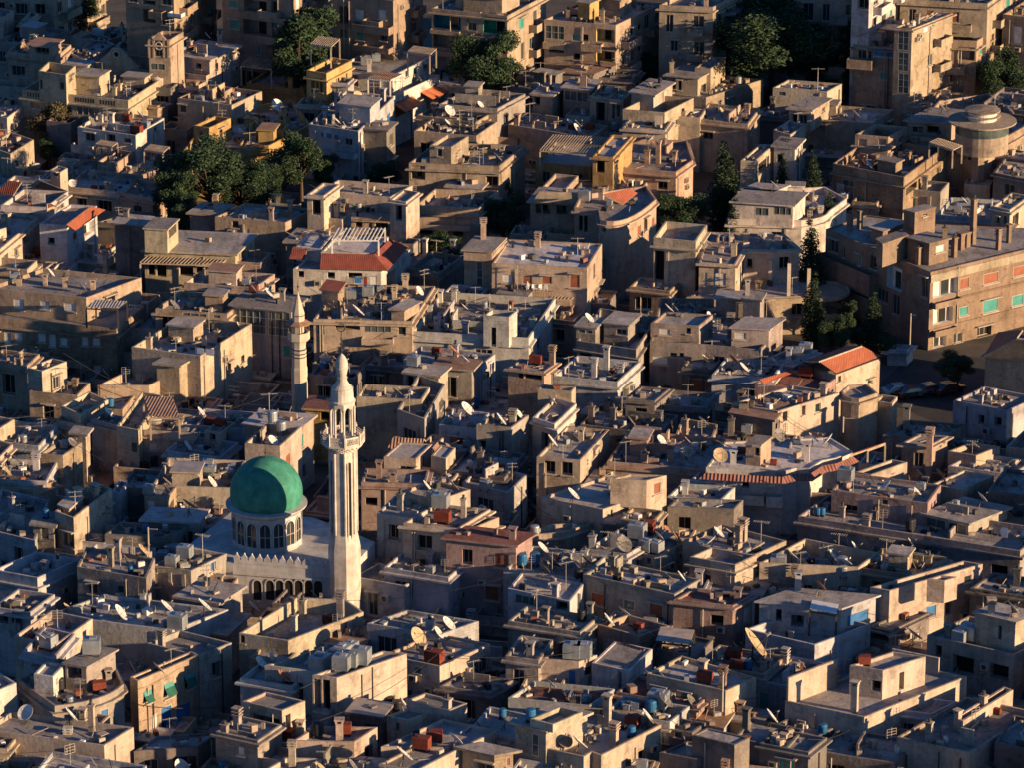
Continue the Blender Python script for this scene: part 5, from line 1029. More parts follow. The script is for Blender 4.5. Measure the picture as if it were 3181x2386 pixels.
bld(T, 'low house with tile topped stub walls', 'c', 6.6, (0, 1290), (410, 1260), (720, 1160), p=.5, clut=1.2)
bld(T, 'house with tall lit wall and pipes', 'c', 7.4, (950, 1400), (1198, 1465), (1478, 1345), p=.15, W=[('r', 1420, 1440, 1440, 1490, 'o'), ('f', 1130, 1480, 1165, 1530, 'o')], clut=1.2, cor=0)
bld(T, 'house roof strewn with dishes and tanks', 'u', 6.2, (600, 1400), (960, 1450), (1320, 1240), p=.4, clut=2.2)
bld(T, 'long low roof behind sunlit walls', 't', 6.6, (1440, 1330), (2000, 1480), (2330, 1330), p=.4, clut=1.4)
bld(T, 'lit wall stub house with pipe chimneys', 'c', 7, (1500, 1470), (1890, 1540), (2075, 1455), p=.7, clut=.8)
bld(T, 'grey house in the shaded block', 'd', 6.4, (1250, 160), (1640, 190), (1720, 60), p=.4, auto=(.4, .2))
bld(T, 'dark gabled house in the shade', 'd', 6.4, (950, 110), (1200, 130), (1330, 20), p=.2)
tileroof(T, BL[-1], [((1120, 120, 6.6), (1290, 40, 6.6), (1240, 0, 7.8), (1150, 60, 7.8)), ((1040, 60, 6.6), (1120, 120, 6.6), (1150, 60, 7.8), (1100, 20, 7.8))], 'tiled')
bld(T, 'shaded yard with tall banded chimneys', 'd', 5.4, (560, 330), (1240, 420), (1400, 250), p=.4, clut=1.5)
bld(T, 'dark tin shelter beside the long house', 'd', 6, (1860, 240), (2212, 300), (2330, 160), p=0, roof='rtin', clut=1)
bld(T, 'house with loose roof stair and vines', 't', 6.2, (1370, 440), (1680, 500), (1740, 330), p=.5, clut=1.8)
bld(T, 'shaded dishes terrace at the lower middle', 'u', 5.4, (-100, 1580), (560, 1659), (800, 1450), p=.4, clut=2.2)
T = '23'
bld(T, 'long house with spotted sunlit flank', 'c', 7, (-300, 150), (98, 218), (625, 58), p=.3, W=[('r', 140, 220, 180, 300, 'o'), ('r', 305, 170, 335, 250, 'o'), ('r', 420, 150, 465, 230, 'g')], cor=0, clut=1)
bld(T, 'quarter round end house with open loggia', 't', 7, *(curved(T, (640, 40), (680, 90), (795, 112), 4) + [(958, 58), (860, -20), (700, -10)]), p=.4, W=[(5, 800, 140, 940, 200, 'L')], clut=.2)
bld(T, 'stone wall house beside the car park', 's', 5.6, (940, 130), (1080, 150), (1125, 90), p=.4)
bld(T, 'white slab roofed house by the street', 'u', 7, (1605, 125), (2065, 215), (2330, 90), p=.3, W=[('f', 1820, 250, 1870, 330, 'o'), ('f', 1960, 270, 2020, 350, 'o')], clut=1)
bld(T, 'house with grey slab and tall pillar', 't', 6.6, (1165, 490), (1410, 510), (1560, 430), p=.2, clut=.4)
bld(T, 'lit garden wall house below tiled gazebo', 'c', 6, (760, 740), (895, 765), (1210, 655), p=.9, cor=0, clut=.3)
bld(T, 'low tan houses with stepped lit walls', 'c', 6.6, (1560, 560), (1800, 600), (2005, 520), p=.7, cor=0, clut=1)
bld(T, 'pale bright roof with lit end wall', 'c', 6.8, (1420, 845), (1680, 895), (1955, 770), p=.3, clut=.5, cor=0)
bld(T, 'shaded pink house with water pots', 'k', 7.4, (560, 898), (1385, 1010), (1500, 850), p=.3, W=[('f', 995, 980, 1042, 1018, 'o'), ('f', 660, 1025, 780, 1090, 'o'), ('f', 790, 980, 860, 1090, 'w')], clut=.8)
bld(T, 'shaded house with barred veranda windows', 'g', 7, (1365, 1110), (1735, 1190), (2070, 1060), p=0, W=[('f', 1370, 1140, 1540, 1290, 'G'), ('f', 1560, 1165, 1720, 1300, 'G'), ('r', 1890, 1190, 1960, 1290, 'w')], clut=.7)
bld(T, 'long shaded terrace with parapet wall', 'g', 5.4, (272, 1120), (2180, 1420), (2420, 1230), p=.6, W=[('f', 1930, 1540, 2070, 1650, 'D')], clut=.5, auto=(.2, .1))
lt2 = bld(T, 'sunlit walled terrace with open corner', 'c', 6.4, (-60, 1520), (790, 1560), (962, 1432), (330, 1310), p=1.2, cor=0, clut=.6)
bld(T, 'shaded roofs with dishes below sunlit terrace', 'u', 5.6, (-100, 1650), (560, 1659), (760, 1520), p=.3, clut=2)
bld(T, 'cluttered flat roofs behind the stepped flank', 't', 7.4, (760, 1560), (1330, 1640), (1560, 1470), p=.4, clut=2.2)
bld(T, 'shaded grey house at right edge middle', 'd', 6.6, (1900, 900), (2330, 960), (2480, 760), p=.4)
bld(T, 'low bright wall house at right edge', 'c', 6.6, (2060, 520), (2300, 560), (2450, 420), p=.6)
bld(T, 'shaded roof with small cream hut', 'u', 6, (1560, 690), (2100, 760), (2320, 640), p=.4, clut=1.2)
bld(T, 'shaded house behind the tile gazebo', 'd', 6, (1000, 420), (1500, 460), (1720, 330), p=.4, clut=1)
# ---------------- rows 3 ----------------
T = '30'
bld(T, 'house with red striped awning hut', 'u', 6.4, (-60, 280), (255, 330), (470, 170), p=.4, W=[('f', 100, 320, 180, 420, 'D'), ('f', 0, 330, 70, 420, 'D')], clut=1.4)
bld(T, 'broad shaded roof with big dishes', 'u', 6.6, (410, 345), (1480, 480), (1960, 300), p=.3, clut=.8, auto=(.2, .2))
bld(T, 'shaded flat roof with pinkish lit slab', 'g', 6.8, (1520, 200), (1870, 255), (2080, 120), p=0, roof='roof', clut=.8)
tq = bld(T, 'corner house with turquoise window shades', 't', 8.8, (1115, 880), (1182, 915), (1708, 690), p=.9, W=[('r', 1235, 1000, 1300, 1110, 'T'), ('r', 1410, 930, 1490, 1060, 'T'), ('r', 1585, 850, 1668, 980, 'T'), ('r', 1380, 1130, 1480, 1310, 'b'), ('r', 1510, 1110, 1640, 1270, 'b'), ('r', 1300, 1200, 1360, 1350, 'w')], BAL=[('r', 1182, 1330, 1710, 1440, .9)], cor=0, clut=1)
bld(T, 'house behind turquoise shades with white slab', 'g', 8.2, (1260, 590), (1709, 702), (1990, 585), p=.5, roof='roof', clut=.2, auto=(.3, .5))
cu = bld(T, 'house with curved terrace wall', 'g', 6.4, *(curved(T, (470, 1130), (850, 1060), (1062, 940), 6) + [(1000, 800), (500, 720), (150, 900)]), p=.6, W=[(3, 850, 1150, 975, 1270, 'b')], R=[((560, 770), (740, 800), (990, 660), 2.7, [('f', 580, 800, 700, 900, 'L')], .2), ((290, 855), (455, 880), (560, 770), 2.4, [('f', 345, 840, 405, 890, 'o')], 0, 'w', None, .2)], clut=1.4, cor=1)
bld(T, 'stepped house with ragged lit parapet', 'c', 7.4, (120, 530), (480, 605), (795, 380), p=.7, cor=0, clut=1)
bld(T, 'shaded house with broken parapet stub', 'u', 7, (195, 660), (460, 725), (645, 510), p=.5, clut=1)
bld(T, 'white lit house at lower left edge', 'w', 8.4, (-220, 900), (-45, 1010), (140, 930), p=.3, W=[('r', 40, 1075, 60, 1160, 'o')], cor=0)
bl_ = bld(T, 'wide roof with big square chimney', 'c', 7.6, (-160, 1330), (895, 1470), (1148, 1312), p=.4, cor=0, clut=.6)
bld(T, 'low front house with bright block wall', 'w', 6.6, (-100, 1560), (630, 1580), (835, 1380), p=.5, clut=.6)
bld(T, 'dark roofed house at bottom left', 'u', 7.4, (250, 1760), (1080, 1890), (1260, 1640), p=.4, clut=.8, cor=0)
bld(T, 'grey house right of the alley bottom', 'g', 8.2, (1850, 1350), (2212, 1430), (2420, 1290), p=.25, W=[('f', 2040, 1480, 2100, 1560, 'w')], clut=.8)
bld(T, 'dark alley house with stacked balconies', 'd', 6, (1150, 1520), (1700, 1480), (1900, 1350), p=.2)
bld(T, 'house at bottom left corner with stacked logs', 't', 8, (-300, 1480), (60, 1500), (160, 1380), p=.4, clut=1.6)
T = '31'
wl = bld(T, 'walled roof yard with three tall chimneys', 'c', 8.2, (-160, 505), (262, 570), (910, 320), (760, 215), (330, 195), p=1.3, W=[(0, -170, 400, -110, 590, 'g'), (0, 130, 750, 180, 850, 'D')], cor=0, clut=.1, auto=(.2, .15))
st = bld(T, 'tall cream house with row of steel tanks', 'c', 9.6, (470, 865), (680, 890), (1282, 680), p=.2, W=[('f', 485, 900, 545, 1180, 'D'), ('f', 560, 905, 625, 1180, 'D')], cor=0, clut=0, auto=(0, 0))
bld(T, 'terrace with peeling white lit parapet', 'w', 8.2, (60, 780), (300, 720), (620, 590), (970, 655), (680, 860), p=.5, cor=0, clut=.2)
bld(T, 'shaded blue terrace with tilted dishes', 'u', 7.4, (-150, 890), (300, 960), (480, 820), p=.4, clut=1.2)
sr = bld(T, 'cream stair room with wall ladder', 'c', 9, (-130, 1090), (210, 1170), (408, 1085), p=.25, W=[('r', 228, 1205, 285, 1345, 'o')], cor=0, clut=.2)
bld(T, 'house with beige dish and rusty tank', 'c', 8.2, (1080, 690), (1565, 790), (2000, 595), p=.25, W=[('f', 1350, 800, 1400, 850, 'o')], cor=0, clut=.5)
bld(T, 'shaded wall house behind beige dish', 'u', 6.8, (940, 420), (1560, 520), (1900, 400), p=.3, clut=1.2)
bld(T, 'cream house with open tin lean to', 'c', 7.8, (1110, 1215), (1298, 1255), (1480, 1185), p=.2, W=[('f', 1190, 1275, 1220, 1345, 'o')], cor=0, clut=.5)
bld(T, 'low flat house ringed by white curb', 'c', 7.4, (1280, 1080), (1640, 1170), (1800, 1105), p=.25, clut=.4, cor=0)
bld(T, 'dark house under corrugated lean to', 'd', 6.8, (790, 1190), (1060, 1230), (1140, 1130), p=0, roof='tin', clut=.3)
re = bld(T, 'red edged flat roof with two rusty tanks', 'c', 8.2, (1060, 1480), (1755, 1490), (2070, 1338), (1590, 1240), p=.25, cor=0, clut=.2)
bld(T, 'tall front house with red brick coping', 'c', 7.6, (1040, 1630), (1380, 1680), (1765, 1480), p=.2, cor=0, clut=.4)
bld(T, 'terrace crowded with red and grey tanks', 'c', 7.4, (300, 1430), (830, 1440), (1030, 1310), p=.5, cor=0, clut=.3)
bld(T, 'white walled house with two tiled chimneys', 'w', 7.2, (410, 1470), (625, 1490), (830, 1440), p=.4, cor=0, clut=.2)
bld(T, 'parapet house at the bottom with dishes', 'c', 7.2, (-60, 1560), (240, 1610), (435, 1520), p=.5, cor=0, clut=.6)
bld(T, 'low bottom terrace with lit curbs', 'c', 6.4, (60, 1680), (380, 1690), (560, 1580), p=.4, cor=0, clut=.6)
bld(T, 'tin clad house at bottom right of middle', 't', 7.2, (1760, 1500), (2035, 1560), (2195, 1530), p=0, roof='roof', W=[('r', 2135, 1570, 2175, 1650, 'r')], clut=.2)
bld(T, 'shaded lot with a small green tree', 'd', 5, (1560, 960), (2000, 1020), (2200, 900), p=.3)
bld(T, 'shaded house right of red edged roof', 'u', 6.8, (1830, 1330), (2260, 1420), (2420, 1220), p=.4, clut=1)
T = '32'
sw = bld(T, 'long shaded wall house with bright end', 'g', 7.6, (585, 0), (1368, 172), (1592, 40), p=.3, W=[('f', 650, 160, 780, 268, 'r'), ('f', 930, 220, 1030, 305, 'G'), ('f', 1152, 250, 1270, 362, 'r')], cor=0, clut=1.2)
tileroof(T, sw, [((1380, 265, 6.0), (1530, 190, 6.0), (1520, 110, 7.0), (1370, 190, 7.0))], 'awn', 'awning')
bld(T, 'flat house with curved glass veranda', 'u', 6.6, (-60, 120), (470, 232), (595, 75), p=.2, W=[('f', 350, 232, 450, 310, 'D'), ('f', 0, 180, 180, 260, 'G')], clut=1)
bld(T, 'house with faded awning roof and aerials', 'k', 7, (1360, 215), (1870, 270), (2055, 170), p=.2, W=[('f', 1680, 350, 1790, 440, 'D')], roof='roofr', clut=1)
bld(T, 'white lit house beside turquoise terrace', 'w', 8.2, (1850, 270), (1870, 280), (2060, 200), p=.2, cor=0, clut=0)
bld(T, 'pinkish yard house with metal frames', 'p', 6.6, (710, 430), (1070, 530), (1330, 440), p=.6, cor=0, clut=.6)
rd = bld(T, 'house with dark red tiled slope', 'w', 6.6, (660, 760), (985, 830), (1180, 640), p=.1, clut=0, cor=0)
tileroof(T, rd, [((740, 745, 6.7), (965, 785, 6.7), (1115, 640, 8.1), (800, 545, 8.1))], 'tiled')
bld(T, 'tower block with black tanks on top', 'c', 9, (210, 725), (548, 750), (705, 692), p=.2, W=[('r', 598, 790, 665, 870, 'g'), ('f', 455, 820, 525, 970, 'b')], cor=0, clut=.3)
bld(T, 'flat house behind black tank tower', 'g', 7, (-80, 700), (200, 740), (330, 560), p=.4, clut=2)
lt = bld(T, 'lit terrace house with pipe flues', 'c', 7.6, (1130, 850), (1808, 1000), (2072, 885), (1430, 695), p=.3, cor=0, clut=.3, W=[(1, 1900, 1030, 1960, 1090, 'w')])
bld(T, 'red roofed shaded house with bright stub', 'k', 6.4, (870, 1010), (1560, 1130), (1740, 980), p=.3, roof='roofr', clut=1)
sl2 = bld(T, 'stair tower house with flat slab top', 'c', 9.6, (0, 1285), (265, 1355), (622, 1205), p=0, W=[('f', 145, 1370, 205, 1560, 'G')], cor=0, clut=0, auto=(.1, 0), R=[((130, 1240), (325, 1290), (580, 1180), .8, [('f', 150, 1260, 151, 1261, 'g')], 0, None, None, .7)], nm='tower_house')
bld(T, 'terrace with zigzag sunlit parapet', 'c', 7.2, (240, 1490), (590, 1565), (660, 1525), (740, 1555), (1255, 1290), (1060, 1180), (500, 1130), p=.7, cor=0, clut=.5)
bld(T, 'shaded house with bathtub blue tanks', 'u', 6.2, (760, 1180), (1330, 1270), (1500, 1130), p=.4, clut=1.6)
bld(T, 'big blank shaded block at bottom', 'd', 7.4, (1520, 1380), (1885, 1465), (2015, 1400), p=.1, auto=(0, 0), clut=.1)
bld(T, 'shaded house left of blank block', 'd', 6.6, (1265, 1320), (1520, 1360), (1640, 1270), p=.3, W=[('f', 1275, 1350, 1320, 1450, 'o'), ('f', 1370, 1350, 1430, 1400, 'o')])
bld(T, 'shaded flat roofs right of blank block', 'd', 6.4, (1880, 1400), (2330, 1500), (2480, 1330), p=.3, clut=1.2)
bld(T, 'shaded terrace behind the zigzag parapet', 'u', 6.4, (-60, 1060), (640, 1130), (860, 980), p=.4, roof='roofr', clut=1)
bld(T, 'shaded lane house with round canopy', 'd', 5.6, (1160, 640), (1560, 720), (1700, 560), p=.3)
bld(T, 'crowded roofs below giant dish', 't', 6.6, (1560, 760), (2140, 860), (2330, 700), p=.4, clut=2)
bld(T, 'cluttered house behind the pinkish yard', 'g', 6.6, (-60, 400), (560, 500), (720, 360), p=.4, clut=2)
bld(T, 'dark blue shaded house at bottom right', 'd', 6, (1240, 1530), (1560, 1590), (1800, 1490), p=.2)
T = '33'
bld(T, 'house with turquoise terrace screen', 'u', 6.6, (-180, 470), (415, 605), (895, 425), p=.9, R=[((-60, 240), (640, 300), (940, 195), 3.0, [('f', 0, 300, 40, 400, 'w'), ('f', 80, 300, 130, 400, 'D'), ('r', 690, 320, 880, 420, 'b'), ('f', 210, 350, 320, 450, 'L')], .2)], clut=.3, cor=0)
sf = bld(T, 'tall house with ragged sunlit flank', 'c', 9.4, (890, 110), (1058, 140), (1858, -90), p=.7, W=[('r', 1368, 265, 1462, 380, 'b'), ('r', 1540, 205, 1590, 345, 'D'), ('r', 1500, 100, 1560, 160, 'g'), ('r', 1700, 10, 1760, 70, 'g')], cor=0, clut=1.6, R=[((1380, 40), (1530, 55), (1640, 20), 2.4, (), 0, None, None, .3)])
bld(T, 'dark gap house with deep garage opening', 'd', 5.6, (880, 450), (1060, 490), (1400, 330), p=.2, W=[('f', 900, 470, 1050, 560, 'D')])
mt = bld(T, 'sunlit walled terrace with square room', 'c', 7.6, (160, 1085), (840, 1225), (1722, 875), p=.35, W=[('f', 250, 1150, 251, 1151, 'g')], R=[((715, 780), (1000, 825), (1368, 705), 3.1, [('f', 905, 912, 985, 1005, 'D'), ('r', 1140, 840, 1182, 990, 'D')], 0, None, None, .3)], cor=0, clut=0)
F_ = mt.F[3]; mb = MB(); mb.box(F_.pt(F_.L * .52, mt.z, -.02), F_.e * F_.L * .47, -F_.n * .2, V((0, 0, 2.3)), 'wall'); mb.build('side_wall', mt.e, mt.col)
F_ = mt.F[2]; mb = MB(); mb.box(F_.pt(F_.L * .35, mt.z, -.02), F_.e * F_.L * .6, -F_.n * .2, V((0, 0, 1.5)), 'wall'); mb.build('back_wall', mt.e, mt.col)
bld(T, 'broad shaded house with blind window niches', 'g', 7.6, (1380, 520), (2125, 690), (2480, 520), p=.35, W=[('f', 1450, 610, 1505, 705, 'D'), ('f', 1600, 705, 1780, 860, 'D'), ('f', 1920, 775, 2080, 900, 'D')], R=[((1790, 335), (2140, 420), (2330, 345), 3.2, [('f', 1990, 440, 2020, 560, 'D')], .15, 'c')], clut=.3, cor=0)
bld(T, 'bottom right house with red toy car roof', 'c', 7.4, (1120, 1395), (1740, 1530), (2330, 1180), p=.4, cor=0, clut=.7, auto=(.2, .1))
bld(T, 'lit wall house with capped chimney', 'c', 8.0, (1610, 1230), (1690, 1260), (2120, 990), p=.8, cor=0, clut=.3)
bld(T, 'shaded terraces at bottom middle right', 'd', 5.8, (60, 1300), (440, 1390), (700, 1250), p=.4, clut=1.2)
bld(T, 'shaded house with pale sloping roof edge', 'd', 5.6, (-60, 1450), (360, 1530), (520, 1400), p=.3, clut=1)
bld(T, 'dark lower roofs under long ledge', 'd', 5.2, (420, 1520), (1100, 1620), (1300, 1420), p=.3, clut=1.2)
bld(T, 'grey roof left of sunlit terrace', 'u', 6.4, (-160, 890), (160, 960), (520, 760), p=.3, clut=1.6)
bld(T, 'small shaded house with lit stub wall', 'u', 6.6, (1010, 1150), (1420, 1200), (1640, 1090), p=.4, clut=1)
bld(T, 'dark corner house at lower right edge', 'd', 7, (1960, 1440), (2400, 1540), (2560, 1300), p=.3)
bld(T, 'shaded street wall house at right edge', 'd', 7, (1750, 120), (2300, 200), (2500, 60), p=.3, W=[('f', 1860, 80, 1920, 180, 'D')])

# unseen houses of the quarter, added outside the frame to cast shade into it
for i, (t, px, z) in enumerate([('33', [(2330, 760), (2800, 900), (3300, 600)], 10), ('33', [(2330, 1500), (2800, 1640), (3200, 1300)], 9.5), ('23', [(2380, 1560), (2900, 1680), (3400, 1380)], 10), ('23', [(2420, 900), (2900, 1000), (3300, 760)], 10), ('33', [(2100, 2100), (2600, 2250), (3000, 1900)], 9.5), ('33', [(1200, 2100), (1900, 2250), (2300, 1950)], 9), ('32', [(1500, 2050), (2100, 2200), (2400, 1900)], 9), ('23', [(2400, 300), (2900, 420), (3300, 150)], 10.5), ('13', [(2400, 1200), (2900, 1300), (3400, 1000)], 11)]):
    bld(t, 'plain house just outside the right edge, %s row' % ['first', 'second', 'third', 'fourth', 'fifth', 'sixth', 'seventh', 'eighth', 'ninth'][i], 't', z, *px, clut=.3)

for t, px, z, d in [('00', [(-300, -70), (460, -40), (900, -260)], 11, 'dim back row house behind the top left trees'), ('02', [(1240, 40), (1700, 60), (2100, -160)], 15, 'grey back row block above the potted plants'), ('03', [(1150, -10), (1900, 30), (2300, -260)], 16, 'back row block behind the stair tower apartment'), ('03', [(250, -60), (800, -40), (1100, -260)], 15.5, 'back row block behind the dark pines'), ]:
    bld(t, d, 't', z, *px, auto=(.6, .4), **AP)
# ---- INFILL: low yards and lean-tos that fill the gaps between the houses
blk = []
for b in BL:
    xs = [p.x for p in b.pts]; ys = [p.y for p in b.pts]
    blk.append((min(xs) - .3, max(xs) + .3, min(ys) - .3, max(ys) + .3, inset(b.pts, -.2), b.z + getattr(b, 'par', 0), b))
mo = B_(); mo.desc = 'the mosque'; xs = [p.x for p in mp]; ys = [p.y for p in mp]; blk.append((min(xs), max(xs), min(ys), max(ys), mp, ZM, mo))
def hgt(x, y):
    best = (G0, None); q = V((x, y, 0))
    for a, b_, c, d, p, z, o in blk:
        if a <= x <= b_ and c <= y <= d and z > best[0] and inside(p, q): best = (z, o)
    return best
EXCL = [(2880, 700, 3181, 1340), (1280, 990, 1800, 1110), (1790, 1010, 2450, 1130), (2440, 620, 2960, 1210), (2700, 1080, 3181, 1330), (2740, 1200, 3000, 1320), (1490, 560, 1650, 740), (470, 420, 900, 700), (0, 0, 3181, 230), (2290, 420, 2460, 640), (1560, 150, 1700, 330), (1180, 340, 1500, 560), (700, 1380, 1050, 1850), (2250, 0, 3181, 330), (2050, 420, 2330, 700), (2130, 640, 2600, 800)]
rg = random.Random(5); used = []; INF = []
for v in range(2380, 235, -45):
    for u in range(10, 3175, 50):
        u2 = u + rg.uniform(-18, 18); v2 = v + rg.uniform(-15, 15)
        if any(a <= u2 <= c and b <= v2 <= d for a, b, c, d in EXCL): continue
        d = FW + V((1, 0, 0)) * ((u2 - 1590.5) / FPX) + UP * ((1193 - v2) / FPX); k0 = (13 - CH) / d.z; k1 = (G0 - CH) / d.z; hit = None
        for s in range(91):
            q = EYE + d * (k0 + (k1 - k0) * s / 90); h, o = hgt(q.x, q.y)
            if q.z <= h + .02: hit = (q, h, o); break
        if hit is None: continue
        if o is not None and (q.z > h - 1.5 or (q.z > h - 2.4 and rg.random() < .6)): continue
        dep = 0
        while dep < 6 and hgt(q.x, q.y - .4 - dep)[0] <= G0 + .1: dep += .5
        if dep < 1.5: continue
        zt = q.z + rg.uniform(0, .7); w = rg.uniform(2.5, 5.5); dp = min(dep, rg.uniform(2, 5))
        if any((q.x - a) ** 2 + (q.y - dp / 2 - b) ** 2 < c ** 2 for a, b, c in used): continue
        used.append((q.x, q.y - dp / 2, max(w, dp) * .75)); INF.append((q.x, q.y + .3, zt, w, dp, o.desc if o else 'the open lane'))
cnt = {}
for q in INF: cnt.setdefault(q[5], []).append(q)
for ds, L in cnt.items():
    L.sort(key=lambda q: q[0] / q[1])
    for i, (x, y, z, w, dp, _) in enumerate(L):
        a = rad(-16) + RN.uniform(-.08, .08); e1 = V((cos(a), sin(a), 0)); e2 = V((-sin(a), cos(a), 0)); o = V((x, y, z)) - e1 * w / 2 - e2 * dp
        ordn = '' if len(L) == 1 else ('leftmost ' if i == 0 else 'rightmost ' if i == len(L) - 1 else ['', 'second ', 'third ', 'fourth ', 'fifth ', 'sixth ', 'seventh ', 'eighth ', 'ninth '][min(i, 8)])
        lab = (ordn + 'low yard house before ' + ds).split()
        if len(lab) > 16: lab = [k for k in lab if k not in ('the', 'a', 'with', 'of')][:16]
        QUAD = [o, o + e1 * w, o + e1 * w + e2 * dp, o + e2 * dp]
        bld('00', ' '.join(lab), RN.choice('cctgudp'), z, QUAD, p=RN.choice([0, .25, .35, .5, .7]), roof=RN.choice(['roof', 'roof', 'roof', 'roof', 'tin', 'rtin', 'roofw']), auto=(.5, .3), clut=1.3, nm='low_house')
# ================================================================ ground, street, cars, trees
def struct(name, mb): o = mb.build(name); o['kind'] = 'structure'; return o
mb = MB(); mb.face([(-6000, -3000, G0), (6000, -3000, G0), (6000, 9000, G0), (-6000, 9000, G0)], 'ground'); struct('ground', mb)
def sheet(name, pts, z, m): mb = MB(); mb.face([P(t, x, y, z) for t, x, y in pts], m); return struct(name, mb)
sheet('road', [('23', 1030, 140), ('23', 1700, 420), ('13', 2400, 1500), ('13', 1300, 1330), ('13', 990, 1620)], G0 + .005, 'asph')
car0 = make_car(); CAR = ['pale blue car nearest the stone wall in the street', 'dark car second from the left in the street', 'grey car third from the left in the street', 'small car at the right end of the row']
cols = [(.30, .42, .50), (.05, .05, .06), (.16, .16, .17), (.12, .06, .05)]
for i, (x, y) in enumerate([(1140, 75), (1260, 95), (1400, 70), (1560, 60)]):
    q = P('23', x, y, G0); c = dup(car0, (q.x, q.y, G0 + .01), rad(18 + i * 6), .8); c['label'] = CAR[i]; c['group'] = 'cars parked in the shaded street'
    for ch in c.children:
        if ch.name.startswith('body'): 
            me = ch.data.copy(); m = M['paint'].copy(); m.name = 'car_paint'
            for n in m.node_tree.nodes:
                if n.type == 'MIX': n.inputs[6].default_value = (*cols[i], 1)
            for k, s in enumerate(me.materials):
                if s and s.name.startswith('car_paint'): me.materials[k] = m
            ch.data = me
for k, t, x, y, zt, h, lab, wd in [
    ('a', '02', 2090, 40, 15, 15, 'huge green pine rising beside the grey terrace block', 1.4), ('a', '03', 60, 60, 14, 14, 'dark pine crown right of the huge green pine', 1.2),
    ('a', '03', 720, 130, 12.5, 12.5, 'dark pine in front of the tall white block', .85), ('a', '03', 560, 330, 9, 9, 'dark shaded pine below the white block', 1.3), ('a', '03', 330, 380, 9, 9, 'shaded pine behind the box tank house', 1.1),
    ('a', '03', 1990, 470, 10.5, 10.5, 'green pine beside the sunny loggia wing', .95), ('b', '03', 1230, 760, 6.5, 6.5, 'leafy tree at the stair tower apartment foot', 1.1), ('b', '03', 760, 640, 6.5, 6.5, 'bushy palm like tree beside the blue terrace', 1.0),
    ('b', '01', 330, 110, 15.5, 13, 'tree between the two brown apartment blocks', .9), ('b', '01', 440, 250, 13, 11, 'tree in front of the tan rounded balcony block', .9), ('a', '01', 1960, 290, 13, 13, 'tall green tree covering the green loggia block', .85), ('b', '01', 2090, 560, 9, 9, 'bushy tree right of the tall green tree', .9),
    ('a', '01', 370, 1170, 10, 10, 'green pine right of the yellow house', .95), ('b', '01', 560, 1350, 7, 7, 'shaded tree below the red cloth house', .9), ('b', '01', 1070, 1390, 7, 7, 'round green tree in the dark courtyard', .9), ('b', '01', 1690, 1405, 8, 8, 'green tree hiding the tan stair tower foot', 1.0), ('b', '01', 2060, 1560, 6, 6, 'dark tree behind the stained parapet house', 1.0),
    ('a', '00', 1790, 1240, 11.5, 11.5, 'large dark pine under the yellow terrace', 1.25), ('a', '00', 2060, 1430, 9, 9, 'dark pine right of the large pine', 1.2), ('a', '00', 1520, 1490, 9.5, 9.5, 'dark pine left of the large pine', .75), ('a', '10', 1560, 60, 8, 8, 'dark pine low over the flat house', .9), ('a', '01', 90, 1440, 8, 8, 'dark pine under the orange yellow corner', .9),
    ('d', '00', 430, 890, 9, 9, 'bare brownish tree in front of the palace balustrade', .95), ('b', '00', 420, 1190, 6, 6, 'bright green tree beneath the brown tree', .9),
    ('c', '02', 1800, 1210, 13, 13, 'tallest dark cypress by the banded chimney', 1.25), ('c', '12', 1880, 40, 9.5, 9.5, 'cypress in front of the white curved terrace', 1.2), ('c', '03', 145, 1320, 9, 9, 'slim cypress by the many windowed white house', 1.0), ('c', '03', 405, 1290, 10, 10, 'cypress left of the many chimneyed house', 1.1), ('c', '03', 950, 1370, 8.5, 8.5, 'cypress in front of the many chimneyed house', 1.15), ('c', '03', 800, 1510, 6.5, 6.5, 'short cypress by the brown house corner', 1.0), ('c', '03', 530, 1520, 6, 6, 'shortest cypress in the dark lane', .9),
    ('c', '13', 390, 240, 12, 12, 'tall dark cypress at the corner block side', 1.2), ('c', '13', 410, 680, 10, 10, 'cypress piercing the ruined terrace', 1.15), ('b', '13', 560, 1180, 4.6, 4, 'low dark shrub tree in the shaded garden', 1.3), ('b', '13', 800, 1150, 4.8, 4, 'dark bushy tree under the corner block wall', 1.3), ('b', '13', 1050, 1250, 4.4, 4, 'dark street tree near the thin grey pole', 1.2), ('c', '13', 920, 850, 9, 9, 'dark cypress against the corner block wall', 1.3), ('a', '13', 560, 1080, 7, 7, 'dark garden pine in the deep shade', .8), ('b', '13', 690, 950, 6, 6, 'green tree at the foot of corner block', .8), ('a', '13', 1650, 1380, 6, 6, 'dark shaded tree by the stone house', 1.2),
    ('b', '12', 870, 400, 7.5, 7.5, 'green bushy tree below the curved house', .8), ('c', '12', 1365, 795, 5.2, 5.2, 'small cypress top before the cream tower', .9), ('b', '11', 1560, 380, 7, 7, 'shaded creeper tree behind striped chimneys', 1.2),
    ('b', '02', 360, 440, 7, 7, 'olive green tree before the glazed bay block', 1.0), ('b', '02', 80, 470, 7, 7, 'dark green tree at the glazed bay foot', 1.1), ('a', '02', 1140, 480, 8, 8, 'dark palm green tree in the side lane', .9), ('b', '02', 1250, 560, 6, 6, 'leafy tree under the grey terrace block', .9),
    ('b', '31', 1960, 880, 6.2, 6.2, 'dark green tree in the shaded lot', 1.0), ('a', '00', 600, -20, 9, 9, 'dark tree behind the top left huts', 1.2), ('b', '03', 2060, 620, 8, 8, 'dim tree under the green pine', 1.0),
    ('c', '13', 540, -20, 9, 9, 'cypress behind the white curved terrace', 1.1), ('a', '12', 1440, 20, 9, 9, 'dark pine behind the cream tower house', 1.0), ('a', '11', 2110, 20, 9, 9, 'dark pine right of stained parapet house', .8)]:
    placetree(k, t, x, y, zt, h, lab, wd)
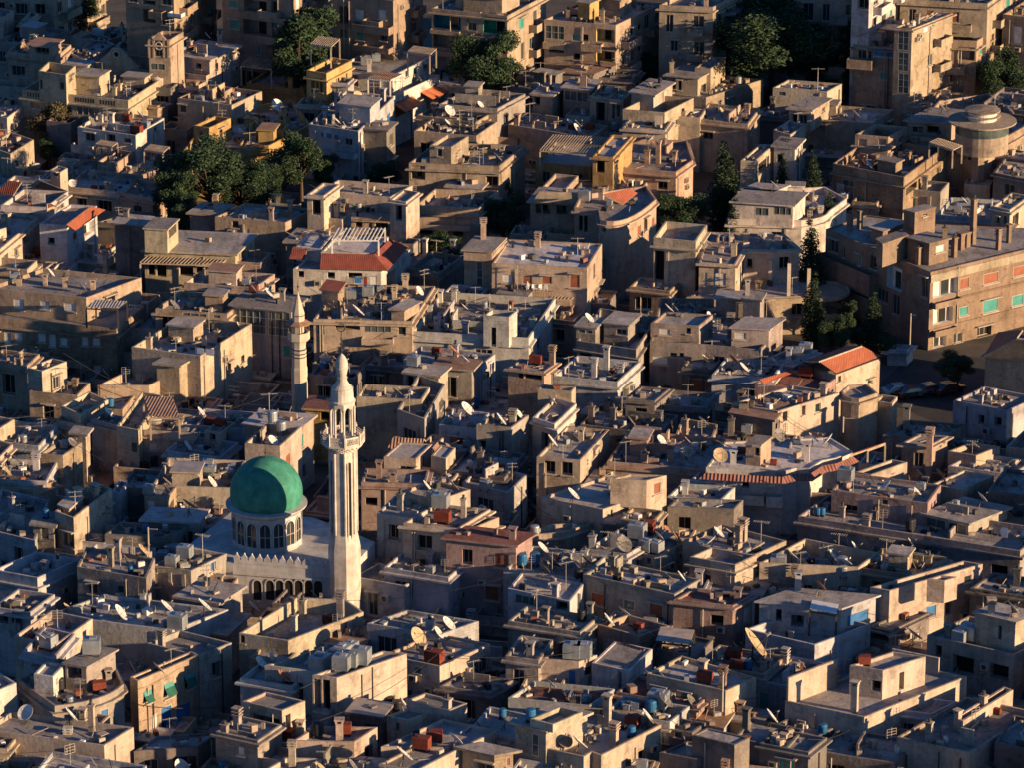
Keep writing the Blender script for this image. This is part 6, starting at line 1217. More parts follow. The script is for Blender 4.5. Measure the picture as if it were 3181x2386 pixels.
# ================================================================ pergolas, canopies
pergola('00', (820, 1240), (960, 1262), (1010, 1225), 7.0, 2.2, 'short slatted pergola under the white house balcony', 9)
pergola('00', (1240, 1290), (1400, 1312), (1455, 1262), 7.4, 2.4, 'reddish slatted pergola right of terracotta house', 11)
pergola('00', (1200, 1445), (1345, 1452), (1410, 1390), 7.2, 2.4, 'bright slatted pergola on brick posts', 8)
pergola('00', (1452, 1470), (1600, 1482), (1655, 1415), 7.2, 2.3, 'slatted pergola beside the large dark pine', 8)
pergola('00', (490, 1405), (620, 1420), (680, 1370), 7.2, 2.3, 'slatted pergola over the plain terrace left end', 8)
pergola('00', (2070, 560), (2330, 590), (2420, 520), 9.6, 2.4, 'wood pergola over the ochre terrace wall', 12)
pergola('01', (455, 380), (630, 405), (705, 335), 14, 2.4, 'tan pergola above the orange ochre tower', 10)
pergola('01', (1290, 445), (1480, 470), (1535, 420), 13.2, 2.2, 'cream pergola at the white penthouse end', 12)
pergola('01', (950, 672), (1140, 692), (1245, 640), 10.0, 2.5, 'white posted veranda with brown corrugated roof', 10, 'white', True, 'rtin')
pergola('02', (215, 1290), (690, 1315), (800, 1180), 9.4, 2.4, 'large slatted shade roof over glazed terrace', 20, 'wood')
pergola('11', (640, 400), (1040, 400), (1095, 300), 10.8, 1.9, 'white metal pergola frame on the red roofed villa', 12, 'white')
pergola('11', (1765, 885), (1955, 890), (1990, 800), 6.6, 2.6, 'cream pergola with few beams by the ladder tower', 5)
pergola('12', (300, 905), (480, 912), (570, 835), 6.8, 2.6, 'cream pergola below the people balcony', 6)
pergola('10', (1205, 595), (1895, 615), (1955, 560), 8.0, 2.6, 'slotted concrete porch on slim posts', 22, 'wood', True)
pergola('10', (740, 985), (1010, 995), (1090, 935), 9.6, 2.0, 'grey corrugated canopy on apartment terrace', 6, 'metal', True, 'tin')
pergola('23', (720, 600), (870, 545), (1020, 500), 8.4, 2.4, 'tiled gazebo roof beside the white terrace', 8, 'wood', True, 'tile')
pergola('03', (1400, 1225), (1600, 1290), (1680, 1250), 9.6, 2.0, 'slatted pergola by the rotunda house', 12)
pergola('32', (1210, 580), (1500, 610), (1540, 490), 7.6, 2.2, 'beige canvas canopy over the shaded lane', 4, 'metal', True, 'cloth')
pergola('20', (1290, 270), (1540, 280), (1480, 110), 9.4, 2.2, 'rusty sheet shelter on the stone house end', 5, 'wood', True, 'rtin')
pergola('22', (1880, 210), (2180, 260), (2260, 170), 7.4, 2.0, 'scrap covered shelter by the dark tin roofs', 6, 'wood', True, 'rtin')
pergola('33', (370, 310), (600, 350), (620, 270), 9.0, 2.2, 'white sheet canopy on turquoise terrace house', 3, 'metal', True, 'wcloth')
# rotunda, round terraces, ruined columns
def drum(name, parts, t, x, y, z, lab, cat):
    q = P(t, x, y, z); e = thing(name, (q.x, q.y, z), lab, cat)
    for pn, prof, m in parts: mb = MB(); mb.lathe(prof, m, q, 28); o = mb.build(pn, e, PAL['t'])
    return e
drum('rotunda', [('wall', [(2.9, -2.2), (2.9, -.1)], 'wall'), ('glazed_band', [(2.92, -.1), (2.92, .8)], 'gglass'), ('upper_wall', [(2.85, .75), (2.85, 1.1)], 'wall'), ('roof_slab', [(2.8, 1.1), (3.75, 1.12), (3.75, 1.26), (1.4, 1.32)], 'wall'), ('lantern', [(1.55, 1.25), (1.55, 2.3), (1.5, 2.3)], 'white'), ('lantern_ring', [(1.58, 1.75), (2.0, 1.76), (2.0, 1.86), (1.56, 1.88)], 'wall'), ('lantern_roof', [(1.5, 2.3), (1.95, 2.32), (1.95, 2.44), (0, 2.66)], 'wall')], '03', 1850, 1120, 10.2, 'round tan rotunda with white lantern on corner house', 'rotunda')
drum('round_balcony', [('slab', [(0, -.3), (2.6, -.3), (2.9, -.1), (2.9, .22), (2.7, .22), (2.7, 0), (0, 0.01)], 'wall')], '13', 470, 840, 5.6, 'round concrete balcony slab beyond the ruined terrace', 'balcony')
drum('round_balcony', [('slab', [(0, -.3), (1.9, -.3), (2.1, -.1), (2.1, .5), (1.9, .5), (1.9, 0), (0, 0.01)], 'wall')], '13', 520, 1020, 3.6, 'lower round balcony deep in shade under cypress', 'balcony')
for x, y0, y1 in ((190, 870, 600), (360, 885, 645), (30, 770, 570), (1, 700, 560)):
    q = P('13', x, y0, 6.0); d = ray('13', x, y1); k = (q.y) / d.y; h = CH + d.z * k - 6.0
    mb = MB(); mb.cbox((q.x, q.y, 5.9), .35, .3, h + .1, 'cream'); o = mb.build('bare_column'); o['label'] = 'bare pale column standing on the ruined terrace'; o['category'] = 'column'; o['group'] = 'bare columns on the ruined terrace'
def pole(t, x, y0, y1, z, lab, arm=1):
    q = P(t, x, y0, z); d = ray(t, x, y1); h = CH + d.z * q.y / d.y - z; e = thing('utility_pole', (q.x, q.y, z), lab, 'pole')
    mb = MB(); mb.bar((q.x, q.y, z), (q.x, q.y, z + h), .07, 'frame', 7); mb.build('mast', e)
    mb = MB(); mb.bar((q.x, q.y, z + h - .15), (q.x + arm, q.y - .2, z + h - .1), .04, 'frame', 5); mb.build('arm', e)
pole('20', 1285, 1659, 1215, 6.5, 'pale lamp pole with short arm left of the mosque', .8); pole('23', 657, 400, 265, 7.4, 'pale T shaped pole behind the tiled gazebo', 1.0); pole('13', 1228, 1400, 1030, 2.0, 'thin grey pole before the corner block in shade', .4); pole('32', 1780, 1180, 840, 7.5, 'rusty stand pipe pole beside the lit terrace house', .1)
# people on the balcony
def person(q, shirt, trousers, lab):
    me = bpy.data.meshes.new('person'); S = [(0, 0, .95, .15), (0, 0, 1.2, .16), (0, 0, 1.42, .15), (0, 0, 1.52, .06), (0, 0, 1.64, .10), (0, 0, 1.74, .09), (-.1, 0, .88, .1), (-.11, .02, .48, .07), (-.11, 0, .06, .05), (-.11, -.14, .04, .04), (.1, 0, .88, .1), (.11, .02, .48, .07), (.11, 0, .06, .05), (.11, -.14, .04, .04), (-.2, 0, 1.4, .06), (-.26, .03, 1.14, .045), (-.2, -.18, 1.0, .035), (.2, 0, 1.4, .06), (.26, .03, 1.14, .045), (.2, -.18, 1.0, .035)]
    E = [(0, 1), (1, 2), (2, 3), (3, 4), (4, 5), (0, 6), (6, 7), (7, 8), (8, 9), (0, 10), (10, 11), (11, 12), (12, 13), (2, 14), (14, 15), (15, 16), (2, 17), (17, 18), (18, 19)]
    me.from_pydata([s[:3] for s in S], E, []); o = bpy.data.objects.new('person', me); COL.objects.link(o); o.location = q
    md = o.modifiers.new('skin', 'SKIN'); me.skin_vertices[0]  # the skin layer comes with the modifier
    for v, s in zip(me.skin_vertices[0].data, S): v.radius = (s[3], s[3])
    me.skin_vertices[0].data[0].use_root = True
    o.modifiers.new('sub', 'SUBSURF').levels = 1; me.materials.append(shirt); o['label'] = lab; o['category'] = 'person'; o['group'] = 'people on the long balcony'
    return o
F = bb.F[0]
SH = simple('white_shirt', (.55, .53, .50), .9, 0, .1)
u, z = F.hit('11', 2325, 770); person(F.pt(u, z - 1.0, .55), SH, None, 'person in white shirt standing at the left end of the long balcony').scale = (.8, .8, .8)
def chair():
    e = thing('plastic_chair', (0, 0, 0), 'chair', 'chair'); mb = MB(); mb.cbox((0, 0, .4), .45, .45, .05, 'white'); mb.build('seat', e)
    mb = MB(); mb.cbox((0, .2, .45), .45, .05, .45, 'white'); mb.build('backrest', e)
    for x in (-.2, .2):
        for y in (-.2, .2): mb = MB(); mb.cbox((x, y, 0), .04, .04, .4, 'white'); mb.build('leg', e)
    return e
ch0 = chair()
for i, px in enumerate((2382, 2398, 2440, 2482)):
    u, z = F.hit('11', px, 800); q = F.pt(u, 0, .5); c = dup(ch0, (q.x, q.y, z - .35), RN.uniform(-.5, .5), .8); c['group'] = 'chairs on the long balcony'
    c['label'] = ['white plastic chair nearest the person on the long balcony', 'white plastic chair second from the person on the balcony', 'white plastic chair third from the person on the balcony', 'white plastic chair farthest from the person on the balcony'][i]
# ================================================================ clutter on the roofs
REG = []      # (object, short, category, host, group)
def reg(o, short, cat, b, grp): REG.append((o, short, cat, b, grp)); o['category'] = cat; o['group'] = grp
def free(b, q, r):
    for x, y, rr in b.taken:
        if (x - q.x) ** 2 + (y - q.y) ** 2 < (rr + r) ** 2: return False
    for pr in b.rooms:
        c = sum(pr, V()) / len(pr)
        if inside([p + (p - c).normalized() * r for p in pr], q): return False
    return True
ND = [0]
def dish(b, q, s, ki=None, az=None):
    if ki is None: ki = RN.choices(range(5), (46, 20, 16, 10, 8))[0]
    if az is None: az = RN.gauss(10, 13) if RN.random() < .9 else RN.uniform(-60, 200)
    nm, tp = DISH[ki]; o = dup(RN.choice(tp), (q.x, q.y, b.z), rad(az), s * .64 / 1.8); b.taken.append((q.x, q.y, s * .5)); ND[0] += 1
    reg(o, nm + ' satellite dish', 'satellite dish', b, 'satellite dishes on the roofs'); return o
def antenna(b, q):
    o = dup(RN.choice(ANT), (q.x, q.y, b.z), rad(RN.choice([0, 20, 30, 160, 200, 185]) + RN.uniform(-12, 12)), RN.uniform(.55, .85)); b.taken.append((q.x, q.y, .3))
    reg(o, 'thin aerial', 'antenna', b, 'television aerials on the roofs')
TN = dict(steel='square steel water tank', rust='rust red oil tank', blue='blue plastic barrel', black='black water barrel', drum='round metal water tank')
def tank(b, q, k, s=1.0, rz=0):
    s = min(s, 1.15 + (s - 1.15) * .35) if k != 'steel' else min(s, 1.3 + (s - 1.3) * .6)
    s *= .64 if k == 'rust' else .72
    o = dup(TANK[k], (q.x, q.y, b.z), rz, s); b.taken.append((q.x, q.y, .9 * s)); reg(o, TN[k], 'water tank' if k != 'rust' else 'oil tank', b, 'tanks and barrels on the roofs')
def rz_of(b): e = b.F[0].e if hasattr(b, 'F') else V((1, 0, 0)); return atan2(e.y, e.x)
def at(t, x, y, dz=0):
    r = find(t, x, y, dz)
    if r is None: return None
    return r[1], V((r[2].x, r[2].y, 0))
MISS = [0]
def DD(t, L):
    for x, y, s, *k in L:
        r = at(t, x, y, 1.25 * s / 1.8)
        if r: dish(r[0], r[1], s, *k)
        else: MISS[0] += 1
def CC(t, L):
    for x, y, h in L:
        r = at(t, x, y)
        if r: r[0].taken.append((r[1].x, r[1].y, .6)); chimney(r[0], V((r[1].x, r[1].y, r[0].z)), h, rz_of(r[0]) + RN.uniform(-.05, .05))
        else: MISS[0] += 1
def TT(t, L):
    for x, y, k, *s in L:
        r = at(t, x, y)
        if r: tank(r[0], r[1], k, s[0] if s else 1.0, rz_of(r[0]))
        else: MISS[0] += 1
DD('00', [(330, 305, 2.2, 0), (360, 195, 1.9), (1150, 790, 1.3), (1325, 775, 1.3), (780, 1005, 1.9), (1095, 945, 1.4), (1195, 955, 1.5), (225, 1375, 1.7), (310, 1400, 1.8), (655, 1285, 1.5), (620, 1545, 1.4, 0, -75), (1855, 955, 1.6), (1780, 280, 1.6), (2040, 310, 1.3), (1130, 175, 1.5)])
DD('01', [(742, 395, 2.2, 0, -35), (1170, 460, 1.5), (860, 790, 2.4, 2, -35), (675, 1005, 1.6, 0), (1645, 910, 2.1, 0, -40), (1470, 1050, 1.7), (1125, 350, 1.5), (1910, 870, 1.4), (1545, 1135, 1.5)])
DD('02', [(330, 120, 1.4), (215, 730, 1.5), (760, 690, 1.7), (1150, 700, 1.4), (540, 1030, 1.8, 0), (200, 1150, 1.5), (60, 1190, 1.6), (95, 1170, 1.5), (470, 1020, 1.6), (730, 1500, 1.0, 0, -60), (905, 660, 1.4), (620, 650, 1.4)])
DD('03', [(225, 640, 1.3), (345, 840, 1.5), (1280, 890, 1.7, 3), (1385, 892, 1.7, 3), (1505, 890, 1.7, 3), (800, 1340, 1.9), (1740, 850, 1.5), (60, 1550, 1.6), (110, 1430, 1.3)])
DD('10', [(430, 650, 1.5), (700, 775, 1.5), (1490, 1365, 1.9, 0), (1350, 1330, 1.3), (1060, 1530, 1.5), (1490, 920, 1.9, 3), (2050, 1110, 1.4)])
DD('11', [(540, 350, 1.6, 3), (285, 740, 2.3, 3, -35), (95, 820, 1.7), (360, 770, 1.1), (905, 915, 1.8), (620, 930, 1.5), (1210, 740, 1.4, 3), (940, 1430, 3.0, 0), (840, 1490, 2.2, 0), (655, 1440, 1.1, 2), (1780, 1395, 1.4), (730, 920, 1.4), (2140, 290, 1.6, 3)])
DD('12', [(95, 345, 1.0, 0, -80), (630, 1035, 1.7, 0), (1315, 950, 1.7, 0), (1230, 960, 1.6, 0), (1525, 940, 1.6, 0), (1670, 1025, 1.8, 0, -20), (1630, 1390, 1.5, 2), (1960, 1460, 1.8, 0), (245, 1190, 1.4, 3), (705, 930, 1.1), (1060, 945, 1.0), (1870, 1390, 1.7)])
DD('13', [(65, 1415, 1.5), (880, 310, 1.2), (800, 400, 1.3, 0, -80)])
DD('20', [(930, 195, 1.7, 0), (1330, 270, 2.0, 0), (1720, 190, 1.8), (1720, 355, 1.4), (675, 415, 1.4, 0), (615, 455, 1.6, 3), (1970, 535, 1.6, 0, -20), (1525, 625, 2.1, 4), (860, 675, 1.4, 4), (710, 725, 2.0, 0), (680, 700, 1.6), (600, 895, 2.3, 0), (1430, 790, 1.8, 3), (1415, 840, 1.6, 3), (1185, 1045, 1.8), (1225, 1370, 2.0), (580, 1510, 2.2), (2085, 250, 1.6), (585, 630, 1.2), (1520, 1290, 1.6, 3), (1120, 920, 1.6, 3), (50, 700, 1.6, 2)])
DD('21', [(295, 50, 1.9, 0), (60, 300, 1.7, 0), (125, 435, 1.6), (1125, 385, 1.5, 0), (1450, 825, 2.0, 0), (1635, 850, 2.2, 0), (1670, 805, 2.0, 2), (1930, 1035, 1.9, 0, -30), (1460, 1270, 1.5), (2080, 245, 2.0, 0), (365, 680, 1.3, 3), (1835, 400, 1.2), (1190, 20, 1.5, 2), (2080, 1540, 2.0, 3), (1230, 150, 1.3), (1500, 930, 1.7, 3)])
DD('22', [(310, 90, 1.7, 0), (440, 75, 1.4, 0), (30, 215, 1.3), (310, 430, 2.0, 0), (480, 400, 2.2, 3), (900, 590, 1.8, 2), (490, 885, 2.0, 0), (1760, 550, 2.1, 2, -70), (1470, 525, 1.7), (160, 1020, 1.7, 0), (180, 1140, 1.8), (1230, 1250, 1.9, 0), (1380, 1260, 1.9, 4), (1300, 1210, 1.6, 4), (1690, 1295, 1.7, 0, 160), (1740, 1220, 1.8), (320, 1450, 2.0, 3), (440, 1480, 1.8, 3), (535, 1520, 1.7), (610, 1460, 1.8, 3), (720, 1430, 1.7), (240, 1530, 1.9, 3), (1900, 1600, 1.5, 4), (1420, 1600, 1.6), (930, 1310, 2.2, 3, -60), (1640, 240, 1.5), (1430, 720, 1.4), (250, 850, 1.6)])
DD('23', [(110, 380, 1.9, 3, -55), (395, 410, 1.8, 0), (540, 420, 1.9, 0, 165), (1320, 720, 1.6, 0), (1490, 720, 1.9, 2), (1560, 790, 1.6, 3), (1290, 880, 1.3), (1040, 815, 1.5), (215, 1410, 1.8, 0), (565, 1420, 1.9, 0), (680, 1490, 2.0, 0), (1780, 470, 1.7), (910, 340, 1.2), (400, 720, 1.2)])
DD('30', [(1020, 275, 2.3, 0), (1420, 230, 2.0, 0), (1745, 215, 2.2, 0), (1700, 355, 2.0), (330, 485, 2.3, 0), (290, 715, 2.4, 3), (940, 640, 2.4, 2), (1350, 760, 2.0, 0), (420, 1040, 2.2), (590, 1150, 2.2, 0), (225, 1135, 2.0, 0, -120), (1550, 1610, 2.6, 0, -25), (570, 250, 1.3), (600, 170, 1.6, 3), (2170, 235, 1.8, 0), (2190, 690, 1.6)])
DD('31', [(85, 675, 1.7, 0), (215, 830, 2.0), (20, 715, 1.6), (1365, 475, 2.5, 2, -30), (1545, 460, 1.7), (1630, 375, 2.0, 0), (1690, 1365, 2.0, 0), (1245, 1485, 2.4, 0), (35, 1540, 2.2, 0), (810, 1600, 1.8, 3), (1240, 1070, 1.4), (885, 560, 1.6, 3)])
DD('32', [(930, 280, 1.9, 0), (795, 345, 2.0, 0), (865, 445, 2.2, 0), (1215, 50, 1.9, 0), (2035, 495, 4.3, 2, 0), (115, 350, 2.4, 2), (100, 530, 2.2, 3), (1145, 810, 2.1, 0), (1265, 840, 2.0, 0), (745, 960, 2.2), (1410, 920, 1.5), (1130, 1170, 2.2), (1510, 1050, 2.3, 3), (1280, 1030, 2.2, 3), (540, 1385, 2.3, 0), (415, 1365, 2.1, 3, -50), (2180, 1160, 1.8, 0), (40, 860, 2.2, 3), (440, 420, 1.4, 2)])
DD('33', [(450, 45, 2.0, 4), (2110, 240, 1.9, 0), (1310, 1080, 2.0, 0), (1400, 1150, 1.9, 3), (1660, 1400, 2.0, 2), (740, 1220, 1.6), (35, 1170, 2.0, 0), (450, 760, 1.8, 3)])
CC('00', [(960, 1050, 1.3), (735, 815, 1.6), (805, 765, 1.2), (985, 850, 2.0), (1025, 800, 1.6), (1080, 650, 1.4), (1290, 655, 1.1), (1650, 810, 1.2), (1850, 800, 1.4), (1825, 920, 1.6), (1965, 920, 1.4), (345, 190, 2.6), (185, 60, 1.6), (40, 90, 1.4), (1890, 370, 1.5), (1630, 400, 1.0), (1745, 840, 1.1)])
CC('01', [(1295, 440, 3.4), (960, 610, 1.4), (820, 470, 1.2), (515, 850, 1.4), (690, 900, 2.2), (545, 960, 1.6), (695, 990, 2.2), (370, 920, 1.4), (375, 1030, 1.8), (585, 1020, 1.4), (930, 1000, 1.2), (310, 320, 1.0), (680, 600, 1.2), (1185, 1180, 1.4), (1310, 1170, 1.4), (375, 1550, 1.8), (1880, 1250, 1.6), (2100, 1340, 1.4), (1640, 1000, 1.2), (210, 1130, 2.0), (110, 1170, 1.6), (440, 1110, 1.4), (260, 1060, 1.2), (1195, 1600, 1.0), (1380, 1650, 1.2)])
CC('02', [(455, 170, 1.8), (750, 190, 2.0), (680, 160, 1.8), (1345, 620, 1.8), (1135, 1400, 2.2), (1230, 1400, 3.4), (1272, 1300, 1.4), (1370, 1400, 1.8), (1680, 1420, 1.8), (1490, 1290, 1.4), (1780, 860, 1.0), (10, 1000, 2.6), (20, 1080, 1.6), (330, 1110, 1.0), (1640, 80, 1.8)])
CC('03', [(1125, 220, 1.2), (1295, 205, 1.2), (1780, 200, 1.4), (1900, 230, 1.4), (1820, 340, 2.0), (340, 790, 1.8), (815, 830, 1.2), (215, 870, 1.4), (670, 1310, 2.2), (910, 1330, 2.2), (1270, 1300, 2.2), (1215, 1410, 1.8), (1480, 1225, 1.4), (1325, 1205, 1.4), (930, 1420, 1.2), (490, 1195, 1.2), (1640, 880, 1.2), (1890, 830, 1.4), (1520, 1130, 1.4), (320, 1640, 1.0), (475, 1650, 1.2)])
CC('10', [(390, 790, 1.4), (560, 800, 1.4), (800, 830, 1.3), (690, 690, 1.0), (1160, 850, 1.9), (1100, 810, 1.4), (910, 700, 3.2), (1000, 700, 2.2), (1085, 200, 1.0), (165, 790, 1.0), (70, 280, 1.6), (1285, 1330, 1.6), (310, 1450, 1.8), (170, 1500, 1.4), (1840, 840, 2.0), (2090, 700, 1.0), (1655, 950, 1.2), (985, 210, 2.0), (905, 220, 1.8)])
CC('11', [(1570, 960, 2.0), (1690, 930, 1.8), (1545, 1180, 1.6), (1785, 1200, 1.4), (1440, 540, 2.4), (1680, 520, 2.0), (1610, 610, 2.2), (1940, 390, 2.6), (215, 920, 1.4), (615, 730, 1.2), (830, 730, 1.2), (1270, 860, 2.2), (815, 1380, 1.6), (150, 700, 1.6), (1180, 1560, 1.4), (1660, 1360, 1.8), (1705, 1360, 1.6), (1480, 1090, 2.2), (120, 230, 1.6), (430, 210, 1.4)])
CC('12', [(1275, 330, 1.8), (1320, 310, 2.2), (1880, 540, 2.0), (1970, 350, 1.6), (2100, 350, 1.6), (1410, 1220, 2.4), (1120, 1160, 2.6), (1850, 1240, 3.0), (1665, 1240, 1.4), (195, 460, 1.5), (60, 340, 1.2), (310, 350, 1.4), (740, 80, 1.8), (395, 1540, 3.0), (320, 1480, 2.2), (680, 1600, 2.6), (785, 1530, 3.4), (565, 1590, 1.0), (75, 1230, 1.0), (335, 1220, 1.4), (430, 1240, 2.6), (1880, 880, 2.2), (1995, 870, 2.0), (565, 1010, 2.0), (1880, 950, 1.4), (160, 1590, 1.2), (95, 1590, 1.2)])
CC('13', [(1305, 605, 2.6), (1610, 545, 3.0), (1670, 480, 2.2), (1770, 430, 7.0), (1990, 480, 2.4), (2080, 420, 2.4), (715, 320, 2.6), (800, 300, 2.6), (1530, 380, 1.4), (1265, 350, 1.2), (190, 1460, 2.0), (1720, 455, 2.0), (2030, 60, 1.4)])
CC('20', [(315, 740, 2.0), (530, 740, 1.8), (680, 1040, 2.2), (820, 1000, 1.6), (105, 1145, 3.0), (1900, 990, 2.4), (1015, 1490, 2.4), (500, 1600, 1.6), (180, 560, 1.2), (310, 1440, 1.4), (1400, 1400, 1.4)])
CC('21', [(1030, 400, 1.2), (1250, 410, 1.2), (1165, 320, 1.6), (1175, 700, 2.0), (1045, 790, 2.0), (1915, 700, 2.2), (1770, 1140, 2.6), (1200, 700, 1.2), (970, 660, 1.4), (790, 1400, 1.2)])
CC('22', [(655, 330, 2.6), (845, 310, 2.0), (1235, 360, 1.8), (1855, 440, 2.6), (1060, 440, 2.0), (800, 220, 1.4), (1590, 1440, 3.2), (1385, 1230, 1.6), (1580, 1230, 1.0), (1920, 1400, 2.6), (2075, 1220, 2.0), (1960, 1330, 2.2), (840, 1540, 1.2), (130, 940, 2.0), (90, 880, 1.8), (665, 1430, 2.2), (2100, 1490, 1.8), (240, 1060, 1.2), (1340, 660, 2.0), (1460, 930, 1.2), (1875, 660, 1.4)])
CC('23', [(1200, 380, 3.2), (1390, 830, 7.0), (1395, 640, 4.2), (1045, 600, 5.2), (1055, 1400, 3.0), (60, 1230, 2.2), (480, 1470, 1.2), (860, 1220, 1.2), (650, 1130, 1.4), (930, 1150, 1.2), (1340, 1110, 1.0), (1090, 1150, 1.2), (660, 400, 2.2), (1785, 70, 1.2), (1840, 150, 1.2), (340, 130, 1.0), (490, 80, 1.2), (1900, 440, 1.0), (2030, 450, 1.0)])
CC('30', [(790, 1350, 3.2), (1275, 850, 1.4), (590, 1540, 2.6), (1230, 250, 1.2), (1000, 370, 1.0), (400, 1230, 1.6), (1390, 640, 1.8), (345, 1250, 1.4), (1130, 560, 1.8), (1270, 730, 1.4), (1080, 1659, 1.4), (2040, 1320, 1.6), (1930, 1360, 1.0), (390, 20, 1.6)])
CC('31', [(190, 240, 3.6), (315, 580, 3.4), (715, 470, 4.2), (1170, 580, 1.6), (65, 1420, 2.2), (370, 1420, 2.0), (705, 1440, 2.4), (300, 1659, 2.6), (2005, 480, 2.4), (1420, 690, 1.0), (1480, 470, 1.2), (870, 340, 1.2), (1630, 1170, 1.4)])
CC('32', [(645, 400, 2.0), (265, 400, 1.4), (790, 1300, 3.4), (850, 1480, 2.2), (1610, 860, 1.4), (1680, 700, 1.6), (2135, 840, 1.4), (130, 720, 1.6), (1780, 1170, 4.8), (510, 560, 1.2), (660, 540, 1.2), (1140, 600, 1.0), (500, 530, 1.0), (100, 1130, 1.6), (1985, 1350, 2.6), (740, 1290, 1.2)])
CC('33', [(755, 1180, 3.4), (160, 800, 1.6), (1560, 550, 1.2), (1395, 1400, 1.8), (1860, 1180, 2.0), (1640, 1310, 1.8), (270, 130, 2.0), (240, 120, 2.2), (10, 830, 1.2), (400, 1170, 1.0), (1930, 330, 1.2), (2130, 360, 1.0), (1150, 1180, 1.0)])
TT('00', [(1175, 1150, 'rust', 1.5), (1250, 1110, 'steel'), (1090, 1040, 'rust'), (880, 320, 'steel'), (830, 310, 'steel'), (1580, 1090, 'rust', .9), (720, 720, 'steel', .6)])
TT('01', [(930, 560, 'steel', 1.2), (1020, 530, 'steel', 1.1), (1755, 940, 'rust', .9), (20, 330, 'rust'), (545, 500, 'rust', .8)])
TT('02', [(645, 1120, 'rust'), (490, 1110, 'rust', .8), (1420, 800, 'black'), (1480, 790, 'black'), (1990, 850, 'rust', .8), (470, 960, 'blue'), (860, 1130, 'drum'), (2000, 1590, 'steel', .8)])
TT('03', [(435, 830, 'steel', 1.4), (960, 1140, 'steel', .9), (1010, 1150, 'steel', .9), (1290, 60, 'steel'), (1100, 160, 'black')])
TT('10', [(2180, 850, 'rust', .9), (130, 760, 'steel'), (105, 1540, 'steel'), (80, 1620, 'rust'), (720, 960, 'drum', .7), (985, 930, 'steel', .8)])
TT('11', [(510, 1530, 'blue'), (565, 1530, 'blue'), (605, 1530, 'black'), (950, 890, 'steel', 1.2), (805, 910, 'steel', 1.1), (20, 830, 'rust'), (1055, 850, 'steel', .7), (1550, 1450, 'black'), (1340, 1490, 'steel', 1.2), (2110, 360, 'steel', 1.3), (590, 1480, 'steel')])
TT('12', [(600, 70, 'steel', 1.4), (660, 40, 'steel'), (2040, 720, 'black', .9), (180, 1470, 'rust', 1.3), (690, 1570, 'black')])
TT('13', [(260, 1430, 'steel', 1.3), (335, 1390, 'steel', 1.3), (340, 1580, 'rust', 1.8), (1690, 420, 'steel')])
TT('20', [(500, 360, 'blue', 1.15), (500, 410, 'blue', 1.15), (1860, 180, 'blue', 1.2), (1860, 225, 'blue', 1.1), (1805, 350, 'rust', 1.0), (1895, 355, 'rust', 1.0), (1035, 1180, 'black', 1.3), (1085, 1190, 'black', 1.3), (965, 1240, 'drum', .9), (1250, 1265, 'blue', .8), (1280, 940, 'steel'), (1590, 1490, 'steel', 1.3), (1480, 1470, 'steel', 1.2), (1480, 1560, 'steel', 1.1), (1400, 1510, 'steel', 1.0), (680, 860, 'steel'), (1325, 690, 'black'), (1190, 660, 'black'), (1720, 1110, 'rust', .8), (950, 190, 'blue'), (430, 550, 'steel'), (560, 540, 'steel', .8), (1800, 790, 'steel', 1.2), (1790, 720, 'steel')])
TT('21', [(2040, 110, 'blue', 1.3), (2140, 110, 'rust', 1.4), (1870, 190, 'blue', 1.2), (2160, 180, 'drum'), (1575, 1060, 'steel', 1.6), (1590, 1180, 'rust', 1.8), (1165, 990, 'steel', 1.1), (1250, 1300, 'steel', 1.2), (130, 330, 'drum', 1.1), (205, 420, 'drum', 1.1), (1160, 330, 'black', .7), (1640, 1550, 'steel', 1.1), (1840, 1560, 'steel', 1.0), (1510, 990, 'steel'), (2160, 1530, 'steel'), (1960, 900, 'steel'), (430, 80, 'rust', .8)])
TT('22', [(930, 750, 'steel', 1.2), (1000, 755, 'steel', 1.2), (1090, 765, 'steel', 1.4), (1050, 1320, 'steel', 1.7), (1130, 1270, 'rust', 1.8), (1130, 1430, 'steel', 1.2), (1210, 1440, 'steel', 1.2), (320, 1090, 'steel', 1.2), (380, 1100, 'steel', 1.0), (60, 1560, 'blue', 1.6), (170, 1550, 'blue', 1.6), (1470, 310, 'steel', 1.1), (1060, 1530, 'rust', 1.3), (1700, 640, 'rust', .8), (1945, 590, 'rust', .8), (1990, 420, 'steel'), (680, 1300, 'steel'), (840, 1520, 'steel'), (170, 1310, 'drum'), (1160, 500, 'black')])
TT('23', [(1450, 290, 'blue', 1.2), (60, 680, 'rust', .6), (440, 1120, 'blue', .8), (480, 1120, 'blue', .8), (1615, 680, 'drum', .9), (100, 1590, 'steel', 1.5), (650, 1600, 'drum', 1.2), (1230, 1250, 'black', 1.2), (1820, 960, 'blue', 1.2), (2110, 1040, 'steel', 1.3), (1250, 1230, 'black'), (680, 830, 'steel', 1.5)])
TT('30', [(1525, 480, 'steel', 1.6), (420, 640, 'steel', 1.3), (790, 690, 'steel', 1.6), (510, 1010, 'black', 1.4), (850, 1010, 'rust', 1.1), (1300, 690, 'rust', .8), (1200, 760, 'steel', 1.2), (1160, 760, 'steel', 1.1), (1100, 580, 'steel'), (40, 1400, 'steel')])
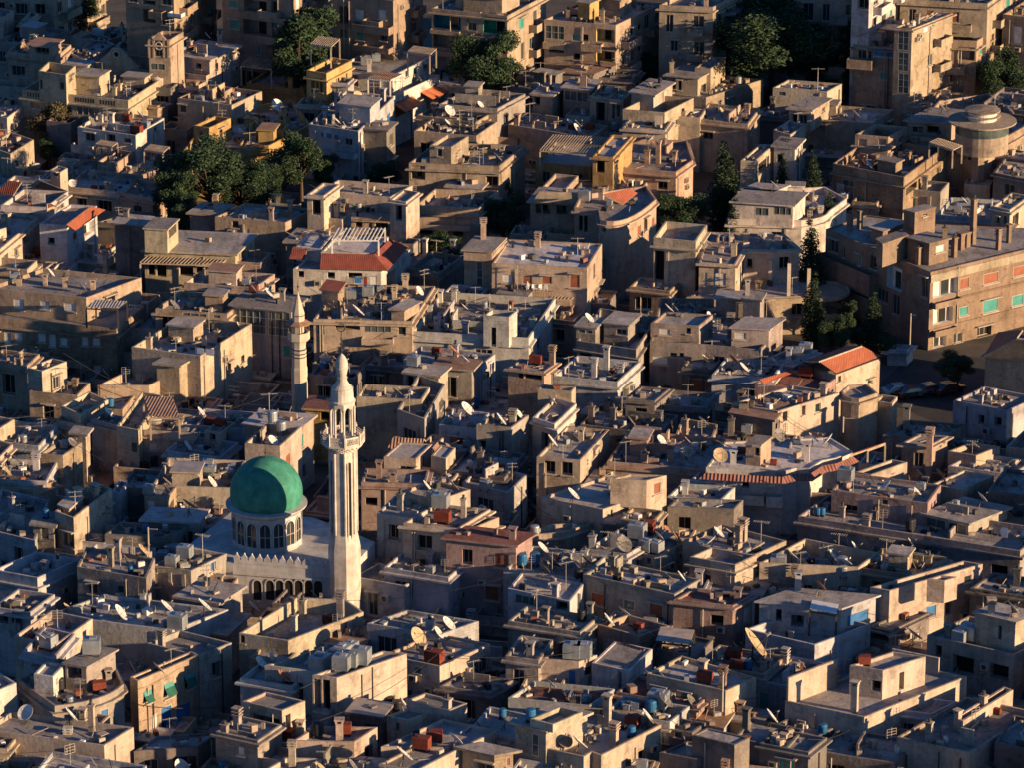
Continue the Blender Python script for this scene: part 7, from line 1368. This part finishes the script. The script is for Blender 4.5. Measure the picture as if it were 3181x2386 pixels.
TT('31', [(60, 210, 'steel', 1.1), (1220, 310, 'steel', 1.2), (1040, 540, 'steel', 1.5), (1130, 500, 'steel', 1.4), (1900, 430, 'steel', 1.4), (1520, 770, 'rust', 2.0), (540, 850, 'steel', 1.9), (725, 830, 'steel', 1.5), (800, 800, 'steel', 1.4), (890, 780, 'steel', 1.7), (650, 790, 'steel', 1.4), (730, 740, 'steel', 1.4), (800, 690, 'steel', 1.2), (240, 1440, 'rust', 1.5), (560, 1310, 'steel', 1.6), (740, 1380, 'rust', 1.3), (520, 1400, 'black', 1.7), (110, 1390, 'steel'), (1410, 1510, 'rust', 1.7), (1520, 1450, 'rust', 1.5), (1200, 1200, 'black', 1.4), (1130, 1160, 'black', 1.2), (450, 1300, 'drum', 1.1), (1600, 930, 'steel', 1.4), (1910, 610, 'steel', 1.1), (340, 1370, 'steel')])
TT('32', [(380, 700, 'black', 2.2), (490, 730, 'steel', 1.6), (580, 730, 'steel', 1.6), (630, 690, 'steel', 1.4), (1630, 930, 'rust', 1.2), (1100, 1110, 'blue', 1.7), (1230, 1160, 'steel', 1.8), (1170, 1200, 'blue', 1.4), (135, 1270, 'blue', 1.2), (1010, 1310, 'rust', 1.1), (1880, 730, 'rust', 1.2), (1900, 840, 'rust', 1.2), (2000, 830, 'blue', 1.0), (545, 60, 'black', 1.2), (1690, 70, 'steel', 1.4), (720, 570, 'steel', 1.3), (1000, 1400, 'blue', 1.0), (350, 1470, 'rust', 1.4), (1790, 1320, 'blue', 1.3), (570, 400, 'black'), (1060, 480, 'rust', .8), (480, 620, 'rust'), (2080, 780, 'drum')])
TT('33', [(530, 110, 'steel', 1.3), (840, 780, 'rust', 1.0), (1740, 570, 'steel', 1.6), (1660, 590, 'steel', 1.2), (1900, 560, 'steel', 1.3), (480, 1390, 'blue', 1.1), (1980, 1200, 'rust', .6), (120, 770, 'black', 1.2), (660, 40, 'drum'), (610, 430, 'steel', .8)])
# ---- everything else: seeded by roof
import hashlib
for b in BL:
    if getattr(b, 'room', 0) or b.clut <= 0: continue
    RN.seed(int(hashlib.md5(b.desc.encode()).hexdigest()[:8], 16))
    xs = [p.x for p in b.pts]; ys = [p.y for p in b.pts]; n = len(b.pts)
    A = abs(sum(b.pts[i - 1].x * b.pts[i].y - b.pts[i].x * b.pts[i - 1].y for i in range(n))) / 2
    A = min(A, 260); rz = rz_of(b)
    ptsI = inset(b.pts, .45)
    def rnd(r):
        for _ in range(25):
            q = V((RN.uniform(min(xs), max(xs)), RN.uniform(min(ys), max(ys)), 0))
            if inside(ptsI, q) and free(b, q, r): return q
        return None
    def num(per): v = A / per * b.clut; return int(v) + (RN.random() < v - int(v))
    # low partition walls
    pw = MB(); F = b.F[0]
    for _ in range(min(12, num(18))):
        q = rnd(.3)
        if not q: continue
        L = RN.uniform(1.5, 5); h = RN.choice([.3, .45, .5, .7, .9, 1.3]); a = rz + (pi / 2 if RN.random() < .55 else 0) + RN.uniform(-.04, .04); d = V((cos(a), sin(a), 0))
        while L > .6 and not all(inside(ptsI, q + d * s) and free(b, q + d * s, .15) for s in (0, L * .33, L * .66, L)): L *= .75
        if L > .6: pw = MB(); pw.box(V((q.x, q.y, b.z)), d * L, V((-d.y, d.x, 0)) * .16, V((0, 0, h)), 'wall'); pw.build('partition_wall', b.e, jit(b.col, .12))
    for _ in range(num(65)):       # stair heads and sheds
        q = rnd(1.2)
        if not q or len(b.rooms) > 3: continue
        w_, d_, h = RN.uniform(1.5, 3), RN.uniform(1.3, 2.6), RN.uniform(1.3, 2.0); e1 = V((cos(rz), sin(rz), 0)); e2 = V((-sin(rz), cos(rz), 0))
        pts = [q, q + e1 * w_, q + e1 * w_ + e2 * d_, q + e2 * d_]
        if not all(inside(ptsI, p) and free(b, p, .3) for p in pts): continue
        wo, F_, z_ = shell('00', [V((p.x, p.y, b.z + h)) for p in pts], b.z + h, 0, b.z - .05, jit(b.col, .12), (), b.e, 'roof_room', 'wall', RN.choice(['roof', 'roof', 'tin', 'rtin']), slabo=.2, flat=True, auto=(.7, .35))
        b.rooms.append(pts)
    for _ in range(num(85)):
        q = rnd(.6)
        if q: chimney(b, V((q.x, q.y, b.z)), RN.choice([.9, 1.2, 1.4, 1.8, 2.2]), rz); b.taken.append((q.x, q.y, .6))
    for _ in range(num(95)):
        q = rnd(.9)
        if q and ND[0] < 296: dish(b, q, RN.choice([1.4, 1.6, 1.8, 2.0, 2.3]))
    for _ in range(num(110)):
        q = rnd(.8)
        if q: tank(b, q, RN.choices(['steel', 'rust', 'blue', 'black', 'drum'], (40, 14, 10, 18, 14))[0], RN.uniform(.6, .9), rz)
    for _ in range(num(38)):
        q = rnd(.3)
        if q: antenna(b, q)
    if A * b.clut > 40 and RN.random() < .16:
        q = rnd(1.6)
        if q:
            e = thing('laundry_line', (q.x, q.y, b.z), 'laundry', 'laundry'); d_ = V((cos(rz), sin(rz), 0)); L_ = RN.uniform(2, 3.2)
            for s_ in (0, L_): mb = MB(); mb.bar(q + d_ * s_ + V((0, 0, b.z)), q + d_ * s_ + V((0, 0, b.z + 1.6)), .03, 'metal', 5); mb.build('post', e)
            mb = MB(); mb.bar(q + V((0, 0, b.z + 1.5)), q + d_ * L_ + V((0, 0, b.z + 1.5)), .012, 'metal', 4); mb.build('line', e)
            s_ = .15
            while s_ < L_ - .6:
                w_ = RN.uniform(.4, .9); h_ = RN.uniform(.5, 1.1); mb = MB(); mb.box(q + d_ * s_ + V((0, 0, b.z + 1.5 - h_)), d_ * w_, V((-d_.y, d_.x, 0)) * .02, V((0, 0, h_)), RN.choice(['wcloth', 'wcloth', 'cloth', 'blue', 'rtank', 'white'])); mb.build('hung_cloth', e); s_ += w_ + RN.uniform(.05, .3)
            b.taken.append((q.x, q.y, 1.5)); reg(e, 'washing line with hung laundry', 'laundry', b, 'laundry on the roofs')
    # debris: bricks, boards, pots
    jb = MB()
    for _ in range(num(1.9)):
        q = rnd(.25)
        if not q: continue
        m = RN.choice(['wall', 'wall', 'wood', 'metal', 'steel', 'blackp', 'wall', 'wall', 'brick', 'metal', 'roof', 'frame', 'white', 'wood', 'wood'])
        if RN.random() < .35: a = RN.uniform(0, pi); L = RN.uniform(.5, 1.5); jb.bar(q + V((0, 0, b.z + .05)), q + V((cos(a) * L, sin(a) * L, b.z + RN.choice([.06, .06, .6]))), .04, m, 4)
        else: jb.cbox((q.x, q.y, b.z), RN.uniform(.2, .8), RN.uniform(.2, .6), RN.uniform(.12, .6), m, RN.uniform(0, 3))
    jo = jb.build('roof_debris', b.e, jit(b.col, .1))
    if jo: jo['kind'] = 'stuff'
RN.seed(99); hosts = [b for b in BL if not getattr(b, 'room', 0)]; nc = 0
for i in range(2000):
    if nc >= 60: break
    a, b = RN.choice(hosts), RN.choice(hosts); p0 = RN.choice(a.pts); p1 = RN.choice(b.pts); d = (V((p1.x - p0.x, p1.y - p0.y, 0))).length
    if a is b or not 5 < d < 16: continue
    A_ = V((p0.x, p0.y, a.z + 1.3)); B_2 = V((p1.x, p1.y, b.z + 1.3)); mb = MB(); pr = None
    for k in range(9):
        s_ = k / 8; q = A_.lerp(B_2, s_) - V((0, 0, 4 * s_ * (1 - s_) * d * .05))
        if pr: mb.bar(pr, q, .022, 'metal', 4)
        pr = q
    o = mb.build('overhead_cable'); o['label'] = 'thin dark cable sagging between two neighbouring rooftops'; o['category'] = 'cable'; o['group'] = 'overhead cables between roofs'; nc += 1
# ================================================================ labels: every copy says which one it is
def sx(o):
    q = o.location; d = q - EYE; return d.x / d.dot(FW)
ORD = ['leftmost', 'second', 'third', 'fourth', 'fifth', 'sixth', 'seventh', 'eighth', 'ninth', 'tenth', 'eleventh', 'twelfth', 'thirteenth', 'fourteenth', 'fifteenth', 'sixteenth']
by = {}
for o, short, cat, b, grp in REG: by.setdefault((short, b.desc), []).append(o)
for (short, desc), L in by.items():
    L.sort(key=sx); n = len(L)
    for i, o in enumerate(L):
        if n == 1: lab = 'the only %s on %s' % (short, desc)
        elif i == 0: lab = 'leftmost %s on %s' % (short, desc)
        elif i == n - 1: lab = 'rightmost %s on %s' % (short, desc)
        else: lab = '%s %s from the left on %s' % (ORD[i], short, desc)
        w_ = lab.split()
        if len(w_) > 16: lab = ' '.join(x for x in w_ if x not in ('the', 'a', 'with', 'of'))
        o['label'] = ' '.join(lab.split()[:16])
for b in BL:
    if not getattr(b, 'room', 0) and b.e['category'] in ('house', 'apartment block'): b.e['group'] = 'houses of the old quarter' if b.e['category'] == 'house' else 'apartment blocks at the back'
# templates were only patterns: take them out
def kill(o):
    for ch in list(o.children): kill(ch)
    bpy.data.objects.remove(o)
for e in [x for _, l in DISH for x in l] + ANT + list(TANK.values()) + list(TREE.values()) + [car0, ch0]: kill(e)
print('THINGS', sum(1 for o in COL.objects if o.parent is None), 'ALL', len(COL.objects), 'DISH', ND[0], 'MISS', MISS[0], 'BLD', len(BL))
